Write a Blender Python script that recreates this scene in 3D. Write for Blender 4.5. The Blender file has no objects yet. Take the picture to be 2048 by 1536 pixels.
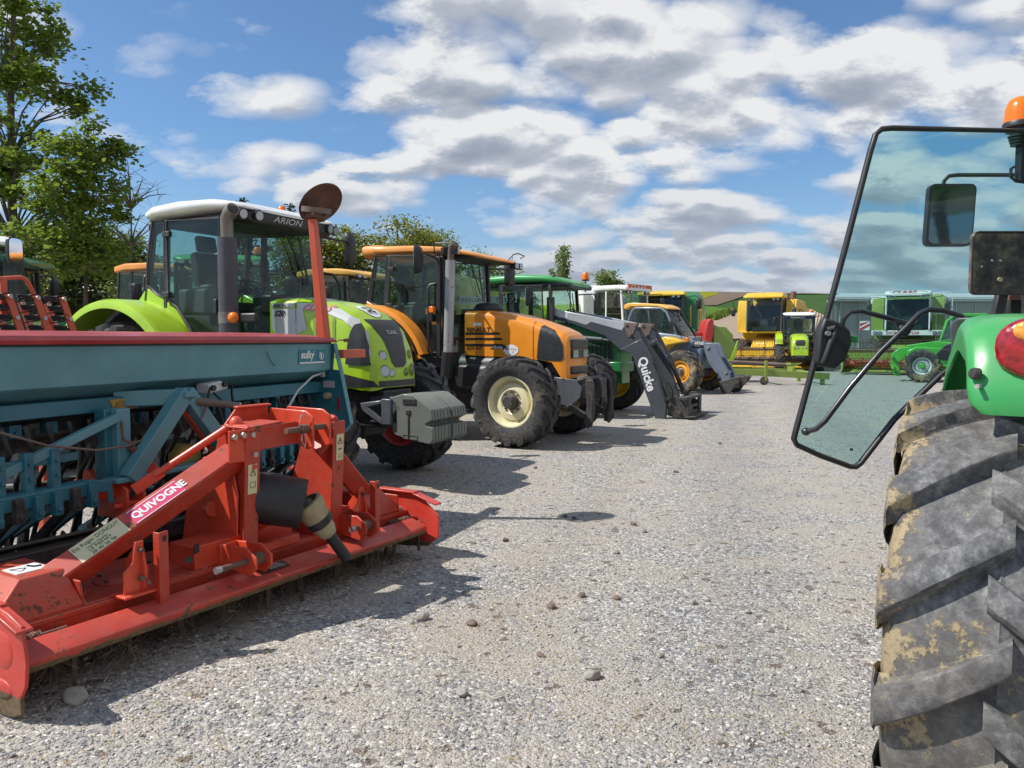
import bpy, bmesh, math, random
from mathutils import Vector, Matrix, Euler
from mathutils.bvhtree import BVHTree
import numpy as np
R = math.radians
PI = math.pi
random.seed(7)
SC = bpy.context.scene
COL = SC.collection

# ------------------------------------------------------------------ camera
cd = bpy.data.cameras.new("camera"); cam = bpy.data.objects.new("camera", cd); COL.objects.link(cam)
cam.location = (0, 0, 1.6); cam.rotation_euler = (R(90 - 3.382), 0, 0)
cd.sensor_width = 36; cd.lens = 36 * 1540 / 2048.0; cd.clip_start = 0.05; cd.clip_end = 6000
SC.camera = cam
# ------------------------------------------------------------------ view + world + sun
SC.view_settings.view_transform = 'Standard'; SC.view_settings.look = 'None'
SC.view_settings.exposure = 0.20; SC.view_settings.gamma = 1
SC.cycles.transparent_max_bounces = 32
SUN_EL = 50.0
W = bpy.data.worlds.new("World"); SC.world = W; W.use_nodes = True
wn = W.node_tree; wn.nodes.clear()
def N(t, ty, **kw):
    n = t.nodes.new(ty)
    for k, v in kw.items():
        if k == 'inp':
            for a, b in v.items(): n.inputs[a].default_value = b
        else: setattr(n, k, v)
    return n
def mth(t, op, a, b=None, c=None, clamp=False):
    n = t.nodes.new('ShaderNodeMath'); n.operation = op; n.use_clamp = clamp
    for i, v in enumerate((a, b, c)):
        if v is None: continue
        if isinstance(v, (int, float)): n.inputs[i].default_value = v
        else: t.links.new(v, n.inputs[i])
    return n.outputs[0]
def ramp(t, fac, stops, interp='LINEAR'):
    n = t.nodes.new('ShaderNodeValToRGB'); cr = n.color_ramp; cr.interpolation = interp
    while len(cr.elements) > 1: cr.elements.remove(cr.elements[0])
    cr.elements[0].position = stops[0][0]; cr.elements[0].color = (*stops[0][1], 1)
    for p, c in stops[1:]:
        e = cr.elements.new(p); e.color = (*c, 1)
    t.links.new(fac, n.inputs[0]); return n.outputs[0]
def mixc(t, f, a, b, bt='MIX'):
    n = t.nodes.new('ShaderNodeMix'); n.data_type = 'RGBA'; n.blend_type = bt
    for i, v in ((0, f), (6, a), (7, b)):
        if isinstance(v, (int, float)): n.inputs[i].default_value = v
        elif isinstance(v, tuple): n.inputs[i].default_value = (*v, 1) if len(v) == 3 else v
        else: t.links.new(v, n.inputs[i])
    return n.outputs[2]
def build_world():
    t = wn; L = t.links.new
    out = N(t, 'ShaderNodeOutputWorld')
    sky = N(t, 'ShaderNodeTexSky', sky_type='NISHITA', sun_disc=False)
    sky.sun_elevation = R(SUN_EL); sky.sun_rotation = R(-96.3); sky.altitude = 200
    sky.air_density = 1.0; sky.dust_density = 0.5; sky.ozone_density = 3.5
    bs = N(t, 'ShaderNodeBackground'); bs.inputs[1].default_value = 0.105
    L(mixc(t, 1.0, sky.outputs[0], (0.84, 1.01, 1.12), 'MULTIPLY'), bs.inputs[0])
    tc = N(t, 'ShaderNodeTexCoord'); sp = N(t, 'ShaderNodeSeparateXYZ'); L(tc.outputs['Generated'], sp.inputs[0])
    x, y, z = sp.outputs
    zz = mth(t, 'MAXIMUM', z, 0.0)
    dv = mth(t, 'ADD', zz, 0.32)
    px = mth(t, 'DIVIDE', x, dv); py = mth(t, 'DIVIDE', y, dv)
    def co(ox, oy, sx=1.0):
        cb = N(t, 'ShaderNodeCombineXYZ'); L(mth(t, 'MULTIPLY', mth(t, 'ADD', px, ox), sx), cb.inputs[0]); L(mth(t, 'ADD', py, oy), cb.inputs[1]); cb.inputs[2].default_value = 21.3; return cb.outputs[0]
    def nz(c, s, d, r=.55):
        n1 = N(t, 'ShaderNodeTexNoise', inp={'Scale': s, 'Detail': d, 'Roughness': r, 'Lacunarity': 2.15}); L(c, n1.inputs[0]); return n1.outputs[0]
    def fld(c, d):
        n = nz(c, 2.7, d, .58); w = mixc(t, 0.16, c, n, 'ADD')
        v = N(t, 'ShaderNodeTexVoronoi', inp={'Scale': 5.0, 'Detail': 1.0, 'Roughness': .55}); L(w, v.inputs['Vector'])
        q = mth(t, 'SUBTRACT', 0.62, mth(t, 'MULTIPLY', v.outputs['Distance'], v.outputs['Distance']))
        return mth(t, 'ADD', mth(t, 'MULTIPLY', n, .80), mth(t, 'MULTIPLY', q, .22))
    c0 = co(0, 0, .8); n0 = fld(c0, 8.0); nb = nz(c0, .95, 1.0); n1 = fld(co(-.010, -.050, .8), 6.0)
    bias = mth(t, 'ADD', mth(t, 'MULTIPLY', x, 0.11), mth(t, 'MULTIPLY', zz, -0.10))
    base = mth(t, 'ADD', mth(t, 'MULTIPLY', nb, .38), bias)
    dd = mth(t, 'ADD', mth(t, 'MULTIPLY', n0, .62), base)
    mask = mth(t, 'POWER', mth(t, 'MULTIPLY', mth(t, 'SUBTRACT', dd, CT - .014), 10.5, clamp=True), 1.1)
    lit = mth(t, 'SUBTRACT', n0, n1)
    depth = mth(t, 'MULTIPLY', mth(t, 'SUBTRACT', dd, CT + .035), 6.5, clamp=True)
    sh = mth(t, 'ADD', mth(t, 'MULTIPLY', lit, -5.5), mth(t, 'MULTIPLY', depth, 0.62), clamp=True)
    cc = ramp(t, sh, [(0.0, (1.0, 1.0, 1.0)), (0.18, (0.84, 0.86, 0.90)), (0.42, (0.57, 0.61, 0.69)), (0.8, (0.40, 0.45, 0.54)), (1.0, (0.36, 0.41, 0.50))])
    hz = mth(t, 'SUBTRACT', 1.0, mth(t, 'MULTIPLY', zz, 4.5, clamp=True), clamp=True)
    cc2 = mixc(t, mth(t, 'MULTIPLY', hz, 0.72), cc, (0.44, 0.52, 0.64))
    bc = N(t, 'ShaderNodeBackground'); bc.inputs[1].default_value = 0.75; L(cc2, bc.inputs[0])
    hb = N(t, 'ShaderNodeBackground'); hb.inputs[0].default_value = (0.40, 0.50, 0.64, 1); hb.inputs[1].default_value = 0.78
    m0 = N(t, 'ShaderNodeMixShader'); L(mth(t, 'MULTIPLY', mth(t, 'POWER', hz, 1.6), 0.8), m0.inputs[0]); L(bs.outputs[0], m0.inputs[1]); L(hb.outputs[0], m0.inputs[2])
    mx = N(t, 'ShaderNodeMixShader'); L(mth(t, 'MULTIPLY', mask, 0.96), mx.inputs[0]); L(m0.outputs[0], mx.inputs[1]); L(bc.outputs[0], mx.inputs[2])
    L(mx.outputs[0], out.inputs[0])
    W.cycles.sampling_method = 'MANUAL'; W.cycles.sample_map_resolution = 256
CT = 0.366
build_world()
sl = bpy.data.lights.new("sun", 'SUN'); sl.energy = 4.9; sl.angle = R(0.53); sl.color = (1.0, 0.955, 0.89)
so = bpy.data.objects.new("sun", sl); COL.objects.link(so)
sdir = Vector((-0.995, -0.11, 1.19)).normalized()
so.rotation_euler = sdir.to_track_quat('Z', 'Y').to_euler()

# ------------------------------------------------------------------ materials
def newmat(name):
    m = bpy.data.materials.new(name); m.use_nodes = True; t = m.node_tree
    b = t.nodes['Principled BSDF']; return m, t, b
def objco(t, scale=1.0):
    tc = N(t, 'ShaderNodeTexCoord'); return tc.outputs['Object']
def noise(t, co, scale, detail=4, rough=0.55):
    n = N(t, 'ShaderNodeTexNoise', inp={'Scale': scale, 'Detail': detail, 'Roughness': rough}); t.links.new(co, n.inputs[0]); return n.outputs[0]
DUST = (0.34, 0.29, 0.22)
MC = {}
def paint(name, col, rough=0.38, dirt=0.25, metal=0.0, coat=0.25, rust=0.0, fade=0.12, scale=1.0):
    if name in MC: return MC[name]
    m, t, b = newmat(name); L = t.links.new
    co = objco(t)
    n1 = noise(t, co, 2.2 * scale, 5, 0.62); n2 = noise(t, co, 17 * scale, 6, 0.7); n3 = noise(t, co, 70 * scale, 3)
    fcol = tuple(min(1, c * (1 + fade * 1.2) + 0.06 * fade) for c in col); dcol = tuple(c * (1 - fade) for c in col)
    c0 = ramp(t, n1, [(0.3, dcol), (0.7, fcol)])
    geo = N(t, 'ShaderNodeNewGeometry'); sp = N(t, 'ShaderNodeSeparateXYZ'); L(geo.outputs['Normal'], sp.inputs[0])
    up = mth(t, 'MULTIPLY', sp.outputs[2], 0.5, clamp=True)
    dm = mth(t, 'MULTIPLY', mth(t, 'ADD', mth(t, 'MULTIPLY', mth(t, 'SUBTRACT', n2, 0.42), 2.6, clamp=True), up), dirt, clamp=True)
    c1 = mixc(t, dm, c0, DUST)
    if rust > 0:
        rm = mth(t, 'MULTIPLY', mth(t, 'SUBTRACT', mth(t, 'ADD', mth(t, 'MULTIPLY', n2, 0.6), mth(t, 'MULTIPLY', n1, 0.4)), 0.62 - 0.16 * rust), 22, clamp=True)
        c1 = mixc(t, rm, c1, (0.13, 0.055, 0.025))
        L(mth(t, 'ADD', mth(t, 'MULTIPLY', rm, 0.4), rough, clamp=True), b.inputs['Roughness'])
    else:
        L(mth(t, 'ADD', mth(t, 'MULTIPLY', dm, 0.45), mth(t, 'ADD', rough - 0.06, mth(t, 'MULTIPLY', n2, 0.12)), clamp=True), b.inputs['Roughness'])
    L(c1, b.inputs['Base Color'])
    b.inputs['Metallic'].default_value = metal; b.inputs['Coat Weight'].default_value = coat * (1 - 0.5 * dirt); b.inputs['Coat Roughness'].default_value = 0.15
    bp = N(t, 'ShaderNodeBump', inp={'Strength': 0.10, 'Distance': 0.002}); L(n3, bp.inputs['Height']); L(bp.outputs[0], b.inputs['Normal'])
    MC[name] = m; return m
def flat(name, col, rough=0.5, metal=0.0, alpha=None, emit=0):
    if name in MC: return MC[name]
    m, t, b = newmat(name)
    b.inputs['Base Color'].default_value = (*col, 1); b.inputs['Roughness'].default_value = rough; b.inputs['Metallic'].default_value = metal
    n1 = noise(t, objco(t), 30, 4); bp = N(t, 'ShaderNodeBump', inp={'Strength': 0.06, 'Distance': 0.002}); t.links.new(n1, bp.inputs['Height']); t.links.new(bp.outputs[0], b.inputs['Normal'])
    MC[name] = m; return m
def glass(name, tint, refl=0.9, rough=0.0, dust=0.06):
    m = bpy.data.materials.new(name); m.use_nodes = True; t = m.node_tree; t.nodes.clear(); L = t.links.new
    out = N(t, 'ShaderNodeOutputMaterial'); tr = N(t, 'ShaderNodeBsdfTransparent'); tr.inputs[0].default_value = (*tint, 1)
    gl = N(t, 'ShaderNodeBsdfGlossy'); gl.inputs[0].default_value = (refl, refl, refl, 1); gl.inputs[1].default_value = rough
    lw = N(t, 'ShaderNodeLayerWeight'); lw.inputs[0].default_value = 0.5; g0 = N(t, 'ShaderNodeNewGeometry'); fac = mth(t, 'MULTIPLY', mth(t, 'ADD', 0.045, mth(t, 'MULTIPLY', mth(t, 'POWER', lw.outputs['Facing'], 4.0), 0.75)), mth(t, 'SUBTRACT', 1.0, g0.outputs['Backfacing']))
    mx = N(t, 'ShaderNodeMixShader'); L(fac, mx.inputs[0]); L(tr.outputs[0], mx.inputs[1]); L(gl.outputs[0], mx.inputs[2])
    df = N(t, 'ShaderNodeBsdfDiffuse'); df.inputs[0].default_value = (0.45, 0.43, 0.38, 1)
    n1 = noise(t, objco(t), 3.5, 6, 0.65)
    m2 = N(t, 'ShaderNodeMixShader'); L(mth(t, 'MULTIPLY', mth(t, 'MULTIPLY', mth(t, 'SUBTRACT', n1, 0.35), 2.0, clamp=True), dust), m2.inputs[0]); L(mx.outputs[0], m2.inputs[1]); L(df.outputs[0], m2.inputs[2])
    L(m2.outputs[0], out.inputs[0]); return m
def rubber(name, base=(0.028, 0.028, 0.03), mud=0.35, scale=1.0, thr=0.52):
    m, t, b = newmat(name); L = t.links.new; co = objco(t)
    n1 = noise(t, co, 3.0 * scale, 6, 0.65); n2 = noise(t, co, 22 * scale, 8, 0.75); n3 = noise(t, co, 60 * scale, 8, 0.85)
    g = ramp(t, n2, [(0.3, base), (0.55, tuple(c * 2.4 + 0.008 for c in base)), (0.75, tuple(c * 4.6 + 0.02 for c in base))])
    mk = mth(t, 'MULTIPLY', mth(t, 'SUBTRACT', mth(t, 'ADD', mth(t, 'MULTIPLY', n1, 0.6), mth(t, 'MULTIPLY', n2, 0.4)), thr), 9, clamp=True)
    c = mixc(t, mth(t, 'MULTIPLY', mk, mud), g, (0.30, 0.23, 0.13))
    L(c, b.inputs['Base Color']); b.inputs['Roughness'].default_value = 0.78; b.inputs['Specular IOR Level'].default_value = 0.35
    bp = N(t, 'ShaderNodeBump', inp={'Strength': 0.35, 'Distance': 0.004}); L(n3, bp.inputs['Height']); L(bp.outputs[0], b.inputs['Normal'])
    MC[name] = m; return m
M = {}
M['lime'] = paint('lime_paint', (0.36, 0.56, 0.015), 0.3, 0.06, coat=0.4)
M['limed'] = paint('lime_old_paint', (0.21, 0.31, 0.04), 0.5, 0.22)
M['orange'] = paint('orange_paint', (0.80, 0.27, 0.012), 0.33, 0.08, coat=0.4)
M['orangeroof'] = paint('orange_roof', (0.80, 0.30, 0.05), 0.5, 0.12)
M['yellow'] = paint('yellow_paint', (0.72, 0.44, 0.02), 0.42, 0.12)
M['yellowroof'] = paint('yellow_roof', (0.78, 0.42, 0.06), 0.5, 0.15)
M['paleyellow'] = paint('pale_yellow_paint', (0.62, 0.60, 0.16), 0.5, 0.18)
M['jdgreen'] = paint('green_paint', (0.012, 0.17, 0.045), 0.3, 0.08, coat=0.4)
M['brgreen'] = paint('bright_green_paint', (0.035, 0.31, 0.075), 0.34, 0.08, coat=0.35)
M['merlo'] = paint('apple_green_paint', (0.07, 0.42, 0.045), 0.35, 0.08)
M['jdyellow'] = paint('rim_yellow', (0.80, 0.52, 0.01), 0.4, 0.2)
M['rimorange'] = paint('rim_amber', (0.72, 0.33, 0.015), 0.45, 0.2, rust=0.15)
M['cream'] = paint('cream_rim', (0.72, 0.66, 0.42), 0.42, 0.16, rust=0.12)
M['white'] = paint('white_paint', (0.78, 0.78, 0.76), 0.38, 0.06)
M['silver'] = paint('silver_paint', (0.55, 0.57, 0.60), 0.3, 0.04, metal=0.3)
M['lgrey'] = paint('light_grey_paint', (0.50, 0.52, 0.52), 0.45, 0.15)
M['dgrey'] = paint('dark_grey_paint', (0.075, 0.085, 0.10), 0.42, 0.14)
M['loader'] = paint('slate_paint', (0.040, 0.050, 0.063), 0.5, 0.08)
M['boomgrey'] = paint('blue_grey_paint', (0.12, 0.15, 0.20), 0.45, 0.14, rust=0.12)
M['bluegrey'] = paint('smoke_blue_paint', (0.14, 0.19, 0.26), 0.45, 0.14)
M['weight'] = paint('cast_weight_paint', (0.125, 0.14, 0.122), 0.6, 0.2, rust=0.2)
M['red'] = paint('harrow_red', (0.43, 0.032, 0.010), 0.5, 0.17, rust=0.22, coat=0.15, fade=0.15)
M['redorange'] = paint('harrow_red_sunlit', (0.60, 0.050, 0.014), 0.45, 0.12, rust=0.15, fade=.22)  # orange copy of the harrow red, sunlight put into the colour
M['lidred'] = paint('lid_red', (0.36, 0.030, 0.035), 0.42, 0.10, fade=0.2)
M['redarm'] = paint('arm_red', (0.55, 0.085, 0.03), 0.5, 0.12, rust=0.15)
M['dirtyred'] = paint('muddy_red', (0.40, 0.035, 0.015), 0.7, 0.6, rust=0.9, coat=0)
M['rimred'] = paint('rim_red', (0.45, 0.02, 0.012), 0.45, 0.15)
M['teal'] = paint('teal_paint', (0.085, 0.26, 0.305), 0.45, 0.10, coat=0.15, fade=0.15)
M['tealb'] = paint('teal_blue_paint', (0.012, 0.145, 0.20), 0.45, 0.10, coat=0.15, fade=0.15)
M['palecyan'] = paint('walkway_cyan', (0.26, 0.50, 0.56), 0.5, 0.15)
M['black'] = paint('black_plastic', (0.016, 0.016, 0.018), 0.45, 0.05, coat=0.0, scale=1.0)
M['blackm'] = paint('black_metal', (0.02, 0.02, 0.022), 0.5, 0.14, coat=0.0)
M['chassis'] = paint('chassis_dark', (0.022, 0.022, 0.023), 0.65, 0.25, coat=0.0, rust=0.1)
M['grille'] = paint('grille_black', (0.02, 0.021, 0.023), 0.4, 0.06, coat=0.0)
M['rust'] = paint('rusty_steel', (0.11, 0.05, 0.03), 0.75, 0.12, coat=0, fade=0.35)
M['brownst'] = paint('worn_brown_steel', (0.12, 0.085, 0.07), 0.65, 0.25, coat=0, fade=0.3)
M['tine'] = paint('tine_steel', (0.075, 0.045, 0.028), 0.8, 0.25, coat=0, fade=0.4, scale=3)
M['soil'] = paint('soil_coated', (0.13, 0.088, 0.045), 0.9, 0.6, coat=0, fade=0.3)
M['steel'] = paint('plain_steel', (0.42, 0.42, 0.41), 0.35, 0.1, metal=0.7, coat=0)
M['zinc'] = paint('zinc_steel', (0.45, 0.44, 0.40), 0.45, 0.15, metal=0.5, coat=0)
M['exh'] = paint('exhaust_grey', (0.055, 0.052, 0.066), 0.5, 0.10, coat=0)
M['exhs'] = paint('exhaust_silver', (0.40, 0.40, 0.40), 0.42, 0.12, metal=0.45, coat=0, rust=0.25)
M['beige'] = paint('beige_plastic', (0.42, 0.36, 0.20), 0.6, 0.25, coat=0)
M['cover'] = paint('yellow_guard', (0.30, 0.25, 0.05), 0.6, 0.2, coat=0)
M['seat'] = paint('seat_fabric', (0.028, 0.03, 0.03), 0.85, 0.1, coat=0)
M['int'] = paint('cab_interior', (0.045, 0.05, 0.05), 0.7, 0.1, coat=0)
M['intl'] = paint('cab_trim_grey', (0.09, 0.095, 0.095), 0.7, 0.1, coat=0)
M['tyre'] = rubber('tyre_rubber', (0.017, 0.017, 0.0175), 0.40)
def muddy(name, col, z0, soft=26):
    m = paint(name, col, .5, .16, coat=.1, rust=.15, fade=.28); t = m.node_tree; b = t.nodes['Principled BSDF']; src = b.inputs['Base Color'].links[0].from_socket; co = objco(t)
    sp = N(t, 'ShaderNodeSeparateXYZ'); t.links.new(co, sp.inputs[0]); n = noise(t, co, 9, 7, .7); k = mth(t, 'MULTIPLY', mth(t, 'SUBTRACT', mth(t, 'ADD', z0 - .045, mth(t, 'MULTIPLY', n, .09)), sp.outputs[2]), soft * 3, clamp=True)
    t.links.new(mixc(t, k, src, ramp(t, noise(t, co, 40, 5), [(.3, (.075, .048, .022)), (.7, (.17, .115, .055))])), b.inputs['Base Color']); t.links.new(mth(t, 'ADD', .42, mth(t, 'MULTIPLY', k, .45)), b.inputs['Roughness']); return m
M['redbar'] = muddy('muddy_red_bar', (0.42, 0.026, 0.012), .222)
M['redplate'] = muddy('muddy_red_plate', (0.50, 0.03, 0.016), .12)
M['tyren'] = rubber('tyre_rubber_near', (0.022, 0.022, 0.022), 0.95, 1.0, 0.475)
M['decalw'] = flat('white_lettering', (0.75, 0.75, 0.75), 0.5)
M['decals'] = flat('silver_lettering', (0.42, 0.42, 0.42), 0.4)
M['decalk'] = flat('black_lettering', (0.015, 0.015, 0.015), 0.5)
M['decalr'] = flat('red_lettering', (0.50, 0.03, 0.03), 0.5)
M['decalp'] = flat('faded_pink_lettering', (0.70, 0.22, 0.20), 0.5)
M['decalm'] = flat('magenta_sticker', (0.60, 0.03, 0.12), 0.5)
M['decalc'] = flat('cream_sticker', (0.66, 0.60, 0.36), 0.6)
M['decaly'] = flat('ochre_sticker', (0.42, 0.27, 0.04), 0.6)
M['decalg'] = flat('dark_green_lettering', (0.03, 0.07, 0.04), 0.6)
M['decalt'] = flat('teal_sticker', (0.01, 0.20, 0.26), 0.5)
M['decalb'] = flat('navy_sticker', (0.02, 0.03, 0.12), 0.5)
M['decalgy'] = flat('grey_white_band', (0.52, 0.54, 0.53), 0.4)
M['lens'] = flat('lamp_glass', (0.45, 0.46, 0.48), 0.15, 0.7)
M['amber'] = flat('amber_lens', (0.80, 0.17, 0.01), 0.22)
M['redlens'] = flat('red_lens', (0.42, 0.004, 0.010), 0.16)
def lensmat(name, c1, c2):
    m, t, b = newmat(name); co = objco(t); v = N(t, 'ShaderNodeTexVoronoi', inp={'Scale': 55.0}); t.links.new(co, v.inputs['Vector']); n = noise(t, co, 14, 3)
    t.links.new(ramp(t, mth(t, 'ADD', mth(t, 'MULTIPLY', v.outputs['Distance'], .5), mth(t, 'MULTIPLY', n, .6)), [(.25, c1), (.75, c2)]), b.inputs['Base Color']); b.inputs['Roughness'].default_value = .28; b.inputs['Coat Weight'].default_value = 1.0; b.inputs['Coat Roughness'].default_value = .04
    bp = N(t, 'ShaderNodeBump', inp={'Strength': .5, 'Distance': .004}); t.links.new(v.outputs['Distance'], bp.inputs['Height']); t.links.new(bp.outputs[0], b.inputs['Normal']); return m
M['tailred'] = lensmat('tail_lens_red', (0.09, 0.001, 0.004), (0.40, 0.006, 0.010)); M['tailamber'] = lensmat('tail_lens_amber', (0.55, 0.12, 0.005), (0.95, 0.42, 0.05))
M['mirror'] = flat('mirror_glass', (0.85, 0.86, 0.88), 0.03, 1.0)
M['hose'] = flat('hose_rubber', (0.012, 0.012, 0.012), 0.5)
M['gcab'] = glass('cab_glass', (0.74, 0.845, 0.815), 0.8, 0.0, 0.03)
M['gdoor'] = glass('door_glass', (0.72, 0.865, 0.865), 0.9, 0.0, 0.03)

# ------------------------------------------------------------------ mesh builder
class MB:
    def __init__(s): s.v = []; s.f = []; s.m = []; s.cm = 0
    def add(s, vs, fs):
        o = len(s.v); s.v += [tuple(v) for v in vs]
        for f in fs: s.f.append(tuple(i + o for i in f)); s.m.append(s.cm)
        return s
    def box(s, c, d, rot=None):
        x, y, z = (k / 2 for k in d); P = [Vector((a * x, b * y, e * z)) for e in (-1, 1) for b in (-1, 1) for a in (-1, 1)]
        if rot is not None:
            if not isinstance(rot, Matrix): rot = Euler([R(k) for k in rot]).to_matrix()
            P = [rot @ p for p in P]
        c = Vector(c); return s.add([p + c for p in P], [(0, 2, 3, 1), (4, 5, 7, 6), (0, 1, 5, 4), (2, 6, 7, 3), (0, 4, 6, 2), (1, 3, 7, 5)])
    def beam(s, p, q, w, h, up=(0, 0, 1), w2=None, h2=None):
        p = Vector(p); q = Vector(q); d = (q - p).normalized(); u = Vector(up)
        sd = d.cross(u)
        if sd.length < 1e-4: sd = d.cross(Vector((1, 0, 0)))
        sd.normalize(); u = sd.cross(d).normalized(); w2 = w2 or w; h2 = h2 or h
        vs = []
        for c, a, b in ((p, w / 2, h / 2), (q, w2 / 2, h2 / 2)):
            vs += [c - sd * a - u * b, c + sd * a - u * b, c + sd * a + u * b, c - sd * a + u * b]
        return s.add(vs, [(0, 3, 2, 1), (4, 5, 6, 7), (0, 1, 5, 4), (1, 2, 6, 5), (2, 3, 7, 6), (3, 0, 4, 7)])
    def tube(s, pts, r, n=8, rs=None, closed=False):
        pts = [Vector(p) for p in pts]; k = len(pts); o = len(s.v); u = None
        for i, p in enumerate(pts):
            if closed: d = pts[(i + 1) % k] - pts[i - 1]
            else: d = pts[min(i + 1, k - 1)] - pts[max(i - 1, 0)]
            d.normalize()
            if u is None: u = d.orthogonal().normalized()
            u = (u - d * u.dot(d)); u = u.normalized() if u.length > 1e-6 else d.orthogonal().normalized()
            w = d.cross(u); rr = rs[i] if rs else r
            for j in range(n):
                a = 2 * PI * j / n; s.v.append(tuple(p + u * math.cos(a) * rr + w * math.sin(a) * rr))
        m = k if closed else k - 1
        for i in range(m):
            for j in range(n):
                a = o + i * n + j; b = o + i * n + (j + 1) % n; i2 = (i + 1) % k; c = o + i2 * n + (j + 1) % n; d_ = o + i2 * n + j
                s.f.append((a, b, c, d_)); s.m.append(s.cm)
        if not closed:
            s.f.append(tuple(o + j for j in reversed(range(n)))); s.m.append(s.cm)
            s.f.append(tuple(o + (k - 1) * n + j for j in range(n))); s.m.append(s.cm)
        return s
    def cyl(s, p, q, r, n=16, r2=None): return s.tube([p, q], r, n, rs=[r, r if r2 is None else r2])
    def prism(s, poly, a, b, ax='y'):
        def P(u, w, t): return {'y': (u, t, w), 'x': (t, u, w), 'z': (u, w, t)}[ax]
        n = len(poly); vs = [P(u, w, a) for u, w in poly] + [P(u, w, b) for u, w in poly]
        fs = [tuple(range(n)), tuple(reversed(range(n, 2 * n)))] + [(i, i + n, (i + 1) % n + n, (i + 1) % n) for i in range(n)]
        return s.add(vs, fs)
    def loft(s, rings, caps=True, loop=False):
        n = len(rings[0]); o = len(s.v)
        for r in rings: s.v += [tuple(p) for p in r]
        for i in range(len(rings) - 1):
            for j in range(n if loop else n - 1):
                a = o + i * n + j; b = o + i * n + (j + 1) % n
                s.f.append((a, b, b + n, a + n)); s.m.append(s.cm)
        if caps:
            s.f.append(tuple(o + j for j in range(n))); s.m.append(s.cm)
            k = o + (len(rings) - 1) * n; s.f.append(tuple(k + j for j in reversed(range(n)))); s.m.append(s.cm)
        return s
    def lathe(s, prof, c=(0, 0, 0), n=32, ax='y', mat=None):
        c = Vector(c); rings = []
        for i in range(n + 1):
            a = 2 * PI * i / n; ring = []
            for r, t in prof:
                p = {'y': (r * math.sin(a), t, r * math.cos(a)), 'z': (r * math.cos(a), r * math.sin(a), t), 'x': (t, r * math.cos(a), r * math.sin(a))}[ax]
                p = Vector(p)
                if mat is not None: p = mat @ p
                ring.append(p + c)
            rings.append(ring)
        o = len(s.v); k = len(prof)
        for i in range(n): s.v += [tuple(p) for p in rings[i]]
        for i in range(n):
            for j in range(k - 1):
                a = o + i * k + j; b = o + ((i + 1) % n) * k + j
                s.f.append((a, b, b + 1, a + 1)); s.m.append(s.cm)
        return s
    def ell(s, c, rad, n=16, m=10, half=False):
        rings = []; c = Vector(c); lo = 0.0 if half else -PI / 2
        prof = [(math.cos(lo + (PI / 2 - lo) * i / m), math.sin(lo + (PI / 2 - lo) * i / m)) for i in range(m + 1)]
        o = len(s.v)
        for i in range(n):
            a = 2 * PI * i / n
            for r, z in prof: s.v.append((c.x + r * math.cos(a) * rad[0], c.y + r * math.sin(a) * rad[1], c.z + z * rad[2]))
        k = len(prof)
        for i in range(n):
            for j in range(k - 1):
                a = o + i * k + j; b = o + ((i + 1) % n) * k + j; s.f.append((a, b, b + 1, a + 1)); s.m.append(s.cm)
        return s
    def xf(s, mat, start=0):
        for i in range(start, len(s.v)): s.v[i] = tuple(mat @ Vector(s.v[i]))
        return s
    def mesh(s, name, mats, smooth=True, off=(0, 0, 0), angle=38, fixn=True):
        me = bpy.data.meshes.new(name); ox, oy, oz = off
        me.from_pydata([(x - ox, y - oy, z - oz) for x, y, z in s.v], [], s.f)
        for m in (mats if isinstance(mats, (list, tuple)) else [mats]): me.materials.append(m)
        if isinstance(mats, (list, tuple)) and len(mats) > 1:
            me.polygons.foreach_set('material_index', s.m)
        if fixn:
            bm = bmesh.new(); bm.from_mesh(me); bmesh.ops.recalc_face_normals(bm, faces=bm.faces[:]); bm.to_mesh(me); bm.free()
        if smooth:
            me.polygons.foreach_set('use_smooth', [True] * len(me.polygons)); me.set_sharp_from_angle(angle=R(angle))
        me.update(); return me
OFF = [(0, 0, 0)]
def obj(name, data, parent=None, loc=(0, 0, 0), rot=None):
    o = bpy.data.objects.new(name, data); COL.objects.link(o)
    o.location = loc
    if rot is not None: o.rotation_euler = rot
    if parent is not None: o.parent = parent
    return o
def part(name, mb, mats, parent, bevel=0, smooth=True, label=None, off=None, angle=38, fixn=True):
    me = mb.mesh(name, mats, smooth, OFF[0] if off is None else off, angle, fixn)
    o = obj(name, me, parent)
    if bevel:
        b = o.modifiers.new('bevel', 'BEVEL'); b.width = bevel; b.segments = 2; b.limit_method = 'ANGLE'; b.angle_limit = R(35)
    if label: o['label'] = label
    return o
def thing(name, label, cat, loc=(0, 0, 0), head=0, group=None):
    o = obj(name, None, None, loc, (0, 0, R(-head))); o.empty_display_size = 0.3
    o['label'] = label; o['category'] = cat
    if group: o['group'] = group
    return o
def structure(name, mb, mat, smooth=False, label=None, fixn=True):
    o = obj(name, mb.mesh(name, mat, smooth, fixn=fixn)); o['kind'] = 'structure'
    if label: o['label'] = label
    return o
def copy_tree(o, parent=None):
    c = o.copy(); COL.objects.link(c); c.parent = parent
    for ch in list(o.children): copy_tree(ch, c)
    return c
def arcpts(c, r, a0, a1, n, ax='xz', k=0.0):
    out = []
    for i in range(n + 1):
        a = R(a0 + (a1 - a0) * i / n); out.append((c[0] + r * math.cos(a), c[1] + r * math.sin(a)))
    return out
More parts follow.
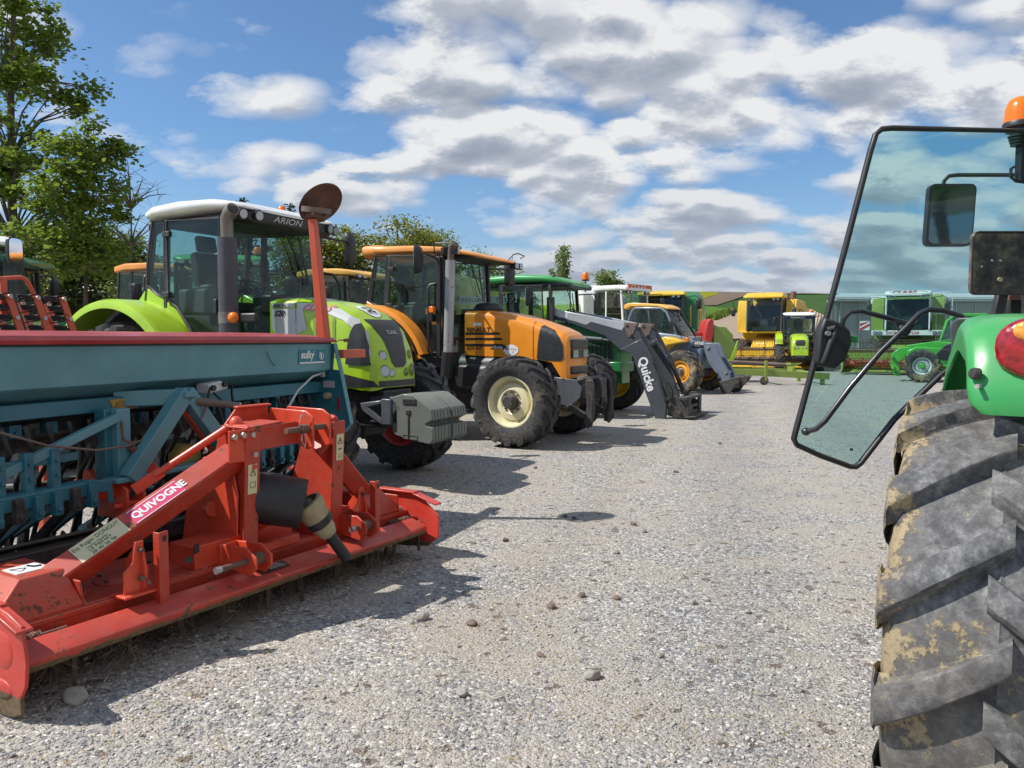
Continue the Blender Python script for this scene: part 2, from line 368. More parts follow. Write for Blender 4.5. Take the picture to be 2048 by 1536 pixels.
# flat text -> (verts, faces) in a 2d plane, baseline at origin
TXC = {}
def text2d(s, size=1.0, shear=0.0, bold=0.0, cx=1.0):
    key = (s, shear, bold, cx)
    if key not in TXC:
        cu = bpy.data.curves.new('t', 'FONT'); cu.body = s; cu.size = 1.0; cu.shear = shear; cu.offset = bold; cu.resolution_u = 3
        ob = bpy.data.objects.new('t', cu); COL.objects.link(ob)
        dg = bpy.context.evaluated_depsgraph_get(); me = bpy.data.meshes.new_from_object(ob.evaluated_get(dg))
        TXC[key] = ([(v.co.x * cx, v.co.y) for v in me.vertices], [tuple(p.vertices) for p in me.polygons])
        bpy.data.objects.remove(ob); bpy.data.curves.remove(cu); bpy.data.meshes.remove(me)
    vs, fs = TXC[key]; return [(x * size, y * size) for x, y in vs], fs
def textw(s, size=1.0, shear=0.0, bold=0.0, cx=1.0):
    vs, _ = text2d(s, size, shear, bold, cx); return max(v[0] for v in vs) if vs else 0
def text_on(mb, s, o, u, v, size, shear=0.0, bold=0.0, cx=1.0):
    """text in the plane through o with axes u (reading) and v (up)"""
    o = Vector(o); u = Vector(u).normalized(); v = Vector(v).normalized(); vs, fs = text2d(s, size, shear, bold, cx)
    return mb.add([o + u * a + v * b for a, b in vs], fs)
def polyfill(poly, step):
    bm = bmesh.new(); vs = [bm.verts.new((x, y, 0)) for x, y in poly]; bm.faces.new(vs)
    for ax in (0, 1):
        lo = min(p[ax] for p in poly); hi = max(p[ax] for p in poly); k = lo + step
        while k < hi - 1e-4:
            no = (1, 0, 0) if ax == 0 else (0, 1, 0); co = (k, 0, 0) if ax == 0 else (0, k, 0)
            bmesh.ops.bisect_plane(bm, geom=bm.verts[:] + bm.edges[:] + bm.faces[:], plane_co=co, plane_no=no); k += step
    bmesh.ops.triangulate(bm, faces=[f for f in bm.faces if len(f.verts) > 4])
    bm.verts.index_update(); out = [(v.co.x, v.co.y) for v in bm.verts], [tuple(v.index for v in f.verts) for f in bm.faces]
    bm.free(); return out
def cutmesh(vf, step):
    vs, fs = vf; bm = bmesh.new(); V = [bm.verts.new((x, y, 0)) for x, y in vs]
    for f in fs:
        try: bm.faces.new([V[i] for i in f])
        except ValueError: pass
    for ax in (0, 1):
        lo = min(p[ax] for p in vs); hi = max(p[ax] for p in vs); k = lo + step
        while k < hi - 1e-4:
            bmesh.ops.bisect_plane(bm, geom=bm.verts[:] + bm.edges[:] + bm.faces[:], plane_co=(k, 0, 0) if ax == 0 else (0, k, 0), plane_no=(1, 0, 0) if ax == 0 else (0, 1, 0)); k += step
    bmesh.ops.triangulate(bm, faces=[f for f in bm.faces if len(f.verts) > 4])
    bm.verts.index_update(); out = [(v.co.x, v.co.y) for v in bm.verts], [tuple(v.index for v in f.verts) for f in bm.faces]; bm.free(); return out
def bvh_of(mb): return BVHTree.FromPolygons([Vector(v) for v in mb.v], mb.f)
def wrap(mb, vf, bvh, side, off=0.004):
    """project flat outline vertices onto a body panel: side 'R' (from -y), 'L' (from +y), 'F' (from +x), 'T' (from above)"""
    vs, fs = vf; out = []
    for a, b in vs:
        if side == 'R': o, d = Vector((a, -5, b)), Vector((0, 1, 0))
        elif side == 'L': o, d = Vector((a, 5, b)), Vector((0, -1, 0))
        elif side == 'F': o, d = Vector((5, a, b)), Vector((-1, 0, 0))
        else: o, d = Vector((a, b, 8)), Vector((0, 0, -1))
        h = bvh.ray_cast(o, d); q = 0
        while h[0] is None and q < 14 and side != 'T': o.z -= .01; q += 1; h = bvh.ray_cast(o, d)
        if h[0] is None:
            h = bvh.find_nearest(o + d * 4.5)
            p = h[0]
        else: p = h[0]
        nrm = h[1]
        if nrm.dot(d) > 0: nrm = -nrm
        out.append(p + nrm * off)
    return mb.add(out, fs)
def txt_at(s, x, y, size, shear=0, bold=0, cx=1.0, rot=0.0):
    vs, fs = text2d(s, size, shear, bold, cx); c, n = math.cos(rot), math.sin(rot)
    return cutmesh(([(x + a * c - b * n, y + a * n + b * c) for a, b in vs], fs), .02)
# ------------------------------------------------------------------ ground, fields, sky-line
def gravel_mat():
    m, t, b = newmat('gravel'); L = t.links.new
    co = objco(t)
    def vor(scale, feat='F1'):
        v = N(t, 'ShaderNodeTexVoronoi', inp={'Scale': scale, 'Randomness': 1.0}); v.feature = feat; L(co, v.inputs['Vector']); return v
    big = noise(t, co, 0.42, 4, 0.6); mid = noise(t, co, 1.7, 5, 0.65); sm = noise(t, co, 9, 4)
    v1 = vor(60); v2 = vor(120); v3 = vor(24)
    def rc(v): 
        s = N(t, 'ShaderNodeSeparateColor'); L(v.outputs['Color'], s.inputs[0]); return s.outputs
    pal = [(0.0, (0.15, 0.15, 0.155)), (0.18, (0.235, 0.235, 0.24)), (0.38, (0.30, 0.295, 0.29)), (0.58, (0.38, 0.36, 0.335)), (0.8, (0.47, 0.445, 0.40)), (0.93, (0.58, 0.555, 0.51)), (1.0, (0.72, 0.70, 0.67))]
    c1 = ramp(t, rc(v1)[0], pal); c2 = ramp(t, rc(v2)[1], [(0.0, (0.25, 0.238, 0.22)), (0.5, (0.37, 0.345, 0.315)), (1.0, (0.49, 0.465, 0.425))])
    wgt = mth(t, 'MULTIPLY', mth(t, 'SUBTRACT', mth(t, 'ADD', mth(t, 'MULTIPLY', big, 0.55), mth(t, 'MULTIPLY', mid, 0.45)), 0.44), 7, clamp=True)
    pick = mth(t, 'GREATER_THAN', mth(t, 'ADD', mth(t, 'MULTIPLY', rc(v1)[2], 0.7), mth(t, 'MULTIPLY', wgt, -0.95)), -0.05)
    c = mixc(t, pick, c2, c1)
    tint = ramp(t, mid, [(0.3, (0.88, 0.885, 0.91)), (0.55, (1.04, 1.005, 0.945)), (0.75, (1.12, 1.07, 0.985))])
    c = mixc(t, 1.0, c, tint, 'MULTIPLY')
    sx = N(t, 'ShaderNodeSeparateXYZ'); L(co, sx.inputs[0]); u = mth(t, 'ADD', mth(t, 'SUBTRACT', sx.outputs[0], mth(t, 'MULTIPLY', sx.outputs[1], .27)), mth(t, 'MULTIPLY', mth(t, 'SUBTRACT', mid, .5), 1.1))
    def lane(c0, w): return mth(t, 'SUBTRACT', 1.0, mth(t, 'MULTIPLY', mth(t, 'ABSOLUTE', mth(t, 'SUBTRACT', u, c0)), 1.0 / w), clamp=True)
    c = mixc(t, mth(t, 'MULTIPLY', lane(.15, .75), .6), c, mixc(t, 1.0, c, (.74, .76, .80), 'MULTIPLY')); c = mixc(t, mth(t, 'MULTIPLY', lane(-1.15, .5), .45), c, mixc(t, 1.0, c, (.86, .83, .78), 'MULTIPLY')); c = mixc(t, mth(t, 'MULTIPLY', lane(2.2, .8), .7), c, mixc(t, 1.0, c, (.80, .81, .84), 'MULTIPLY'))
    big3 = mth(t, 'GREATER_THAN', rc(v3)[0], 0.975); c = mixc(t, mth(t, 'MULTIPLY', big3, 0.75), c, (0.11, 0.075, 0.06))
    L(c, b.inputs['Base Color']); b.inputs['Roughness'].default_value = 0.9; b.inputs['Specular IOR Level'].default_value = 0.2
    h = mth(t, 'SUBTRACT', mth(t, 'MULTIPLY', sm, 0.25), mth(t, 'ADD', mth(t, 'MULTIPLY', v1.outputs['Distance'], 0.9), mth(t, 'MULTIPLY', v2.outputs['Distance'], 0.5)))
    h = mth(t, 'ADD', h, mth(t, 'MULTIPLY', rc(v1)[1], 0.5))
    bp = N(t, 'ShaderNodeBump', inp={'Strength': 0.75, 'Distance': 0.011}); L(h, bp.inputs['Height']); L(bp.outputs[0], b.inputs['Normal'])
    return m
def terr(x, y):
    """the plain falls to the yard level near by and rises to the ridge 500 m away"""
    def ss(a): a = max(0, min(1, a)); return a * a * (3 - 2 * a)
    z = 26.5 * ss((y - 66) / 430.0) + 1.5 * ss((y - 400) / 300.0)
    z += 2.0 * math.sin(x / 95.0 + 1.0) * ss((y - 150) / 250.0)
    z += 0.8 * ss((y - 62) / 30)
    return z
mb = MB()
xs = [-2500, -1200, -600, -300, -150, -80, -40, -20, -10, 0, 10, 20, 40, 80, 150, 300, 600, 1200, 2500]
mb.loft([[(x, y, 0) for x in xs] for y in (-400, -100, -20, 0, 5, 10, 20, 40, 64)], caps=False)
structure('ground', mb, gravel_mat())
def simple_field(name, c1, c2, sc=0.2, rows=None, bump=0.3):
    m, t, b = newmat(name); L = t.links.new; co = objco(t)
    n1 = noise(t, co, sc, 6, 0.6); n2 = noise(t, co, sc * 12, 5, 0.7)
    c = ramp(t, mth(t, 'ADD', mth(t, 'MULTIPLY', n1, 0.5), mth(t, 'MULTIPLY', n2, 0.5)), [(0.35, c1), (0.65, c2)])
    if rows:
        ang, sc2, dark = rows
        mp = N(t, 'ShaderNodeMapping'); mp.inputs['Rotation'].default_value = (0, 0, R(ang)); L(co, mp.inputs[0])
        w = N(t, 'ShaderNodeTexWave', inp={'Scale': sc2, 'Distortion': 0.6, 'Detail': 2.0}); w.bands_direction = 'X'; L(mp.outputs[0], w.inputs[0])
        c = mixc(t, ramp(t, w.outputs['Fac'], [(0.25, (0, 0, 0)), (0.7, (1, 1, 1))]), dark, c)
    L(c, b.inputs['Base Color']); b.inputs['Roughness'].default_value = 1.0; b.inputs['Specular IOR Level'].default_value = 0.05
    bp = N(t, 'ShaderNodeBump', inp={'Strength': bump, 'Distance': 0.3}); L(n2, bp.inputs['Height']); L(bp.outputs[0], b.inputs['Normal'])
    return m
mb = MB(); ys = [64, 70, 80, 95, 115, 140, 170, 205, 245, 290, 340, 395, 450, 510, 580, 700, 1000, 1500]
xg = [i * 60 for i in range(-30, 31)]
mb.loft([[(x, y, -0.02 if y == 64 else terr(x, y)) for x in xg] for y in ys], caps=False)
structure('hill_field', mb, simple_field('crop_green', (0.035, 0.075, 0.022), (0.05, 0.10, 0.03), 0.02), smooth=True)
F_ = 1540.0
def ray(px, py):
    th = math.atan(91 / F_); tt = (768 - py) / F_
    return Vector(((px - 1024) / F_, math.cos(th) + tt * math.sin(th), -math.sin(th) + tt * math.cos(th)))
def patch_field(name, poly, mat, step=12, lift=0.22):
    vs, fs = polyfill(poly, step); m = MB(); m.add([(x, y, terr(x, y) + lift) for x, y in vs], fs)
    structure(name, m, mat, smooth=True)
patch_field('rapeseed_field', [(20, 395), (98, 372), (88.8, 333.2), (78.5, 308.5), (70.5, 287.8), (50, 292), (20, 300)], simple_field('rapeseed', (0.16, 0.17, 0.012), (0.23, 0.22, 0.015), 0.05), lift=0.3)
patch_field('ploughed_field', [(88.8, 333.2), (98, 372), (160, 380), (96.7, 320.6), (80.2, 282.8), (67.5, 254.6), (62, 252.6), (70.5, 287.8)], simple_field('ploughed_soil', (0.15, 0.115, 0.085), (0.20, 0.155, 0.115), 0.04, rows=(20, 0.35, (0.13, 0.10, 0.075))), lift=0.26)
patch_field('grass_field', [(61.5, 250.5), (65.4, 239.5), (67, 228), (55.3, 201.2), (47.4, 181.6), (30, 180), (10, 215), (30, 262)], simple_field('grass_bright', (0.06, 0.13, 0.02), (0.09, 0.17, 0.035), 0.08), lift=0.26)
patch_field('potato_field', [(47.4, 181.6), (55.3, 201.2), (67, 228), (90, 232), (70, 160), (48, 110), (28, 100), (33, 118), (38.9, 142.3), (42.3, 161.9)], simple_field('potato_ridges', (0.42, 0.33, 0.25), (0.50, 0.40, 0.30), 0.05, rows=(22, 0.45, (0.15, 0.11, 0.08))), lift=0.3)
# rows of grass tufts along the field edge
mb = MB(); rnd = random.Random(3)
for k in range(900):
    a = rnd.random(); x = 47.4 + (67 - 47.4) * a + rnd.uniform(-2.2, .3); y = 181.6 + (228 - 181.6) * a + rnd.uniform(-1.5, 1.5); h = rnd.uniform(.7, 1.8)
    an = rnd.uniform(0, PI); dx, dy = math.cos(an) * .6, math.sin(an) * .6; z = terr(x, y)
    mb.add([(x - dx, y - dy, z), (x + dx, y + dy, z), (x + dx * .3, y + dy * .3, z + h)], [(0, 1, 2)])
o = obj('field_margin_grass', mb.mesh('field_margin_grass', simple_field('margin', (0.10, 0.17, 0.03), (0.17, 0.22, 0.05), 1.5), False)); o['kind'] = 'stuff'; o['label'] = 'strip of long grass along the edge of the ridged field'; o['category'] = 'grass'
# far blue wooded ridge
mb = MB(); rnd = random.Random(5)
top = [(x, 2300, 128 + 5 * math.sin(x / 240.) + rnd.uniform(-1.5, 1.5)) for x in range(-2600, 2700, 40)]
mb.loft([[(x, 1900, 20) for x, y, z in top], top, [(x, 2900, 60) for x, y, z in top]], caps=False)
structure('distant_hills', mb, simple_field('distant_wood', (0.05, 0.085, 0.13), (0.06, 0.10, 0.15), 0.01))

# ------------------------------------------------------------------ loose stones lying on the gravel
ROCKL = ['reddish brown rock left of its twin in the middle of the open gravel', 'reddish brown rock right of its twin in the middle of the open gravel', 'brown rock just below the close pair in mid gravel', 'squarish brown rock at the edge of the harrow shadow', 'large smooth grey rock near the bottom of the picture, right of the centre line', 'small brown rock standing above the large grey one at the bottom', 'flat tan rock nearest the bottom edge of the picture',
 'brown rock touching the left side of the round disc shadow', 'brown rock touching the right side of the round disc shadow', 'brown rock just right of the round disc shadow', 'outermost brown rock right of the round disc shadow', 'brown rock below the thin pole shadow', 'grey rock alone between the disc shadow and the brown rock pair', 'dark grey rock lying inside the harrow shadow', 'biggest pale rock lying under the near end of the harrow', 'brown rock far out, level with the lower corner of the glass door',
 'tan rock alone in the right half, below the door glass', 'small grey rock closest to the big tyre', 'small grey rock right of the large smooth one at the bottom', 'brown rock in front of the lime tractor wheel shadow', 'grey rock between the tractor shadows and the harrow end', 'brown rock farthest away, below the front loader']
def stones():
    m, t, b = newmat('stone_mix'); L = t.links.new; g = N(t, 'ShaderNodeNewGeometry')
    c = ramp(t, g.outputs['Random Per Island'], [(0.0, (0.15, 0.15, 0.16)), (0.25, (0.25, 0.25, 0.26)), (0.45, (0.33, 0.32, 0.315)), (0.65, (0.42, 0.39, 0.35)), (0.85, (0.52, 0.49, 0.44)), (0.97, (0.72, 0.70, 0.67)), (1.0, (0.10, 0.06, 0.045))])
    n = noise(t, objco(t), 60, 4); c = mixc(t, 0.35, c, ramp(t, n, [(0.3, (0.12, 0.115, 0.11)), (0.7, (0.6, 0.58, 0.54))]))
    L(c, b.inputs['Base Color']); b.inputs['Roughness'].default_value = 0.88; b.inputs['Specular IOR Level'].default_value = 0.25
    rng = np.random.default_rng(4)
    ph = (1 + 5 ** 0.5) / 2
    V = np.array([(-1, ph, 0), (1, ph, 0), (-1, -ph, 0), (1, -ph, 0), (0, -1, ph), (0, 1, ph), (0, -1, -ph), (0, 1, -ph), (ph, 0, -1), (ph, 0, 1), (-ph, 0, -1), (-ph, 0, 1)]) / 1.9
    Fc = np.array([(0, 11, 5), (0, 5, 1), (0, 1, 7), (0, 7, 10), (0, 10, 11), (1, 5, 9), (5, 11, 4), (11, 10, 2), (10, 7, 6), (7, 1, 8), (3, 9, 4), (3, 4, 2), (3, 2, 6), (3, 6, 8), (3, 8, 9), (4, 9, 5), (2, 4, 11), (6, 2, 10), (8, 6, 7), (9, 8, 1)])
    n = 60000
    y = 2.0 + 9.5 * rng.random(n) ** 1.7; x = (rng.random(n) * 1.75 - 0.95) * y * 0.82 + 0.0
    s = np.exp(rng.normal(math.log(0.0047), 0.36, n)); s = np.clip(s, 0.003, 0.016) * (0.9 + 0.03 * y)
    clump = np.sin(x * 2.1 + 1.3 * np.sin(y * 1.7)) + np.sin(y * 2.9 + x) * .6
    keep = rng.random(n) < 0.62 + 0.25 * clump; x, y, s = x[keep], y[keep], s[keep]; n = len(x)
    P = V[None] * (1 + rng.uniform(-.28, .28, (n, 12, 1))) * np.stack([rng.uniform(.8, 1.5, n), rng.uniform(.7, 1.1, n), rng.uniform(.45, .8, n)], 1)[:, None] * s[:, None, None]
    a = rng.random(n) * 6.283; ca, sa = np.cos(a)[:, None], np.sin(a)[:, None]
    Q = P.copy(); Q[..., 0] = P[..., 0] * ca - P[..., 1] * sa; Q[..., 1] = P[..., 0] * sa + P[..., 1] * ca
    tl = rng.normal(0, .3, n)[:, None]; Q[..., 2] += Q[..., 0] * tl
    Q += np.stack([x, y, s * 0.22], 1)[:, None]
    me = bpy.data.meshes.new('loose_gravel'); me.vertices.add(n * 12); me.vertices.foreach_set('co', Q.ravel())
    fi = (Fc[None] + (np.arange(n) * 12)[:, None, None]).ravel(); nf = n * 20
    me.loops.add(nf * 3); me.loops.foreach_set('vertex_index', fi.astype(np.int32)); me.polygons.add(nf)
    me.polygons.foreach_set('loop_start', np.arange(0, nf * 3, 3, dtype=np.int32)); me.polygons.foreach_set('loop_total', np.full(nf, 3, dtype=np.int32))
    me.materials.append(m); me.update(); me.validate()
    o = obj('loose_gravel', me); o['kind'] = 'stuff'; o['label'] = 'loose grey and pale gravel stones scattered over the yard'; o['category'] = 'gravel'
    # single larger brown and grey rocks one can pick out
    rm = paint('brown_rock', (0.13, 0.085, 0.07), 0.85, 0.25, coat=0, fade=0.35, scale=4)
    gm = paint('grey_rock', (0.30, 0.28, 0.25), 0.85, 0.25, coat=0, fade=0.3, scale=4)
    spots = [(1163, 1193, 1, .030), (1232, 1199, 1, .024), (1103, 1216, 1, .034), (944, 1251, 1, .034), (1184, 1357, 0, .040), (1081, 1313, 1, .024), (924, 1391, 0, .032), (1130, 1034, 1, .026), (1149, 1037, 1, .022), (1266, 1050, 1, .030), (1290, 1065, 1, .024), (1011, 1083, 1, .030), (1232, 1107, 0, .028), (845, 1240, 0, .046), (150, 1402, 0, .060), (1352, 945, 1, .030), (1385, 1207, 0, .030), (1496, 1226, 0, .022), (1320, 1313, 0, .022), (1070, 937, 1, .03), (980, 990, 0, .03), (1440, 888, 1, .03)]
    for i, (px, py, k, s) in enumerate(spots):
        r = ray(px, py); tt = (-1.6) / r.z; gx, gy = r.x * tt, r.y * tt
        q = V * (1 + rng.uniform(-.25, .25, (12, 1))) * np.array([1.2, .9, .68]) * s
        mb = MB(); mb.add([(float(a), float(b), float(c)) for a, b, c in q], [tuple(int(v) for v in f) for f in Fc])
        me = mb.mesh('rock', rm if k else gm, False); o = obj('rock', me, None, (gx, gy, s * .4), (0, 0, rng.random() * 6.28))
        bv_ = o.modifiers.new('b', 'BEVEL'); bv_.width = s * .16; bv_.segments = 2
        o['label'] = ROCKL[i]; o['category'] = 'rock'; o['group'] = 'brown rocks on the gravel' if k else 'grey rocks on the gravel'
stones()
# broken straw and twigs blown over the gravel
rnd = random.Random(12); mb = MB()
for k in range(900):
    y = 2.3 + 7.5 * rnd.random() ** 1.5; x = (rnd.random() * 1.6 - .95) * y * .8
    if rnd.random() < .6: cx_, cy_ = rnd.choice([(-1.3, 3.2), (-.6, 4.2), (-.9, 5.4), (.1, 4.5), (-.2, 6.6), (.4, 3.2)]); x = rnd.gauss(cx_, .35); y = rnd.gauss(cy_, .35)
    a = rnd.uniform(0, PI); l = rnd.uniform(.01, .035); z = rnd.uniform(.006, .014); mb.beam((x - math.cos(a) * l, y - math.sin(a) * l, z), (x + math.cos(a) * l, y + math.sin(a) * l, z + rnd.uniform(-.003, .006)), .0022, .0016)
o = obj('straw_litter', mb.mesh('straw_litter', paint('dry_straw', (0.38, 0.27, 0.11), .8, .1, coat=0, fade=.4), False)); o['kind'] = 'stuff'; o['label'] = 'bits of dry straw and twigs scattered on the gravel'; o['category'] = 'straw'

# ------------------------------------------------------------------ trees
def leafmat(name, c1, c2, tr=0.35):
    m = bpy.data.materials.new(name); m.use_nodes = True; t = m.node_tree; t.nodes.clear(); L = t.links.new
    out = N(t, 'ShaderNodeOutputMaterial'); g = N(t, 'ShaderNodeNewGeometry')
    c = ramp(t, g.outputs['Random Per Island'], [(0, c1), (1, c2)])
    d = N(t, 'ShaderNodeBsdfDiffuse'); L(c, d.inputs[0]); tl = N(t, 'ShaderNodeBsdfTranslucent'); L(mixc(t, 0.5, c, (c2[0] * 1.6, c2[1] * 1.7, c2[2])), tl.inputs[0])
    gl = N(t, 'ShaderNodeBsdfGlossy'); gl.inputs[1].default_value = 0.45
    mx = N(t, 'ShaderNodeMixShader'); mx.inputs[0].default_value = tr; L(d.outputs[0], mx.inputs[1]); L(tl.outputs[0], mx.inputs[2])
    m2 = N(t, 'ShaderNodeMixShader'); m2.inputs[0].default_value = 0.05; L(mx.outputs[0], m2.inputs[1]); L(gl.outputs[0], m2.inputs[2]); L(m2.outputs[0], out.inputs[0]); return m
BARK = paint('bark', (0.09, 0.07, 0.055), 0.9, 0.2, coat=0, fade=0.4)
BARKL = paint('birch_bark', (0.35, 0.33, 0.30), 0.9, 0.2, coat=0, fade=0.4)
LM = {'maple': leafmat('maple_leaf', (0.08, 0.13, 0.018), (0.19, 0.26, 0.04), .5), 'dark': leafmat('dark_leaf', (0.045, 0.08, 0.014), (0.10, 0.15, 0.03), .35),
      'spring': leafmat('spring_leaf', (0.11, 0.14, 0.02), (0.22, 0.23, 0.03)), 'birch': leafmat('birch_leaf', (0.09, 0.14, 0.03), (0.16, 0.22, 0.06), .45), 'spruce': leafmat('spruce_needle', (0.012, 0.035, 0.015), (0.03, 0.07, 0.02), .1)}
def tree(label, loc, trunk, blobs, leaf, nleaf, lsz, seed=1, tr=.16, group=None, bark=None, clumps=None, droop=0.0, cat='tree', csz=.5, name='broadleaf_tree', twigs=2):
    """trunk: list of points; blobs: (centre, radii, weight) ellipsoids that hold leaf clumps, each clump on its own limb"""
    rnd = random.Random(seed); th = thing(name, label, cat, loc, 0, group); tb = MB(); n = len(trunk)
    tb.tube([Vector(p) for p in trunk], tr, 8, rs=[tr * (1 - .8 * i / (n - 1)) for i in range(n)])
    lb = MB(); tw = sum(b[2] for b in blobs); K = clumps or 60
    lv = []; lf = []
    for b in blobs:
        for k in range(max(1, int(K * b[2] / tw))):
            while True:
                v = Vector((rnd.uniform(-1, 1), rnd.uniform(-1, 1), rnd.uniform(-1, 1)))
                if .2 < v.length < 1: break
            c = Vector(b[0]) + Vector((v.x * b[1][0], v.y * b[1][1], v.z * b[1][2]))
            base = min((Vector(p) for p in trunk), key=lambda p: (p - c).length + max(0, p.z - c.z + .4) * 2)
            mid = base.lerp(c, .5) + Vector((rnd.uniform(-.15, .15), rnd.uniform(-.15, .15), rnd.uniform(-.1, .35))) * (c - base).length * .5
            r0 = min(tr * .45, .012 + .012 * (c - base).length)
            pts = [base, base.lerp(mid, .5) + Vector((0, 0, .05)), mid, mid.lerp(c, .6), c]
            tb.tube(pts, r0, 5, rs=[r0, r0 * .8, r0 * .6, r0 * .4, r0 * .2])
            for q in range(twigs):
                e = c + Vector((rnd.gauss(0, 1), rnd.gauss(0, 1), rnd.gauss(0, .7))) * csz * .8; tb.tube([mid.lerp(c, rnd.uniform(.3, .9)), e], r0 * .3, 4, rs=[r0 * .3, r0 * .1])
            if leaf:
                cs = csz * rnd.uniform(.6, 1.25)
                for q in range(int(nleaf / K * rnd.uniform(.6, 1.4))):
                    p = c + Vector((rnd.gauss(0, .55), rnd.gauss(0, .55), rnd.gauss(0, .36))) * cs
                    if droop: p.z -= abs(rnd.gauss(0, droop))
                    s = lsz * rnd.uniform(.6, 1.25)
                    a = Vector((rnd.gauss(0, 1), rnd.gauss(0, 1), rnd.gauss(0, .5) - .2)).normalized(); w = a.cross(Vector((rnd.gauss(0, .5), rnd.gauss(0, .5), 1))).normalized()
                    u = w.cross(a) * .25
                    lb.add([p - w * s * .15, p + a * s * .45 - w * s * .5 + u * s * .3, p + a * s, p + a * s * .45 + w * s * .5 + u * s * .3], [(0, 1, 2), (0, 2, 3)])
    part('trunk', tb, bark or BARK, th)
    if leaf: part('crown', lb, LM[leaf], th, smooth=False, fixn=False)
    return th
# ------------------------------------------------------------------ wheels
def tyre_mb(Rr, Wd, rim, lugs=18, h=None, skew=0.42, det=1):
    """agricultural tyre, axis y, rolling towards +x; lugs of the left and right half are staggered"""
    mb = MB(); h = h or Rr * .055; Rc = Rr - h; w = Wd / 2
    def crown(y): return Rc - .055 * Rr * (abs(y) / w) ** 2.2
    n = 64 if det else 40
    prof = [(rim, -w * .62), (rim + .02, -w * .80), (rim + (Rc - rim) * .35, -w * .98), (rim + (Rc - rim) * .62, -w * 1.0), (crown(w * .9) - .02, -w * .96)]
    prof += [(crown(k * w), k * w) for k in (-.88, -.6, -.3, 0, .3, .6, .88)]
    prof += [(crown(w * .9) - .02, w * .96), (rim + (Rc - rim) * .62, w * 1.0), (rim + (Rc - rim) * .35, w * .98), (rim + .02, w * .80), (rim, w * .62)]
    mb.lathe(prof, n=n)
    pitch = 2 * PI / lugs; lw = pitch * .155
    for sd in (-1, 1):
        for k in range(lugs):
            c0 = k * pitch + (0 if sd > 0 else pitch / 2)
            st = [(-.06, 1.02, 0.96), (.22, .86, 1.0), (.48, .60, 1.0), (.74, .30, 1.0), (.98, .02, 1.0), (1.03, -.06, .93)]
            rings = []
            for f, sk, rr in st:
                y = f * w * sd; ph = c0 + skew * pitch * 1.0 * sk * 1.0; fl = 1 + .25 * (f > .9) + .3 * (f < 0)
                base = (crown(abs(y)) if f < .99 else crown(w * .95) - .03) - .012; top = (crown(min(abs(y), w)) + h * (1 if f < .99 else .55)) if rr >= .96 else crown(w) - h * .1
                a = lw * fl
                pts = []
                for da, r_ in ((-a * 1.35, base), (-a * .9, top), (a * .9, top), (a * 1.35, base)):
                    p = ph + da; pts.append((r_ * math.sin(p), y, r_ * math.cos(p)))
                rings.append(pts)
            # lower end running down the shoulder
            p0 = rings[-1]; y = w * 1.0 * sd; r_ = crown(w) - h * 1.6; ph = c0 + skew * pitch * -.16
            rings.append([(q * math.sin(ph + d), y, q * math.cos(ph + d)) for d, q in ((-lw * 1.3, r_ - .01), (-lw, r_), (lw, r_), (lw * 1.3, r_ - .01))])
            mb.loft(rings, caps=True)
    return mb
def rim_mb(rim, Wd, dish=.05, side=-1, holes=8, depth=None):
    """wheel disc; side = +1/-1 the outward direction along y"""
    mb = MB(); w = Wd / 2 * .66; s = side; r = rim
    prof = [(r + .022, w * s * 1.02), (r + .018, w * s * 1.08), (r - .004, w * s * 1.08), (r - .02, w * s * .9), (r - .05, w * s * .55), (r - .055, dish * s + .03 * s), (r * .80, dish * s), (r * .74, dish * s + .035 * s), (r * .50, dish * s + .055 * s), (r * .40, dish * s + .03 * s), (r * .10, dish * s + .03 * s), (0.001, dish * s + .03 * s)]
    mb.lathe(prof, n=48)
    back = [(r - .055, dish * s + .03 * s), (r - .05, -w * s * .6), (r - .01, -w * s), (r + .02, -w * s * 1.05)]
    mb.lathe(back, n=48)
    return mb
def hub_mb(r, y0, s, bolts=8):
    mb = MB(); mb.lathe([(r * 1.25, y0 * s), (r * 1.25, (y0 + .02) * s), (r, (y0 + .03) * s), (r * .97, (y0 + .13) * s), (r * .85, (y0 + .145) * s), (0.001, (y0 + .145) * s)], n=28)
    for k in range(bolts):
        a = 2 * PI * k / bolts; x, z = r * 1.55 * math.sin(a), r * 1.55 * math.cos(a)
        mb.cyl((x, y0 * s - .01 * s, z), (x, (y0 + .035) * s, z), r * .14, 6)
    return mb
def wheel(parent, loc, Rr, Wd, rimr, rimm, hubm, side, lugs=18, steer=0, tyrem=None, det=1, dish=.05, hubr=None, skew=.9, simple=False, label=None):
    rm = rim_mb(rimr, Wd, dish, side); me = rm.mesh('wheel', rimm)
    wobj = obj('wheel', me, parent, loc, (0, 0, R(steer)))
    if label: wobj['label'] = label
    tm = tyre_mb(Rr, Wd, rimr + .015, lugs, skew=skew, det=det).mesh('tyre', tyrem or M['tyre'], angle=30); obj('tyre', tm, wobj)
    if not simple:
        hm = hub_mb(hubr or rimr * .26, dish + .03, side).mesh('hub', hubm); obj('hub', hm, wobj)
    return wobj

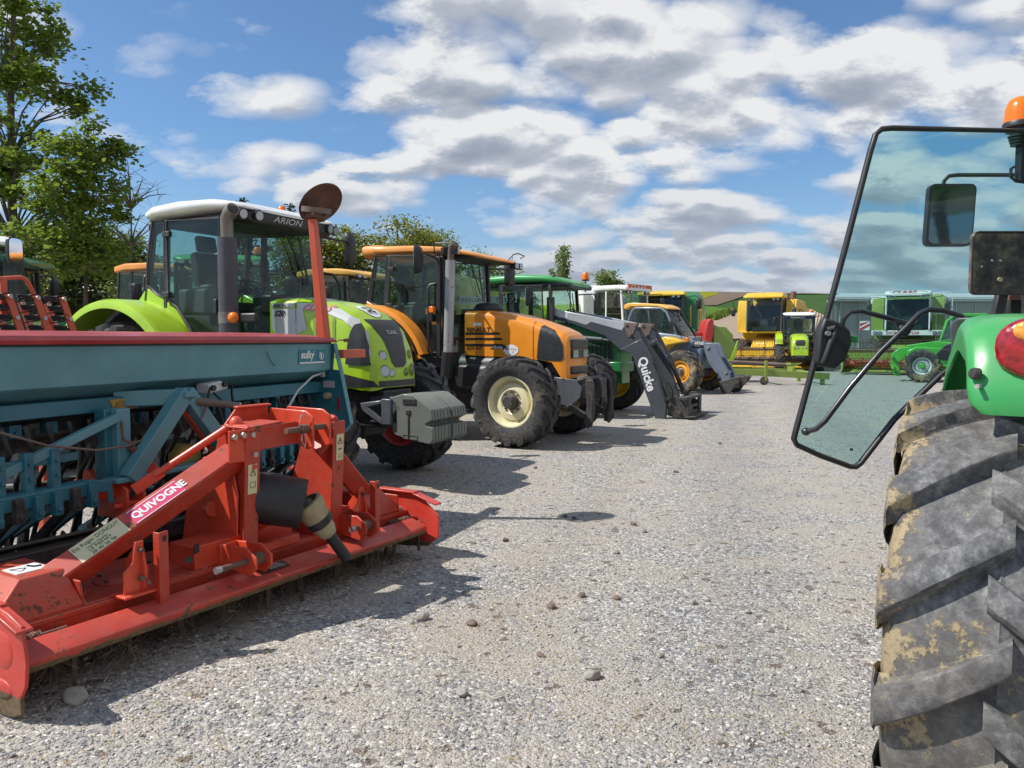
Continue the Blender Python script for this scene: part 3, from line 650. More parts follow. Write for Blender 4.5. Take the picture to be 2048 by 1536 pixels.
# ------------------------------------------------------------------ bodies
def hood_ring(x, w, zt, zb, sh=.2, n=2.6, wb=None, k=17):
    """cross-section of a bonnet: straight flanks, rounded top"""
    pts = [(x, -(wb or w), zb)]; zs = zt - sh
    pts.append((x, -w, zb + (zs - zb) * .5))
    for i in range(k):
        a = PI - PI * i / (k - 1); c, s_ = math.cos(a), math.sin(a)
        pts.append((x, w * math.copysign(abs(c) ** (2 / n), c), zs + sh * abs(s_) ** (2 / n)))
    pts.append((x, w, zb + (zs - zb) * .5)); pts.append((x, (wb or w), zb)); return pts
def lerp(a, b, t): return a + (b - a) * t
def interp(st, x):
    for i in range(len(st) - 1):
        if st[i][0] <= x <= st[i + 1][0]:
            t = (x - st[i][0]) / (st[i + 1][0] - st[i][0]); return [lerp(p, q, t) for p, q in zip(st[i], st[i + 1])]
    return st[-1] if x > st[-1][0] else st[0]
def hood(st, n=2.6, sub=4):
    mb = MB(); rings = []
    # st rows: x, halfwidth, ztop, zbot, shoulder
    for i in range(len(st) - 1):
        for j in range(sub):
            t = j / sub; row = [lerp(p, q, t) for p, q in zip(st[i], st[i + 1])]; rings.append(hood_ring(row[0], row[1], row[2], row[3], row[4], n))
    r = st[-1]; rings.append(hood_ring(r[0], r[1], r[2], r[3], r[4], n))
    mb.loft(rings, caps=True); return mb
def closed_tube(poly, y, r, n=6, mb=None, ax='y'):
    mb = mb or MB()
    mb.tube([(x, y, z) if ax == 'y' else (y, x, z) for x, z in poly], r, n, closed=True); return mb
def pane_xz(mb, poly, y, t=.006): mb.prism(poly, y - t / 2, y + t / 2, 'y'); return mb
def quadpane(mb, a, b, c, d, t=.006):
    a, b, c, d = (Vector(v) for v in (a, b, c, d)); nn = (b - a).cross(d - a).normalized() * t / 2
    vs = [v + nn for v in (a, b, c, d)] + [v - nn for v in (a, b, c, d)]
    return mb.add(vs, [(0, 1, 2, 3), (7, 6, 5, 4), (0, 4, 5, 1), (1, 5, 6, 2), (2, 6, 7, 3), (3, 7, 4, 0)])
def seat(th, x, z, y=0, m='seat'):
    mb = MB(); mb.box((x, y, z), (.48, .48, .12)); mb.box((x - .26, y, z + .36), (.12, .46, .62), (0, -10, 0)); mb.box((x - .33, y, z + .78), (.09, .28, .2), (0, -10, 0)); mb.box((x, y, z - .2), (.3, .3, .3)); mb.box((x - .02, y - .28, z + .22), (.36, .07, .06)); mb.box((x - .02, y + .28, z + .22), (.36, .07, .06))
    return part('seat', mb, M[m], th, bevel=.03)
def steering(th, x, z, y=0):
    mb = MB(); c = Vector((x, y, z)); rot = Euler((0, R(-58), 0)).to_matrix()
    pts = [c + rot @ Vector((0, .2 * math.cos(a), .2 * math.sin(a))) for a in [2 * PI * i / 20 for i in range(20)]]
    mb.tube(pts, .014, 6, closed=True)
    for k in (0, 7, 13): mb.tube([c, pts[k]], .01, 5)
    mb.tube([c, c + Vector((.3, 0, -.5))], .035, 8); mb.box((x + .28, y, z - .38), (.28, .4, .5))
    return part('steering_wheel', mb, M['int'], th)
def fender(th, cx, cz, r, a0, a1, y0, y1, mat, lip=.04, front=None, name='fender', thick=.012, edge=.05, n=22):
    """wheel arch shell between y0 (cab side) and y1 (outer), angles from the +x axis"""
    mb = MB(); s = 1 if y1 > y0 else -1; rings = []
    for i in range(n + 1):
        a = R(lerp(a0, a1, i / n)); 
        def P(rr, y): return (cx + rr * math.cos(a), y, cz + rr * math.sin(a))
        rings.append([P(r, y0), P(r, y1 - s * edge), P(r - edge * .25, y1 - s * edge * .3), P(r - edge, y1), P(r - edge - lip, y1), P(r - edge - lip, y1 - s * .012), P(r - edge, y1 - s * thick), P(r - thick - edge * .25, y1 - s * edge * .5), P(r - thick, y1 - s * edge), P(r - thick, y0)])
    mb.loft(rings, caps=True, loop=True)
    return part(name, mb, mat, th)
def lamp(th, c, r, d=(1, 0, 0), body='black', lens='lens', name='work_lamp', depth=.07):
    c = Vector(c); d = Vector(d).normalized(); mb = MB(); mb.tube([c - d * depth, c - d * depth * .3, c], r, 16, rs=[r * .7, r * 1.05, r * 1.08])
    o = part(name, mb, M[body], th); l = MB(); l.cyl(c - d * .002, c + d * .006, r * .84, 16); part('lens', l, M[lens], o); return o
def boxlamp(th, c, sz, name='work_lamp', lens='lens', rot=None, face=(1, 0, 0)):
    mb = MB(); mb.box(c, sz, rot); o = part(name, mb, M['black'], th, bevel=.008); f = Vector(face); l = MB()
    l.box(Vector(c) + Vector((f.x * sz[0] / 2, f.y * sz[1] / 2, f.z * sz[2] / 2)), [sz[i] * .82 if abs(f[i]) < .5 else .008 for i in range(3)], rot); part('lens', l, M[lens], o); return o
def vmirror(th, c, w, h, d, yaw=0, arm=None, name='side_mirror', glassback=True, t=.07, armr=.016):
    """mirror housing, glass faces local -x"""
    c = Vector(c); mb = MB(); rot = Euler((0, 0, R(yaw))).to_matrix()
    def rr(x, k): return [c + rot @ Vector((x, w / 2 * k * math.copysign(abs(math.cos(a)) ** .5, math.cos(a)), h / 2 * k * math.copysign(abs(math.sin(a)) ** .35, math.sin(a)))) for a in [2 * PI * i / 20 for i in range(20)]]
    mb.loft([rr(-t / 2, 1), rr(0, 1.0), rr(t * .4, .86), rr(t * .6, .5)], loop=True); o = part(name, mb, M['black'], th)
    g = MB(); g.loft([rr(-t / 2 - .004, .9), rr(-t / 2 + .002, .9)], loop=True); part('mirror_glass', g, M['mirror'], o)
    if arm: a = MB(); a.tube(arm, armr, 7); part('mirror_arm', a, M['black'], o)
    return o
def beacon(th, c, r=.07, h=.13, name='beacon'):
    mb = MB(); c = Vector(c); mb.cyl(c, c + Vector((0, 0, .03)), r * 1.05, 18); o = part(name, mb, M['black'], th)
    l = MB(); l.lathe([(r, .03), (r * .98, h * .5), (r * .85, h * .82), (r * .5, h * .98), (.001, h)], c, 20, 'z'); part('lens', l, M['amber'], o); return o

def cab(th, S):
    """cab frame, panes, roof. S: w, quarter (rear side glass poly), door (poly), wt/wb front corners"""
    w = S['w']; fr = MB(); fr.cm = 0; gl_names = []
    fm = M[S.get('frame', 'blackm')]; g = M['gcab']
    for s in (-1, 1):
        q = S.get('quarter')
        if q: 
            m = MB(); pane_xz(m, q, s * w); part('side_window', m, g, th); f = MB(); closed_tube(q, s * w, .022, 6, f); part('window_frame', f, fm, th)
        m = MB(); pane_xz(m, S['door'], s * (w + .012)); d = part('cab_door', m, g, th); f = MB(); closed_tube(S['door'], s * (w + .012), S.get('dr', .018), 6, f); part('door_frame', f, fm, d)
        hd = MB(); hx, hz = S['handle']; hd.box((hx, s * (w + .04), hz), (.05, .05, .16)); part('handle', hd, M['black'], d, bevel=.01)
        for hx, hz in S.get('hinges', []):
            hh = MB(); hh.box((hx, s * (w + .035), hz), (.11, .05, .06)); part('hinge', hh, M['blackm'], d, bevel=.006)
    (xt, zt), (xb, zb) = S['ws']   # windscreen top / bottom
    wt = w - .02; m = MB(); quadpane(m, (xt, -wt, zt), (xt, wt, zt), (xb, wt, zb), (xb, -wt, zb)); part('windscreen', m, g, th)
    (xrt, zrt), (xrb, zrb) = S['rear']
    m = MB(); quadpane(m, (xrt, -wt, zrt), (xrt, wt, zrt), (xrb, wt, zrb), (xrb, -wt, zrb)); part('rear_window', m, g, th)
    f = MB()
    for s in (-1, 1):
        f.beam((xt, s * (w - .02), zt), (xb, s * (w - .02), zb), .07, .06, up=(0, 1, 0)); f.beam((xb, s * (w - .02), zb), (S['apost'][0], s * (w - .02), S['apost'][1]), .07, .06, up=(0, 1, 0))
        f.beam((xrt, s * (w - .02), zrt), (xrb, s * (w - .02), zrb), .06, .06, up=(0, 1, 0))
        if S.get('bpost'): (a, b), (c, d) = S['bpost']; f.beam((a, s * (w - .01), b), (c, s * (w - .01), d), .06, .05, up=(0, 1, 0))
    f.beam((xt, -w, zt), (xt, w, zt), .06, .06); f.beam((xb, -w, zb), (xb, w, zb), .06, .06); f.beam((xrb, -w, zrb), (xrb, w, zrb), .06, .06)
    part('cab_frame', f, fm, th, bevel=.01)
    # floor tub, firewall and rear wall under the glass
    m = MB(); m.prism(S['tub'], -w + .05, w - .05, 'y'); part('cab_base', m, M['int'], th)
    x = S['seat'][0]; seat(th, x, S['seat'][1], m=S.get('seatm', 'seat')); steering(th, S['steer'][0], S['steer'][1])
    m = MB(); m.box((x + .05, -.42, S['seat'][1] + .05), (.6, .16, .3)); m.box((x + .2, -.42, S['seat'][1] + .22), (.3, .12, .06)); m.box((S['steer'][0] + .25, 0, S['steer'][1] - .55), (.35, .5, .5)); part('console', m, M['intl'], th, bevel=.03)
    wp = MB(); a = Vector((xt + .05, .1, zt - .04)); wp.tube([a, a + Vector((.0, .25, -.5)) + Vector(((xb - xt) * .6, 0, 0))], .01, 5); b = a + Vector((.015, .25, -.35)); wp.beam(b + Vector((.01, -.04, .3)), b + Vector((.02, .1, -.25)), .01, .03); part('wiper', wp, M['black'], th)
def roof_shell(st, n=3.2, k=18):
    """st rows: x, halfwidth, ztop, zbot -> closed shell with rounded edges"""
    rings = []
    for x, w, zt, zb in st:
        zc, h = (zt + zb) / 2, (zt - zb) / 2
        rings.append([(x, w * math.copysign(abs(math.cos(a)) ** (2 / 5.), math.cos(a)), zc + h * math.copysign(abs(math.sin(a)) ** (2 / n), math.sin(a))) for a in [2 * PI * i / (2 * k) for i in range(2 * k)]])
    return MB().loft(rings, loop=True)
def chassis(th, x0, x1, z=.85, w=.5, h=.4, mat='chassis'):
    m = MB(); m.box(((x0 + x1) / 2, 0, z), (x1 - x0, w, h)); m.box(((x0 + x1) / 2 - .5, 0, z - .2), ((x1 - x0) * .4, w * .8, .3))
    m.box((0, 0, .66), (.24, 1.35, .20)); m.box((0, 0, .72), (.5, .4, .36))
    m.cyl((x0 + .0, -.75, z), (x0, .75, z), .16, 12)
    return part('chassis', m, M[mat], th, bevel=.02)
# ================================================================== lime tractor with white roof (nearest of the row)
def wmat(o): return o
def arion(th, full=True):
    st = [(-.86, .44, 2.06, 1.32, .09), (-.5, .44, 2.06, 1.30, .10), (-.1, .44, 2.0, 1.12, .16), (.2, .435, 1.90, 1.08, .26), (.38, .42, 1.765, 1.06, .34), (.47, .39, 1.63, 1.05, .40), (.53, .34, 1.47, 1.06, .34), (.56, .27, 1.34, 1.08, .24)]
    hb = hood(st, 2.9, 6); H_ = part('hood', hb, M['lime'], th, angle=50); bv = bvh_of(hb)
    for sd in ('R', 'L'):
        m = MB(); wrap(m, polyfill([(.19, 1.33), (.22, 1.55), (.27, 1.74), (.31, 1.755), (.37, 1.69), (.44, 1.52), (.475, 1.32), (.34, 1.315)], .02), bv, sd, .014); part('side_grille', m, M['grille'], H_, angle=60)
        m = MB(); wrap(m, polyfill([(-.1, 1.09), (-.1, 1.22), (.1, 1.24), (.35, 1.19), (.50, 1.155), (.54, 1.09)], .03), bv, sd, .009); part('lower_grille', m, M['grille'], H_, angle=60)
        m = MB(); wrap(m, polyfill([(-.46, 1.925), (-.1, 1.88), (.15, 1.79), (.32, 1.67), (.45, 1.42), (.475, 1.42), (.40, 1.66), (.27, 1.80), (.05, 1.91), (-.2, 1.965), (-.46, 1.985)], .015), bv, sd, .007); wrap(m, polyfill([(-.83, 1.72), (-.83, 1.93), (-.38, 1.92), (-.33, 1.70), (-.6, 1.60), (-.78, 1.66)], .03), bv, sd, .006); wrap(m, polyfill([(-.83, 1.94), (-.83, 1.985), (-.5, 1.985), (-.5, 1.94)], .015), bv, sd, .007); part('side_stripe', m, M['decalgy'], H_, angle=60)
        m = MB()
        for k in range(3): wrap(m, polyfill([(-.24 + k * .13, 1.40), (-.24 + k * .13, 1.84), (-.20 + k * .13, 1.85 - .02 * k), (-.20 + k * .13, 1.40)], .05), bv, sd, .005)
        m2 = MB(); wrap(m2, polyfill([(-.485, 1.32), (-.485, 2.03), (-.475, 2.03), (-.475, 1.32)], .05), bv, sd, .006); part('panel_gap', m2, M['black'], H_)
        part('cooling_slot', m, M['limed'], H_)
    m = MB(); wrap(m, txt_at('ARION', -.81, 1.94, .058, .35, .02, 1.05), bv, 'R', .015); part('name_lettering', m, M['decalk'], H_, smooth=False); m = MB(); wrap(m, txt_at('520', -.79, 1.845, .085, .35, .03, 1.15), bv, 'R', .014); part('model_lettering', m, M['decalk'], H_, smooth=False)
    m = MB(); wrap(m, txt_at('CLAAS', -.38, 1.905, .085, .35, .03, 1.35, -.06), bv, 'R', .015); part('side_lettering', m, M['decalp'], H_, smooth=False)
    # front mask
    m = MB(); wrap(m, polyfill([(-.27, 1.80), (-.17, 1.55), (-.13, 1.34), (-.07, 1.29), (.07, 1.29), (.13, 1.34), (.17, 1.55), (.27, 1.80)], .03), bv, 'F', .008); fm = part('front_grille', m, M['grille'], H_, angle=70)
    m = MB(); wrap(m, txt_at('CLAAS', -.085, 1.64, .058, 0, .03), bv, 'F', .018); part('badge_lettering', m, M['decals'], fm, smooth=False)
    m = MB(); wrap(m, polyfill([(-.33, 1.09), (-.33, 1.155), (.33, 1.155), (.33, 1.09)], .03), bv, 'F', .010); part('lower_grille', m, M['grille'], H_, angle=70)
    for y, z, r in [(-.25, 1.42, .042), (-.255, 1.255, .052), (-.14, 1.235, .036), (.25, 1.42, .042), (.255, 1.255, .052), (.14, 1.235, .036)]:
        h = bv.ray_cast(Vector((5, y, z)), Vector((-1, 0, 0)))
        if h[0] is None: continue
        p = h[0]; d = Vector((1, .45 * (1 if y > 0 else -1), .06)).normalized(); mm = MB(); mm.cyl(p - d * .03, p + d * .004, r * 1.35, 20); o = part('headlight', mm, M['limed'], H_); l = MB(); l.cyl(p, p + d * .012, r, 20); part('lens', l, M['lens'], o)
    m = MB(); c = bv.ray_cast(Vector((.17, -.02, 8)), Vector((0, 0, -1))); cv = [(.17 + .13 * math.cos(a), -.02 + .13 * math.sin(a)) for a in [2 * PI * i / 28 for i in range(28)]]
    wrap(m, polyfill(cv, .02), bv, 'T', .007); sd_ = part('speed_disc', m, M['white'], H_)
    vs, fs = text2d('25', .17, 0, .03); m = MB(); wrap(m, cutmesh(([(.115 + b * 1.0, -.10 + a * .85) for a, b in vs], fs), .02), bv, 'T', .016); part('disc_number', m, M['decalk'], sd_, smooth=False)
    m = MB(); m.box((-.93, 0, 1.98), (.18, .86, .22)); m.prism([(-1.15, 1.95), (-.84, 2.04), (-.84, 1.5), (-1.1, 1.5)], -.40, .40, 'y'); part('cowl', m, M['black'], th, bevel=.03)
    S = dict(w=.75, quarter=[(-2.13, 2.93), (-2.33, 2.945), (-2.42, 2.55), (-2.46, 2.22), (-2.30, 2.12), (-2.16, 2.06)], door=[(-2.08, 2.93), (-1.25, 2.91), (-1.23, 2.3), (-1.22, 1.30), (-1.5, 1.30), (-1.62, 1.45), (-1.75, 1.72), (-1.95, 1.95), (-2.10, 2.06)],
             handle=(-1.30, 1.95), hinges=[(-2.06, 2.78), (-2.09, 2.10)], ws=((-1.18, 2.90), (-1.10, 1.62)), apost=(-1.12, 1.2), rear=((-2.34, 2.92), (-2.5, 1.95)),
             tub=[(-2.5, 1.9), (-2.2, 1.85), (-1.95, 1.62), (-1.8, 1.45), (-1.15, 1.42), (-1.12, 1.05), (-1.8, 1.0), (-2.5, 1.3)], seat=(-2.0, 1.98), steer=(-1.5, 2.2), bpost=((-2.1, 2.95), (-2.15, 1.95)))
    cab(th, S)
    rs = roof_shell([(-2.56, .5, 3.06, 2.99), (-2.5, .72, 3.10, 2.97), (-2.3, .80, 3.14, 2.965), (-1.9, .82, 3.165, 2.97), (-1.4, .81, 3.15, 2.985), (-1.05, .80, 3.09, 2.99), (-.92, .74, 3.04, 2.985), (-.86, .55, 3.01, 2.98)]); rf = part('roof', rs, M['white'], th)
    m = roof_shell([(-2.42, .66, 2.97, 2.90), (-1.9, .72, 2.975, 2.88), (-1.3, .74, 2.99, 2.87), (-1.0, .75, 3.0, 2.83), (-.90, .70, 3.0, 2.85), (-.87, .5, 2.99, 2.88)]); vz = part('roof_visor', m, M['black'], rf)
    m = MB(); vs, fs = text2d('ARION', .13, .35, .012, 1.1); m.add([(-.862, -.36 + a, 2.895 + b * .75) for a, b in vs], fs); part('visor_lettering', m, M['decals'], vz, smooth=False)
    for y in (-.76, -.58, .58, .74): lamp(rf, (-.90 if abs(y) > .7 else -.85, y, 2.93), .058, (1, -.1 if y < 0 else .1, -.1))
    beacon(rf, (-1.55, .5, 3.13), .055, .12)
    lamp(rf, (-2.50, -.62, 2.90), .08, (-.9, -.3, -.1), lens='black', depth=.12)
    # exhaust with clamp
    m = MB(); m.cyl((-1.04, -.86, 1.10), (-1.04, -.86, 2.67), .102, 24); ex = part('exhaust', m, M['exh'], th)
    m = MB(); m.tube([(-1.04, -.86, 2.66), (-1.04, -.86, 2.80), (-1.03, -.87, 2.87), (-.98, -.88, 2.93), (-.90, -.90, 2.96)], .05, 14, rs=[.066, .066, .066, .068, .07]); part('exhaust_tip', m, paint('stained_pipe', (0.20, 0.18, 0.15), .5, .3, metal=.4, coat=0, rust=.35, fade=.3), ex); m = MB(); m.cyl((-.905, -.899, 2.958), (-.897, -.901, 2.962), .058, 16); part('pipe_mouth', m, M['black'], ex)
    m = MB(); m.cyl((-1.04, -.86, 1.76), (-1.04, -.86, 1.88), .106, 20); part('clamp', m, paint('scuffed_clamp', (0.16, 0.155, 0.15), .5, .4, metal=.3, coat=0, fade=.4), ex)
    m = MB(); m.box((-.80, -.84, 1.82), (.30, .05, .10)); m.beam((-1.04, -.8, 1.3), (-1.04, -.5, 1.3), .06, .08); ar = part('indicator_arm', m, M['black'], th, bevel=.02); m = MB(); m.cm = 0; m.ell((-.90, -.93, 1.82), (.065, .05, .06)); part('indicator', m, [M['amber']], ar)
    for s in (-1, 1):
        fender(th, -2.62, .92, 1.13, 150, 14, s * .70, s * 1.20, M['lime'], .03, edge=.08, n=30)
        m = MB(); m.prism([(-3.55, 1.2), (-3.4, 1.75), (-3.0, 2.0), (-2.3, 2.0), (-1.85, 1.7), (-1.6, 1.2), (-2.0, .8), (-3.2, .8)], s * .60, s * .68, 'y'); part('wheel_well', m, M['black'], th)  # black plate added so the space under the fender looks dark
        m = MB(); m.prism([(-2.46, 2.20), (-2.30, 2.13), (-2.10, 2.02), (-1.95, 1.90), (-1.75, 1.62), (-1.6, 1.3), (-1.75, 1.2), (-2.7, 1.9), (-2.62, 2.04)], s * .70, s * .76, 'y'); part('fender_inner', m, M['lime'], th, bevel=.02)
        vmirror(th, (-1.08, s * 1.25, 2.76), .17, .44, 0, 0 if s > 0 else 6, arm=[(-1.16, s * .76, 2.88), (-1.1, s * 1.0, 2.86), (-1.08, s * 1.25, 2.86)]) if s > 0 else None
        m = MB()
        for k in range(3): m.box((-1.45, s * .82, .55 + k * .28), (.38, .22, .035))
        m.box((-1.64, s * .82, .85), (.02, .2, .75)); m.box((-1.26, s * .82, .85), (.02, .2, .75)); part('steps', m, M['black'], th)
    m = MB(); m.tube([(-1.12, .74, 2.42), (-1.0, .80, 2.40), (-.92, .82, 2.28), (-.88, .84, 1.8), (-.9, .84, 1.55)], .018, 7); part('handrail', m, M['black'], th)
    chassis(th, -2.8, .55)
    for s in (-1, 1):
        wheel(th, (0, s * .95, .66), .66, .46, .34, M['rimred'], M['chassis'], s, 17, steer=-4, skew=.85)
        wheel(th, (-2.62, s * .92, .90), .90, .52, .50, M['rimred'], M['chassis'], s, 20, skew=.85)
    m = MB()
    for s in (-1, 1):
        m.box((.66, s * .36, .84), (.12, .05, .27)); m.prism([(.32, .92), (.6, .96), (.6, .92), (.42, .88), (.6, .76), (.6, .70), (.35, .84)], s * .34, s * .38, 'y')
    m.box((.55, 0, .85), (.35, .56, .28)); part('weight_bracket', m, M['dgrey'], th, bevel=.01)
    n = 12; wob = None
    for k in range(n):
        m = MB(); y = -.345 + k * .0575; xo = .0
        # outline of one suitcase weight
        pl = [(.70, .99), (.84, 1.03), (.98, 1.02), (1.19, .88), (1.21, .78), (1.12, .735), (1.12, .715), (1.21, .70), (1.21, .57), (1.17, .53), (1.0, .55), (.75, .60), (.71, .64), (.71, .72), (.76, .73), (.76, .93), (.71, .93)]
        if k in (5, 6): pl = [(x - (.022 if x > 1.15 else 0), z) for x, z in pl]
        m.prism(pl, y, y + .046, 'y'); part('ballast_weight', m, M['weight'], th, bevel=.008)
    m = MB(); m.box((.93, -.349, .955), (.16, .012, .06)); m.box((.915, -.350, .845), (.05, .014, .05)); m.box((.917, -.350, .70), (.012, .012, .26)); part('weight_recess', m, M['blackm'], th, bevel=.004)
    m = MB(); vs = [(.85, .575), (1.02, .57), (1.02, .61), (.85, .615)]; 
    for a, b in zip(vs, vs[1:] + vs[:1]): m.beam((a[0], -.348, a[1]), (b[0], -.348, b[1]), .006, .006)
    part('weight_plate', m, M['weight'], th)
A_ = thing('tractor', 'lime tractor with white cab roof, grey front weights and a 25 disc on its hood', 'tractor', (-1.72, 8.58, 0), 27, 'tractors parked in a row facing the yard'); arion(A_)

# ================================================================== orange tractor
def renault(th):
    st = [(-1.17, .42, 2.05, 1.34, .10), (-.8, .42, 2.05, 1.32, .13), (-.3, .42, 1.98, 1.31, .17), (.05, .42, 1.88, 1.28, .20), (.35, .42, 1.78, 1.24, .20), (.51, .415, 1.71, 1.0, .18), (.585, .39, 1.65, .99, .16), (.615, .34, 1.60, 1.0, .14)]
    hb = hood(st, 3.6, 5); H_ = part('hood', hb, M['orange'], th, angle=45); bv = bvh_of(hb)
    for sd in ('R', 'L'):
        m = MB(); wrap(m, polyfill([(.10, 1.27), (.12, 1.55), (.16, 1.78), (.19, 1.80), (.38, 1.72), (.47, 1.62), (.53, 1.50), (.535, 1.30), (.50, 1.26)], .04), bv, sd, .007); part('side_grille', m, M['grille'], H_, angle=60)
        m = MB()
        for i, z in enumerate((1.66, 1.575, 1.48)): wrap(m, polyfill([(-1.16, z), (-1.16, z + .035 + .02 * i * 0), (-.55 + .03 * i, z + .035), (-.52 + .05 * i, z)], .06), bv, sd, .005)
        wrap(m, polyfill([(-.72, 1.435), (-.62, 1.485), (-.42, 1.485), (-.38, 1.435)], .06), bv, sd, .006); part('side_stripe', m, M['decalk'], H_)
        m = MB(); wrap(m, polyfill([(.035, 1.28), (.035, 1.86), (.043, 1.86), (.043, 1.28)], .05), bv, sd, .005); part('panel_gap', m, M['decalk'], H_)
    m = MB(); wrap(m, txt_at('RENAULT', -1.13, 1.705, .098, 0, .028, .98), bv, 'R', .007); part('hood_lettering', m, M['decalk'], H_, smooth=False); m = MB(); wrap(m, txt_at('620 RZ', -1.14, 1.425, .07, .3, .02, 1.3), bv, 'R', .007); part('type_lettering', m, M['decalk'], H_, smooth=False)
    m = MB(); wrap(m, txt_at('Ares', -.66, 1.44, .075, .2, .02, 1.2), bv, 'R', .012); part('model_lettering', m, M['decalw'], H_, smooth=False)
    m = MB(); wrap(m, polyfill([(-.34 + .13 * math.cos(a), 1.42 + .085 * math.sin(a)) for a in [2 * PI * i / 24 for i in range(24)]], .06), bv, 'R', .006); rs_ = part('round_sticker', m, M['white'], H_)
    m = MB(); wrap(m, txt_at('NEUE PNEUS', -.43, 1.425, .032), bv, 'R', .010); part('sticker_lettering', m, M['decalr'], rs_, smooth=False); m = MB()
    wrap(m, txt_at('GT', -.33, 1.38, .032), bv, 'R', .010); part('sticker_lettering', m, M['decalr'], rs_, smooth=False)
    m = MB(); wrap(m, polyfill([(-1.0, 1.80), (-1.0, 1.85), (-.86, 1.85), (-.86, 1.80)], .05), bv, 'R', .006); part('small_plate', m, M['decalw'], H_)
    for s in (-1, 1):
        boxlamp(H_, (.60, s * .20, 1.37), (.10, .24, .14), 'headlight'); 
    m = MB(); m.box((.605, 0, 1.52), (.09, .66, .14)); part('front_grille', m, M['grille'], H_, bevel=.02)
    m = MB(); m.box((.60, 0, 1.12), (.095, .66, .12)); part('lower_grille', m, M['grille'], H_, bevel=.02)
    m = MB(); m.box((.632, 0, 1.37), (.03, .14, .14)); part('grille_badge_panel', m, M['grille'], H_)
    m = MB(); m.lathe([(.24, 0), (.25, .05), (.2, .12), (.1, .14), (.001, .145)], (-.95, -.02, 2.04), 24, 'z'); m.box((-1.15, 0, 2.02), (.3, .66, .1)); part('pre_cleaner', m, M['black'], th, bevel=.02)
    S = dict(w=.75, quarter=[(-2.43, 2.93), (-2.66, 2.95), (-2.76, 2.5), (-2.82, 2.22), (-2.65, 2.14), (-2.48, 2.09)], door=[(-2.36, 2.94), (-1.47, 2.90), (-1.47, 1.38), (-1.80, 1.38), (-1.92, 1.62), (-2.15, 1.90), (-2.40, 2.06)],
             handle=(-1.56, 1.95), hinges=[(-2.33, 2.72), (-2.37, 2.14)], ws=((-1.40, 2.88), (-1.34, 1.60)), apost=(-1.36, 1.25), rear=((-2.66, 2.92), (-2.84, 1.95)),
             tub=[(-2.8, 1.85), (-2.45, 1.85), (-2.2, 1.6), (-2.05, 1.40), (-1.4, 1.38), (-1.36, 1.15), (-2.1, 1.05), (-2.8, 1.3)], seat=(-2.3, 1.95), steer=(-1.8, 2.12), bpost=((-2.4, 2.95), (-2.45, 2.0)))
    cab(th, S)
    rs = roof_shell([(-2.98, .60, 3.11, 2.95), (-2.94, .74, 3.15, 2.92), (-2.72, .76, 3.15, 2.92), (-2.65, .76, 3.12, 2.955), (-2.0, .77, 3.10, 2.95), (-1.45, .76, 3.05, 2.925), (-1.0, .74, 2.96, 2.88), (-.80, .66, 2.90, 2.85), (-.76, .5, 2.87, 2.85)], n=4); rf = part('roof', rs, M['orangeroof'], th)
    m = MB(); m.box((-1.15, 0, 2.87), (.55, 1.36, .06)); part('roof_lining', m, M['black'], rf, bevel=.02)
    for x, y in [(-1.3, -.80), (-1.13, -.82)]: boxlamp(rf, (x, y, 2.95), (.13, .10, .12), rot=(0, 0, -40))
    m = MB(); m.tube([(-1.5, -.78, 2.92), (-1.5, -.80, 3.05), (-1.45, -.83, 3.08), (-1.05, -.86, 3.06), (-1.02, -.86, 3.0)], .010, 6); part('lamp_guard', m, M['black'], rf)
    for y in (.60, .76): boxlamp(rf, (-.80, y, 2.82), (.1, .14, .10))
    m = MB(); m.tube([(-.85, .45, 2.90), (-.75, .48, 3.0), (-.72, .6, 3.02), (-.72, .82, 3.0), (-.8, .82, 2.96)], .010, 6); part('lamp_guard', m, M['black'], rf)
    m = MB(); m.cyl((-1.21, -.86, 1.39), (-1.16, -.86, 2.80), .076, 20); ex = part('exhaust', m, M['exhs'], th)
    m = MB(); m.cyl((-1.25, -.86, .98), (-1.21, -.86, 1.39), .095, 20); part('exhaust_base', m, M['black'], ex)
    m = MB(); m.tube([(-1.16, -.86, 2.79), (-1.15, -.86, 2.94), (-1.13, -.87, 3.0), (-1.07, -.88, 3.05)], .052, 14, rs=[.05, .05, .054, .06]); part('exhaust_tip', m, M['brownst'], ex)
    m = MB(); m.tube([(-1.46, -.80, 2.46), (-1.55, -.84, 2.44), (-1.57, -.86, 2.36), (-1.57, -.86, 1.42), (-1.52, -.84, 1.30), (-1.46, -.80, 1.30)], .018, 7); part('handrail', m, M['black'], th)
    m = MB(); m.box((-1.43, -.78, 2.1), (.08, .05, 1.55)); part('door_post', m, M['black'], th, bevel=.01)
    m = MB(); m.box((-1.50, -.86, 2.05), (.09, .07, .10)); part('indicator', m, M['amber'], th, bevel=.012)
    for s in (-1, 1):
        fender(th, -2.70, .95, 1.20, 160, 20, s * .74, s * 1.02, M['orange'], .03, edge=.05, n=30)
        m = MB(); m.prism([(-2.84, 2.22), (-2.66, 2.13), (-2.48, 2.07), (-2.25, 1.92), (-2.02, 1.65), (-1.90, 1.36), (-1.80, 1.30), (-1.76, 1.28), (-2.1, 1.2), (-2.9, 1.9)], s * .72, s * .77, 'y'); part('fender_inner', m, M['orange'], th, bevel=.015)
        m = MB()
        for k in range(3): m.box((-1.62, s * .86, .5 + k * .27), (.40, .24, .035))
        m.box((-1.82, s * .86, .8), (.02, .2, .7)); m.box((-1.42, s * .86, .8), (.02, .2, .7)); part('steps', m, M['black'], th)
    vmirror(th, (-1.52, -1.20, 2.80), .26, .42, 0, 25, arm=[(-1.45, -.78, 2.84), (-1.5, -1.0, 2.90), (-1.5, -1.18, 2.90)], t=.11)
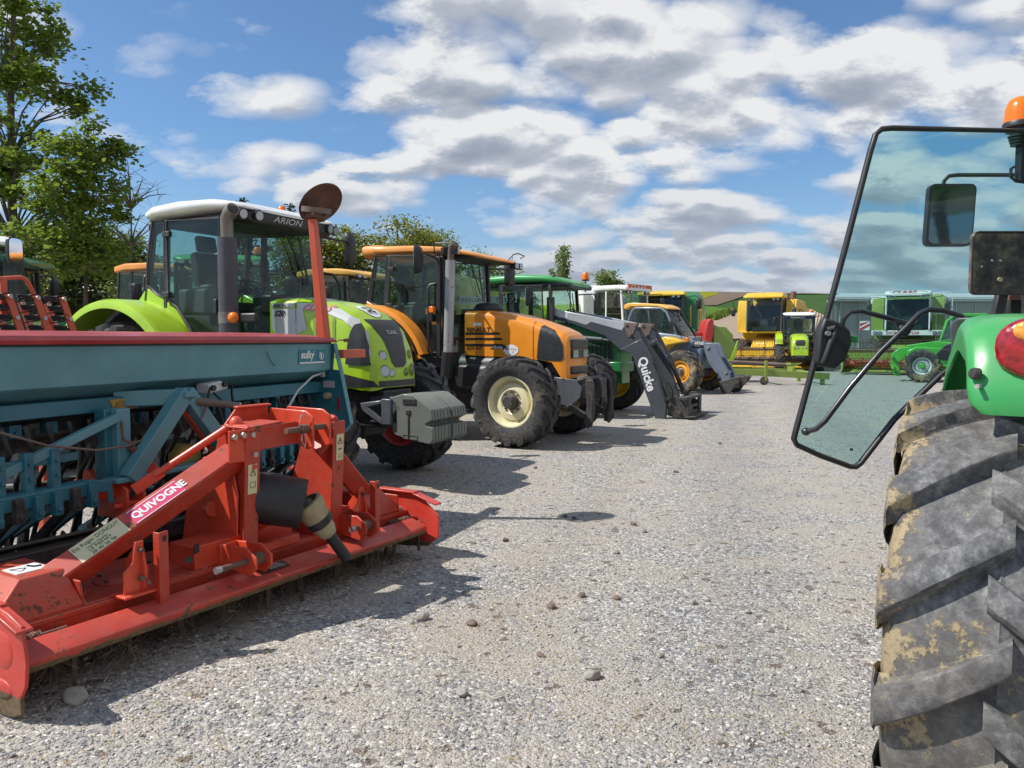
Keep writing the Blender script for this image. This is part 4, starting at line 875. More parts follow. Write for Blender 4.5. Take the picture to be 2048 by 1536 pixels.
    vmirror(th, (-1.22, 1.26, 2.75), .22, .44, 0, -10, arm=[(-1.36, .76, 2.80), (-1.25, 1.0, 2.82), (-1.2, 1.3, 2.83)], t=.10)
    m = MB(); m.cyl((-1.3, -.25, 1.15), (-.5, -.25, 1.15), .22, 16); m.box((-.9, -.5, 1.0), (.75, .30, .38)); m.cyl((-.75, -.62, 1.08), (-.2, -.62, 1.08), .14, 14); m.box((-.3, 0, 1.1), (.9, .5, .4)); part('fuel_tank', m, M['black'], th, bevel=.04)
    chassis(th, -2.9, .5)
    for s in (-1, 1):
        wheel(th, (0, s * .95, .675), .675, .46, .36, M['cream'], M['chassis'], s, 17, dish=.06, skew=.85, steer=-3)
        wheel(th, (-2.70, s * .92, .93), .93, .52, .50, M['cream'], M['chassis'], s, 20, skew=.85)
    for s in (-1, 1):
        m = MB(); m.prism([(.38, 1.02), (.78, .98), (.84, .90), (.80, .72), (.62, .56), (.5, .55), (.35, .75)], s * .36, s * .40, 'y'); part('front_bracket', m, M['dgrey'], th, bevel=.008)
        m = MB(); m.tube([(.78, s * .40, .97), (.90, s * .40, 1.01), (.98, s * .40, .95), (1.0, s * .40, .78), (.99, s * .40, .50), (.94, s * .40, .30)], .05, 8, rs=[.07, .065, .045, .04, .05, .06]); m.prism([(.90, .98), (1.03, 1.0), (1.05, .86), (1.02, .60), (1.04, .36), (.95, .26), (.88, .34), (.93, .6)], s * .44, s * .46, 'y'); m.beam((.62, s * .40, .58), (.98, s * .40, .40), .05, .10); part('linkage_arm', m, M['chassis'], th, bevel=.01)
    m = MB(); m.box((.68, 0, .80), (.3, .7, .2)); m.cyl((.85, -.45, .98), (.85, .45, .98), .05, 10); m.box((.98, 0, .85), (.12, .2, .3)); part('linkage_frame', m, M['chassis'], th, bevel=.01)
R_ = thing('tractor', 'orange tractor with cream front wheel rims and a dented silver exhaust', 'tractor', (.48, 12.16, 0), 27, 'tractors parked in a row facing the yard'); renault(R_)

# ================================================================== dark green tractor with slate front loader
def deere(th):
    st = [(-.95, .42, 1.98, 1.25, .14), (-.8, .42, 1.97, 1.2, .14), (-.4, .42, 1.93, 1.1, .15), (.2, .41, 1.82, 1.02, .16), (.48, .39, 1.72, 1.0, .18), (.56, .34, 1.62, 1.02, .16)]
    hb = hood(st, 3.6, 4); H_ = part('hood', hb, M['jdgreen'], th); bv = bvh_of(hb)
    for sd in ('R', 'L'):
        m = MB(); wrap(m, polyfill([(-.95, 1.12), (-.95, 1.55), (.35, 1.50), (.42, 1.1)], .1), bv, sd, .006)
        part('side_grille', m, M['grille'], H_); m = MB()
        for k in range(14): wrap(m, polyfill([(-.9 + k * .09, 1.14), (-.9 + k * .09, 1.53), (-.885 + k * .09, 1.53), (-.885 + k * .09, 1.14)], .1), bv, sd, .016)
        part('grille_ribs', m, M['jdgreen'], H_)
    S = dict(w=.75, quarter=[(-2.93, 2.90), (-3.18, 2.90), (-3.24, 2.4), (-3.2, 2.05), (-2.95, 1.95)], door=[(-2.86, 2.90), (-1.92, 2.86), (-1.86, 1.45), (-2.2, 1.42), (-2.5, 1.7), (-2.86, 1.95)],
             handle=(-1.98, 1.9), hinges=[(-2.84, 2.7)], ws=((-1.75, 2.84), (-1.66, 1.70)), apost=(-1.68, 1.3), rear=((-3.2, 2.9), (-3.3, 1.9)),
             tub=[(-3.3, 1.85), (-2.9, 1.85), (-2.6, 1.55), (-1.7, 1.5), (-1.68, 1.1), (-3.2, 1.1)], seat=(-2.7, 1.9), steer=(-2.2, 2.05), bpost=((-2.9, 2.9), (-2.9, 1.9)))
    cab(th, S)
    rs = roof_shell([(-3.48, .55, 3.0, 2.88), (-3.42, .74, 3.06, 2.87), (-3.2, .78, 3.12, 2.90), (-2.5, .80, 3.14, 2.93), (-1.9, .80, 3.10, 2.92), (-1.55, .78, 3.03, 2.88), (-1.38, .68, 2.96, 2.86), (-1.33, .5, 2.92, 2.86)]); rf = part('roof', rs, M['brgreen'], th)
    m = roof_shell([(-3.4, .6, 2.9, 2.82), (-1.5, .76, 2.96, 2.82), (-1.34, .64, 2.92, 2.80)]); part('roof_lining', m, M['black'], rf)
    lamp(rf, (-1.52, -.66, 2.88), .05, (1, -.5, 0)); lamp(rf, (-1.52, .66, 2.88), .05, (1, .5, 0)); beacon(th, (-1.55, .78, 3.05), .08, .2)
    m = MB(); m.tube([(-1.55, .78, 2.8), (-1.55, .78, 3.05)], .02, 6); part('beacon_post', m, M['black'], th)
    m = MB(); m.tube([(-1.78, -.62, 1.2), (-1.78, -.62, 2.62)], .06, 14, rs=[.085, .085]); ex = part('exhaust', m, M['black'], th); m = MB(); m.tube([(-1.78, -.62, 2.6), (-1.78, -.62, 2.95), (-1.74, -.64, 3.05), (-1.68, -.66, 3.08)], .04, 10); part('exhaust_tip', m, M['brownst'], ex)
    m = MB(); m.tube([(-3.3, -.84, 2.85), (-3.22, -.86, 2.7), (-3.1, -.86, 2.3), (-3.05, -.84, 2.05)], .02, 6); part('handrail', m, M['black'], th)
    vmirror(th, (-2.05, -1.18, 2.62), .22, .40, 0, 25, arm=[(-1.85, -.76, 2.80), (-1.95, -1.0, 2.82), (-2.05, -1.15, 2.78)], t=.08)
    vmirror(th, (-1.5, 1.30, 2.50), .08, .34, 0, -30, arm=[(-1.7, .76, 2.74), (-1.55, 1.28, 2.78), (-1.5, 1.34, 2.70), (-1.5, 1.34, 2.55)], t=.05)
    for s in (-1, 1):
        fender(th, -2.65, .95, 1.05, 165, 25, s * .72, s * 1.12, M['jdgreen'], .03, edge=.06)
    m = MB(); m.tube([(-3.3, .3, 3.1), (-3.15, .3, 3.62)], .006, 4); part('aerial', m, M['black'], th)
    chassis(th, -2.9, .55, mat='jdgreen'); m = MB(); m.box((.45, 0, 1.0), (.25, .9, .22)); m.box((.50, -.5, 1.02), (.25, .2, .2)); m.box((-.1, -.46, .95), (.7, .06, .1)); part('loader_mount', m, M['jdgreen'], th, bevel=.02)
    for s in (-1, 1):
        wheel(th, (0, s * .95, .66), .66, .44, .36, M['jdyellow'], M['jdyellow'], s, 17, skew=.85); wheel(th, (-2.40, s * .92, .88), .88, .50, .50, M['jdyellow'], M['jdyellow'], s, 20, skew=.85)
    for ch in th.children:
        if not ch.name.startswith(('hood', 'chassis', 'wheel', 'loader_mount')): ch.location = (.86, 0, -.15)
        if ch.name.startswith('fender'): ch.location = (.25, 0, -.05)
    pre = set(th.children)
    # front loader: arm from the cab front, knee at x=.1, boom down to the tool carrier
    for s in (-1, 1):
        y = s * .55; m = MB(); up = [(-1.50, 2.24), (-.6, 2.07), (.30, 1.90), (.42, 1.84), (.52, 1.60), (.30, 1.30), (.05, 1.38), (-.30, 1.68), (-1.1, 1.96), (-1.5, 2.02)]
        m.prism(up, y - .045, y + .045, 'y'); m.prism([(.05, 1.40), (.50, 1.62), (.78, 1.05), (1.02, .30), (1.0, .02), (.80, -.02 + .03), (.62, .45), (.30, 1.30)], y - .05, y + .05, 'y'); la = part('loader_arm', m, M['loader'], th, bevel=.012)
        m = MB(); m.prism([(-1.46, 2.245), (-.6, 2.085), (.18, 1.925), (.08, 1.78), (-.58, 1.96), (-.70, 1.90), (-1.46, 2.12)], y - .05, y + .05, 'y'); part('arm_cover', m, M['silver'], la, bevel=.008)
        m = MB(); m.prism([(.12, 1.95), (.42, 1.93), (.30, 1.66), (.20, 1.64)], y - .058, y + .058, 'y'); 
        for px_, pz_ in ((.18, 1.90), (.37, 1.885), (.27, 1.70)): m.cyl((px_, y - .085, pz_), (px_, y + .085, pz_), .03, 12)
        part('pivot_plate', m, M['brownst'], la, bevel=.006)
        m = MB(); m.tube([(.42, y, 1.84), (.75, y, 1.25)], .035, 10); m.tube([(.75, y, 1.25), (1.08, y, .45)], .05, 10); part('hydraulic_cylinder', m, M['blackm'], la)
        m = MB(); m.cyl((-1.1, y, 1.66), (-.35, y, 1.60), .045, 12); m.cyl((-.35, y, 1.60), (.05, y, 1.55), .025, 10); part('lift_cylinder', m, M['dgrey'], la)
        m = MB(); m.tube([(-1.55, y, 2.15), (-1.6, y, 2.25), (-1.45, y, 2.27), (-1.25, y, 2.05), (-1.1, y, 1.9)], .022, 6); m.tube([(-1.55, y + .04, 2.0), (-1.52, y + .04, 2.2), (-1.36, y + .04, 2.2), (-1.15, y + .04, 1.95)], .02, 6); m.tube([(.9, y * .8, .6), (1.0, y * .8, .75), (1.1, y * .8, .6), (1.12, y * .8, .35)], .012, 6); part('hose', m, M['hose'], la)
        if s < 0:
            m = MB(); vs, fs = text2d('Quicke', .26, 0, .03, .92); a = -1.26; c, n_ = math.cos(a), math.sin(a)
            m.add([(.43 + u * c - v * n_ , y - .056, 1.22 + u * n_ + v * c) for u, v in vs], fs); part('loader_lettering', m, M['decalw'], la, smooth=False)
            m = MB(); vs, fs = text2d('Q65', .13, 0, .02, 1.2); a = -.17; c, n_ = math.cos(a), math.sin(a)
            m.add([(-1.38 + u * c - v * n_, y - .055, 2.10 + u * n_ + v * c) for u, v in vs], fs); part('model_lettering', m, M['decalw'], la, smooth=False)
    for x_, z_ in ((.42, 1.5), (.86, .35)): m = MB(); m.cyl((x_, -.5, z_), (x_, .5, z_), .06, 10); part('cross_tube', m, M['loader'], th)
    m = MB()
    for s in (-1, 1):
        m.prism([(.92, .34), (1.12, .46), (1.30, .30), (1.36, .02), (1.25, -.0), (.98, .03)], s * .50 - .02, s * .50 + .02, 'y'); m.cyl((1.0, s * .47, .25), (1.0, s * .56, .25), .04, 10); m.cyl((1.2, s * .47, .10), (1.2, s * .56, .10), .035, 10)
        m.box((1.36, s * .44, .20), (.05, .18, .40))
    m.box((1.28, 0, .40), (.18, 1.2, .05)); m.box((1.43, 0, .035), (.16, 1.2, .03)); m.box((1.34, 0, .22), (.03, 1.0, .06)); m.box((1.34, 0, .08), (.03, 1.0, .1)); m.tube([(1.0, -.2, .6), (1.15, -.2, .5), (1.2, 0, .45), (1.1, .2, .5)], .014, 6); part('tool_carrier', m, M['chassis'], th, bevel=.006)
    for ch in th.children:
        if ch not in pre: ch.location = (.57, 0, -.02)
    for ch in th.children:
        if ch.name.startswith('tool_carrier'): ch.location = (.64, 0, .02)
J_ = thing('tractor', 'dark green tractor with a slate grey front loader resting on the gravel', 'tractor', (1.92, 16.5, 0), 27, 'tractors parked in a row facing the yard'); deere(J_)
# ================================================================== red power harrow in the foreground
a_ = R(31); H0 = (-3.85, 3.05)
def hw(x, y): return (x * math.cos(a_) + y * math.sin(a_), -x * math.sin(a_) + y * math.cos(a_), 0)
OFF[0] = (H0[0], H0[1], 0)
HA = thing('power_harrow', 'long red power harrow with a black shaft guard lying on the gravel in the foreground', 'power harrow', hw(*H0), 31)
m = MB(); m.box((-3.90, 3.05, .235), (.62, 2.84, .17)); m.box((-3.60, 3.05, .315), (.035, 2.84, .03)); m.box((-3.592, 3.05, .225), (.012, 2.84, .20)); m.box((-3.895, 3.05, .328), (.58, 2.84, .014))
for k in range(9): m.box((-3.62, 1.78 + k * .32, .22), (.05, .012, .16))
part('gear_trough', m, M['red'], HA, bevel=.006)
for k in range(10):
    y = 1.78 + k * .285; m = MB(); m.lathe([(.118, .334), (.118, .341), (.108, .346), (.085, .347), (.07, .356), (.04, .360), (.001, .360)], (-3.84, y, 0), 28, 'z')
    c = part('bearing_cover', m, M['red'], HA); m = MB()
    for q in range(4): a = q * PI / 2 + .5; m.cyl((-3.84 + .098 * math.cos(a), y + .098 * math.sin(a), .34), (-3.84 + .098 * math.cos(a), y + .098 * math.sin(a), .358), .011, 6)
    part('cover_bolts', m, M['chassis'], c)
m = MB()
for k in range(9):
    y = 1.70 + k * .34; m.cyl((-3.63, y, .33), (-3.63, y, .352), .016, 6); m.cyl((-3.63, y, .33), (-3.63, y, .336), .024, 10)
part('deck_bolts', m, M['zinc'], HA)
# front levelling bar
m = MB(); m.prism([(-3.372, .188), (-3.36, .238), (-3.385, .258), (-3.50, .292), (-3.50, .19)], 1.66, 4.40, 'y'); part('levelling_bar', m, M['redbar'], HA, bevel=.007)
m = MB(); m.box((-3.445, 3.05, .2785), (.07, .20, .004), (0, 16, 0)); tp = part('type_plate', m, M['black'], HA); m = MB()
for k in range(4): m.box((-3.445 + .012 - .012 * k, 3.07, .2825 - .0034 + .0034 * k), (.004, .12 - .02 * k, .002), (0, 16, 0))
part('plate_print', m, M['decals'], tp)
# end plates
for nm, y, pl in (('near', 1.62, [(-4.35, .46), (-3.52, .47), (-3.42, .455), (-3.315, .42), (-3.285, .27), (-3.30, .17), (-3.335, .12), (-3.34, .04), (-3.42, .01), (-3.55, .0), (-3.95, .02), (-4.35, .10)]),
                  ('far', 4.46, [(-4.35, .46), (-3.67, .47), (-3.48, .455), (-3.30, .32), (-3.30, .16), (-3.40, .08), (-3.6, .055), (-3.85, .05), (-4.35, .12)])):
    m = MB(); m.prism(pl, y - .008, y + .008, 'y'); m.beam((-3.52, y + .0, .462), (-3.30, y, .40), .07, .014); m.beam((-4.3, y, .465), (-3.5, y, .468), .07, .014); e = part('end_plate', m, M['redplate'], HA, bevel=.004)
    s = -1 if nm == 'near' else 1; m = MB(); m.ell((-3.47, y + s * .006, .29), (.085, .010, .085), 20, 8); m.ell((-3.50, y + s * .006, .12), (.10, .012, .045), 20, 8); part('pressed_boss', m, M['redplate'], e)
for y0, y1 in ((1.66, 1.80), (4.20, 4.40)):
    m = MB(); pts = [(-3.54, lerp(y0, y1, i / 70), .30 + 0) for i in range(71)]
    m.tube([(-3.545 + .022 * math.cos(i * 1.1), lerp(y0, y1, i / 70), .275 + .022 * math.sin(i * 1.1)) for i in range(71)], .006, 5); m.cyl((-3.545, y0 - .02, .275), (-3.545, y1 + .12, .275), .010, 8); part('spring', m, M['rust'], HA)
# tines
rnd = random.Random(4)
for k in range(20):
    y = 1.74 + k * .1425 + rnd.uniform(-.03, .03); x = -3.50 + (.03 if k % 2 else -.14) + rnd.uniform(-.02, .02); m = MB()
    m.beam((x, y, .24), (x + rnd.uniform(-.03, .03), y + rnd.uniform(-.03, .03), rnd.uniform(-.01, .05)), .016, rnd.uniform(.026, .036), w2=.014, h2=.018); m.cyl((x - .03, y, .26), (x - .03, y, .17), .05, 10); part('tine', m, M['tine'], HA)
# dry straw caught on the tines
for q in range(9):
    m = MB(); y = 1.9 + q * .29 + rnd.uniform(-.08, .08); x = -3.52 + rnd.uniform(-.12, .05)
    for k in range(46):
        p = Vector((x + rnd.gauss(0, .035), y + rnd.gauss(0, .035), rnd.uniform(.06, .22))); p2 = p + Vector((rnd.gauss(0, .05), rnd.gauss(0, .06), -rnd.uniform(.02, .12)))
        if p2.z < .005: p2.z = .005
        m.tube([p, p.lerp(p2, .5) + Vector((rnd.gauss(0, .02), rnd.gauss(0, .02), 0)), p2], .0016, 3)
    o = part('dry_grass', m, M['soil'], HA); o['kind'] = 'stuff'
# square arms down to the landing boxes
for p, q, lab in (((-3.62, 2.94, .93), (-3.76, 1.97, .43), 'L'), ((-3.62, 3.62, .93), (-3.76, 4.18, .47), 'R')):
    m = MB(); m.beam(p, q, .13, .13, up=(.5, 0, 1)); ar = part('brace_arm', m, M['red'], HA, bevel=.01)
    if lab == 'L':
        d = (Vector(q) - Vector(p)).normalized(); up = Vector((.5, 0, 1)); sd = d.cross(up).normalized(); up = sd.cross(d).normalized()
        fr = sd if sd.x > 0 else -sd
        # upper face lettering: reading up the arm
        rd = -d; top = up if up.z > 0 else -up; o0 = Vector(p) + top * .0665
        vdir = top.cross(rd)
        if vdir.x > 0: vdir = -vdir
        def patch(mm, t0, t1, w0, w1, lift=.0665):
            c = Vector(p) + d * t0; e = Vector(p) + d * t1
            mm.add([c + vdir * w0 + top * lift, c + vdir * w1 + top * lift, e + vdir * w1 + top * lift, e + vdir * w0 + top * lift], [(0, 1, 2, 3)])
        mm = MB(); patch(mm, .36, .66, -.055, .045, .0675); st_ = part('brand_sticker', mm, M['decalm'], ar)
        mm = MB(); text_on(mm, 'QUIVOGNE', Vector(p) + d * .650 + vdir * -.022 + top * .0690, rd, vdir, .062, 0, .035, .98); patch(mm, .365, .655, -.052, -.048, .0690); patch(mm, .365, .655, .038, .042, .0690); part('brand_lettering', mm, M['decalw'], st_, smooth=False)
        mm = MB(); patch(mm, .70, .96, -.06, .055, .0675); st_ = part('dealer_sticker', mm, M['decalc'], ar)
        mm = MB(); text_on(mm, 'Ets Roger DONGUY', Vector(p) + d * .955 + vdir * .018 + top * .0690, rd, vdir, .034, 0, .001, .84); text_on(mm, 'Landes-Matelles', Vector(p) + d * .90 + vdir * -.006 + top * .0690, rd, vdir, .018); text_on(mm, 'LE MENAY', Vector(p) + d * .90 + vdir * -.028 + top * .0690, rd, vdir, .027); text_on(mm, '38 40 36 98', Vector(p) + d * .90 + vdir * -.054 + top * .0690, rd, vdir, .027); part('dealer_lettering', mm, M['decalg'], st_, smooth=False)
for y0, y1, nm in ((1.66, 2.00, 1), (4.08, 4.34, 0)):
    m = MB(); z0 = .335
    rings = []
    for (x0, x1, yy0, yy1, z) in ((-4.10, -3.60, y0, y1 + .04, z0), (-4.10, -3.62, y0 + .0, y1 + .02, z0 + .06), (-4.05, -3.70, y0 + (.14 if nm else .0), y1 + (0 if nm else -.06), z0 + .17)):
        rings.append([(x0, yy0, z), (x1, yy0, z), (x1, yy1, z), (x0, yy1, z)])
    m.loft(rings, loop=True); m.box((-3.85, y1 + .03, z0 + .05), (.5, .012, .14), (8, 0, 0)); b = part('mounting_box', m, M['red'], HA, bevel=.006)
    if nm:
        mm = MB(); mm.box((-3.84, 1.90, z0 + .172), (.13, .15, .004)); ws_ = part('warning_sticker', mm, M['decalw'], b); mm = MB()
        mm.tube([(-3.87, 1.84, z0 + .176), (-3.80, 1.86, z0 + .176), (-3.84, 1.90, z0 + .176)], .002, 4, closed=True); mm.tube([(-3.87, 1.92, z0 + .176), (-3.83, 1.93, z0 + .176), (-3.82, 1.96, z0 + .176)], .006, 4); part('sticker_print', mm, M['decalk'], ws_)
# tripod mast: two bent side plates and a cross member
for y, s in ((2.97, -1), (3.66, 1)):
    m = MB(); m.prism([(-3.53, .34), (-3.56, .6), (-3.50, 1.0), (-3.50, 1.075), (-3.62, 1.09), (-3.78, 1.05), (-3.95, .6), (-4.08, .34)], y - .008, y + .008, 'y')
    m.add([(-3.535, y - .055 * 1 , .345), (-3.535, y + .045, .345), (-3.495, y + .055, 1.07), (-3.495, y - .05, 1.07), (-3.550, y - .055, .345), (-3.550, y + .045, .345), (-3.510, y + .055, 1.07), (-3.510, y - .05, 1.07)], [(0, 1, 2, 3), (7, 6, 5, 4), (0, 4, 5, 1), (1, 5, 6, 2), (2, 6, 7, 3), (3, 7, 4, 0)])
    m.tube([(-3.50, y - .03, 1.085), (-3.56, y, 1.092), (-3.66, y, 1.085)], .02, 6)
    ms = part('mast_plate', m, M['red'], HA, bevel=.005)
    mm = MB(); mm.box((-3.5015 if s > 0 else -3.5075, y + (.005 if s > 0 else -.004), .90 if s > 0 else .80), (.004, .062, .17), (0, 3.2, 0)); ws_ = part('warning_sticker', mm, M['decalc'], ms); mm = MB(); zc = .94 if s > 0 else .84; yc = y + (.005 if s > 0 else -.004); xx = -3.496 if s > 0 else -3.502
    mm.tube([(xx, yc - .020, zc - .018), (xx, yc + .020, zc - .018), (xx + .002, yc, zc + .022)], .0022, 4, closed=True); mm.tube([(xx, yc, zc + .008), (xx, yc, zc - .006)], .0022, 4)
    if s < 0: mm.tube([(xx - .004, yc - .018, zc - .055), (xx - .004, yc, zc - .06), (xx - .004, yc + .018, zc - .055), (xx - .004, yc + .018, zc - .085), (xx - .004, yc, zc - .09), (xx - .004, yc - .018, zc - .085)], .0016, 4, closed=True)
    else: mm.tube([(xx - .004, yc - .014, zc - .055), (xx - .004, yc + .012, zc - .05)], .005, 5); mm.tube([(xx - .006, yc - .014, zc - .09), (xx - .006, yc + .012, zc - .085), (xx - .006, yc + .016, zc - .105), (xx - .006, yc - .012, zc - .108)], .0016, 4, closed=True)
    part('sticker_print', mm, M['decalk'], ws_)
m = MB(); m.prism([(2.94, .955), (3.30, .965), (3.70, 1.0), (3.70, 1.02), (3.30, 1.10), (2.93, 1.09)], -3.53, -3.515, 'x'); m.prism([(2.94, 1.085), (3.2, 1.10), (3.2, 1.112), (2.94, 1.097)], -3.74, -3.515, 'x'); m.box((-3.63, 3.30, 1.02), (.015, .72, .14)); part('cross_member', m, M['red'], HA, bevel=.005)
m = MB()
for dy, dz in ((-.09, .0), (-.03, .01), (.035, .005), (.035, -.17)): m.cyl((-3.515, 2.94 + dy, 1.04 + dz), (-3.490, 2.94 + dy, 1.04 + dz), .016, 6)
m.box((-3.516, 2.90, 1.0), (.012, .17, .18)); part('bolted_flange', m, M['redorange'], HA, bevel=.003)
m = MB()
for dy, dz in ((-.09, .055), (-.03, .06), (.035, .055), (.05, -.06)): m.cyl((-3.512, 2.93 + dy, 1.0 + dz), (-3.488, 2.93 + dy, 1.0 + dz), .016, 6)
part('flange_bolts', m, M['zinc'], HA)
for y in (3.33, 3.47):
    m = MB(); m.prism([(-3.78, 1.06), (-3.76, 1.17), (-3.45, 1.165), (-3.39, 1.13), (-3.39, .95), (-3.44, .93), (-3.52, .96), (-3.6, 1.0)], y - .008, y + .008, 'y'); part('top_link_lug', m, M['redorange'], HA, bevel=.005)
m = MB(); m.prism([(2.98, 1.06), (3.10, 1.19), (3.33, 1.19), (3.34, 1.02), (3.0, 1.0)], -3.80, -3.785, 'x'); m.prism([(-3.80, 1.185), (-3.76, 1.182), (-3.76, 1.194), (-3.80, 1.197)], 3.08, 3.34, 'y'); part('top_link_plate', m, M['redorange'], HA, bevel=.004)
m = MB(); m.cyl((-3.43, 3.15, 1.06), (-3.43, 3.52, 1.06), .018, 12); m.cyl((-3.43, 3.26, 1.06), (-3.43, 3.31, 1.06), .028, 12); part('top_link_pin', m, M['rust'], HA)
m = MB(); m.tube([(-3.43 + .004, 3.28 + .028 * math.cos(a), 1.10 + .05 * math.sin(a)) for a in [i * .45 for i in range(14)]], .0035, 5); m.tube([(-3.43, 3.275, 1.05), (-3.42, 3.26, .99), (-3.42, 3.28, .96)], .003, 4); m.tube([(-3.43, 3.285, 1.05), (-3.42, 3.295, .98), (-3.42, 3.285, .95)], .003, 4); part('lynch_pin', m, M['steel'], HA)
# folded red stay running back to the seed drill hitch
m = MB(); m.cyl((-3.70, 2.97, 1.09), (-3.95, 2.66, .83), .022, 10); m.beam((-3.93, 2.69, .85), (-4.0, 2.56, .755), .02, .06); m.ell((-3.68, 3.0, 1.10), (.04, .04, .05)); part('stay_rod', m, M['redorange'], HA)
# levelling bar brackets
for y in (2.33, 3.94):
    m = MB(); m.box((-3.46, y + .035, .445), (.012, .055, .38), (0, 0, 12)); m.box((-3.47, y + .005, .45), (.05, .012, .37)); b = part('bar_hanger', m, M['red'], HA, bevel=.004)
    m = MB(); pl = [(y - .14, .40), (y - .04, .40), (y - .02, .60), (y - .11, .57), (y - .115, .50), (y - .16, .47)]
    m.prism([(-3.62, .33), (-3.50, .34), (-3.47, .46), (-3.49, .56), (-3.56, .57), (-3.64, .48)], y - .06, y - .048, 'y'); m.prism([(y - .15, .345), (y - .02, .345), (y - .015, .47), (y - .045, .49), (y - .04, .60), (y - .085, .60), (y - .10, .50), (y - .15, .46)], -3.52, -3.508, 'x'); m.box((-3.53, y - .07, .345), (.12, .2, .014)); part('hanger_clamp', m, M['redorange'], b, bevel=.004)
    m = MB(); m.cyl((-3.515, y - .065, .56), (-3.48, y - .065, .56), .011, 6); m.cyl((-3.515, y - .07, .42), (-3.475, y - .07, .42), .013, 6); m.tube([(-3.485, y - .06, .43), (-3.475, y - .045, .40), (-3.478, y - .06, .385)], .003, 4); part('clamp_bolts', m, M['rust'], b)
    m = MB(); m.box((-3.452, y + .035, .60), (.004, .02, .03)); part('hanger_hole', m, M['black'], b)
# lower link clevises with pins
for y in (2.86, 3.74):
    m = MB()
    for dy in (-.05, .055): m.prism([(-3.58, .33), (-3.36, .30), (-3.30, .35), (-3.30, .41), (-3.38, .46), (-3.58, .45)], y + dy - .007, y + dy + .007, 'y')
    m.box((-3.60, y, .39), (.05, .13, .12)); m.box((-3.72, y - .04, .40), (.22, .34, .13)); cl = part('lower_link_clevis', m, M['red'] if y > 3 else M['redorange'], HA, bevel=.006)
    m = MB(); m.cyl((-3.37, y - .24 if y < 3 else y - .10, .385), (-3.37, y + .08, .385), .017, 12); m.cyl((-3.37, y - .045, .385), (-3.37, y + .045, .385), .035, 14); part('hitch_pin', m, M['rust'], cl)
    m = MB(); e = y - .25 if y < 3 else y - .11; m.cyl((-3.37, e - .012, .385), (-3.37, e + .02, .385), .019, 12); part('pin_tip', m, M['steel'], cl)
# gearbox and drive shaft with guards
m = MB(); m.box((-3.90, 3.22, .46), (.30, .42, .26)); m.cyl((-3.9, 3.18, .5), (-3.70, 3.18, .62), .16, 24); m.prism([(3.02, .34), (3.44, .34), (3.44, .44), (3.30, .52), (3.1, .50)], -3.72, -3.70, 'x'); m.cyl((-3.95, 3.05, .60), (-3.75, 2.98, .60), .05, 12); m.box((-3.64, 3.20, .36), (.14, .36, .06)); part('gearbox', m, M['redorange'], HA, bevel=.02)
m = MB(); m.tube([(-3.98, 2.95, .80), (-3.92, 2.85, .80)], .04, 10); m.tube([(-3.85, 2.945, .60), (-3.80, 2.93, .60)], .05, 12); m.prism([(-4.12, .34), (-3.62, .34), (-3.60, .70), (-3.66, .93), (-3.9, .90), (-4.05, .66)], 2.935, 2.95, 'y'); part('side_shield', m, M['redorange'], HA, bevel=.02)
gd = Vector((.30, .30, -.09)).normalized(); g0 = Vector((-3.66, 3.055, .675)); rot = Vector((0, 0, 1)).rotation_difference(gd).to_matrix()
m = MB(); m.lathe([(.04, -.01), (.11, -.005), (.145, .03), (.155, .12), (.148, .32), (.143, .33), (.136, .325), (.142, .12), (.11, .02)], g0, 30, 'z', rot); sg = part('shaft_guard', m, M['black'], HA)
m = MB(); m.lathe([(.10, .20), (.13, .21), (.135, .27), (.15, .31), (.14, .36), (.13, .30)], g0 + Vector((0, 0, -.04)), 22, 'z', rot); 
j = g0 + gd * .27; m = MB(); m.ell(j, (.055, .06, .055)); m.ell(j + gd * .07 + Vector((0, .02, -.02)), (.05, .05, .05)); m.box(j + Vector((0, 0, .06)), (.05, .09, .03)); m.box(j + Vector((0, .04, -.05)), (.05, .07, .04)); m.cyl(j - gd * .2, j + gd * .05, .035, 10); part('universal_joint', m, M['brownst'], HA, bevel=.006)
s0 = j + gd * .08; sd = Vector((.10, .20, -.34)).normalized(); rot2 = Vector((0, 0, 1)).rotation_difference(sd).to_matrix()
m = MB(); m.lathe([(.075, -.02), (.095, -.015), (.100, .02), (.085, .06), (.082, .11), (.07, .115)], s0, 26, 'z', rot2); sc = part('guard_cone', m, paint('grimy_beige', (0.26, 0.21, 0.11), .65, .5, coat=0, fade=.4, scale=3), HA)
m = MB(); m.lathe([(.084, .105), (.086, .11), (.082, .15), (.066, .16)], s0, 24, 'z', rot2); part('guard_ring', m, M['black'], sc)
m = MB(); m.lathe([(.066, .15), (.064, .20), (.048, .24), (.04, .245)], s0, 24, 'z', rot2); part('guard_cuff', m, M['beige'], sc)
m = MB(); m.lathe([(.001, .2), (.036, .21), (.036, .44), (.031, .445), (.001, .40)], s0, 18, 'z', rot2); part('drive_shaft', m, M['black'], HA)
m = MB(); m.box((-3.60, 3.86, .40), (.14, .05, .012), (0, -40, 20)); m.box((-3.70, 3.80, .42), (.05, .1, .10)); part('flat_lever', m, M['decalc'], HA, bevel=.003)
m = MB(); m.box((-3.545, 2.615, .475), (.006, .045, .05), (0, 0, 20)); m.box((-3.55, 2.57, .425), (.006, .04, .035), (0, 0, -10)); part('tag', m, M['blackm'], HA)
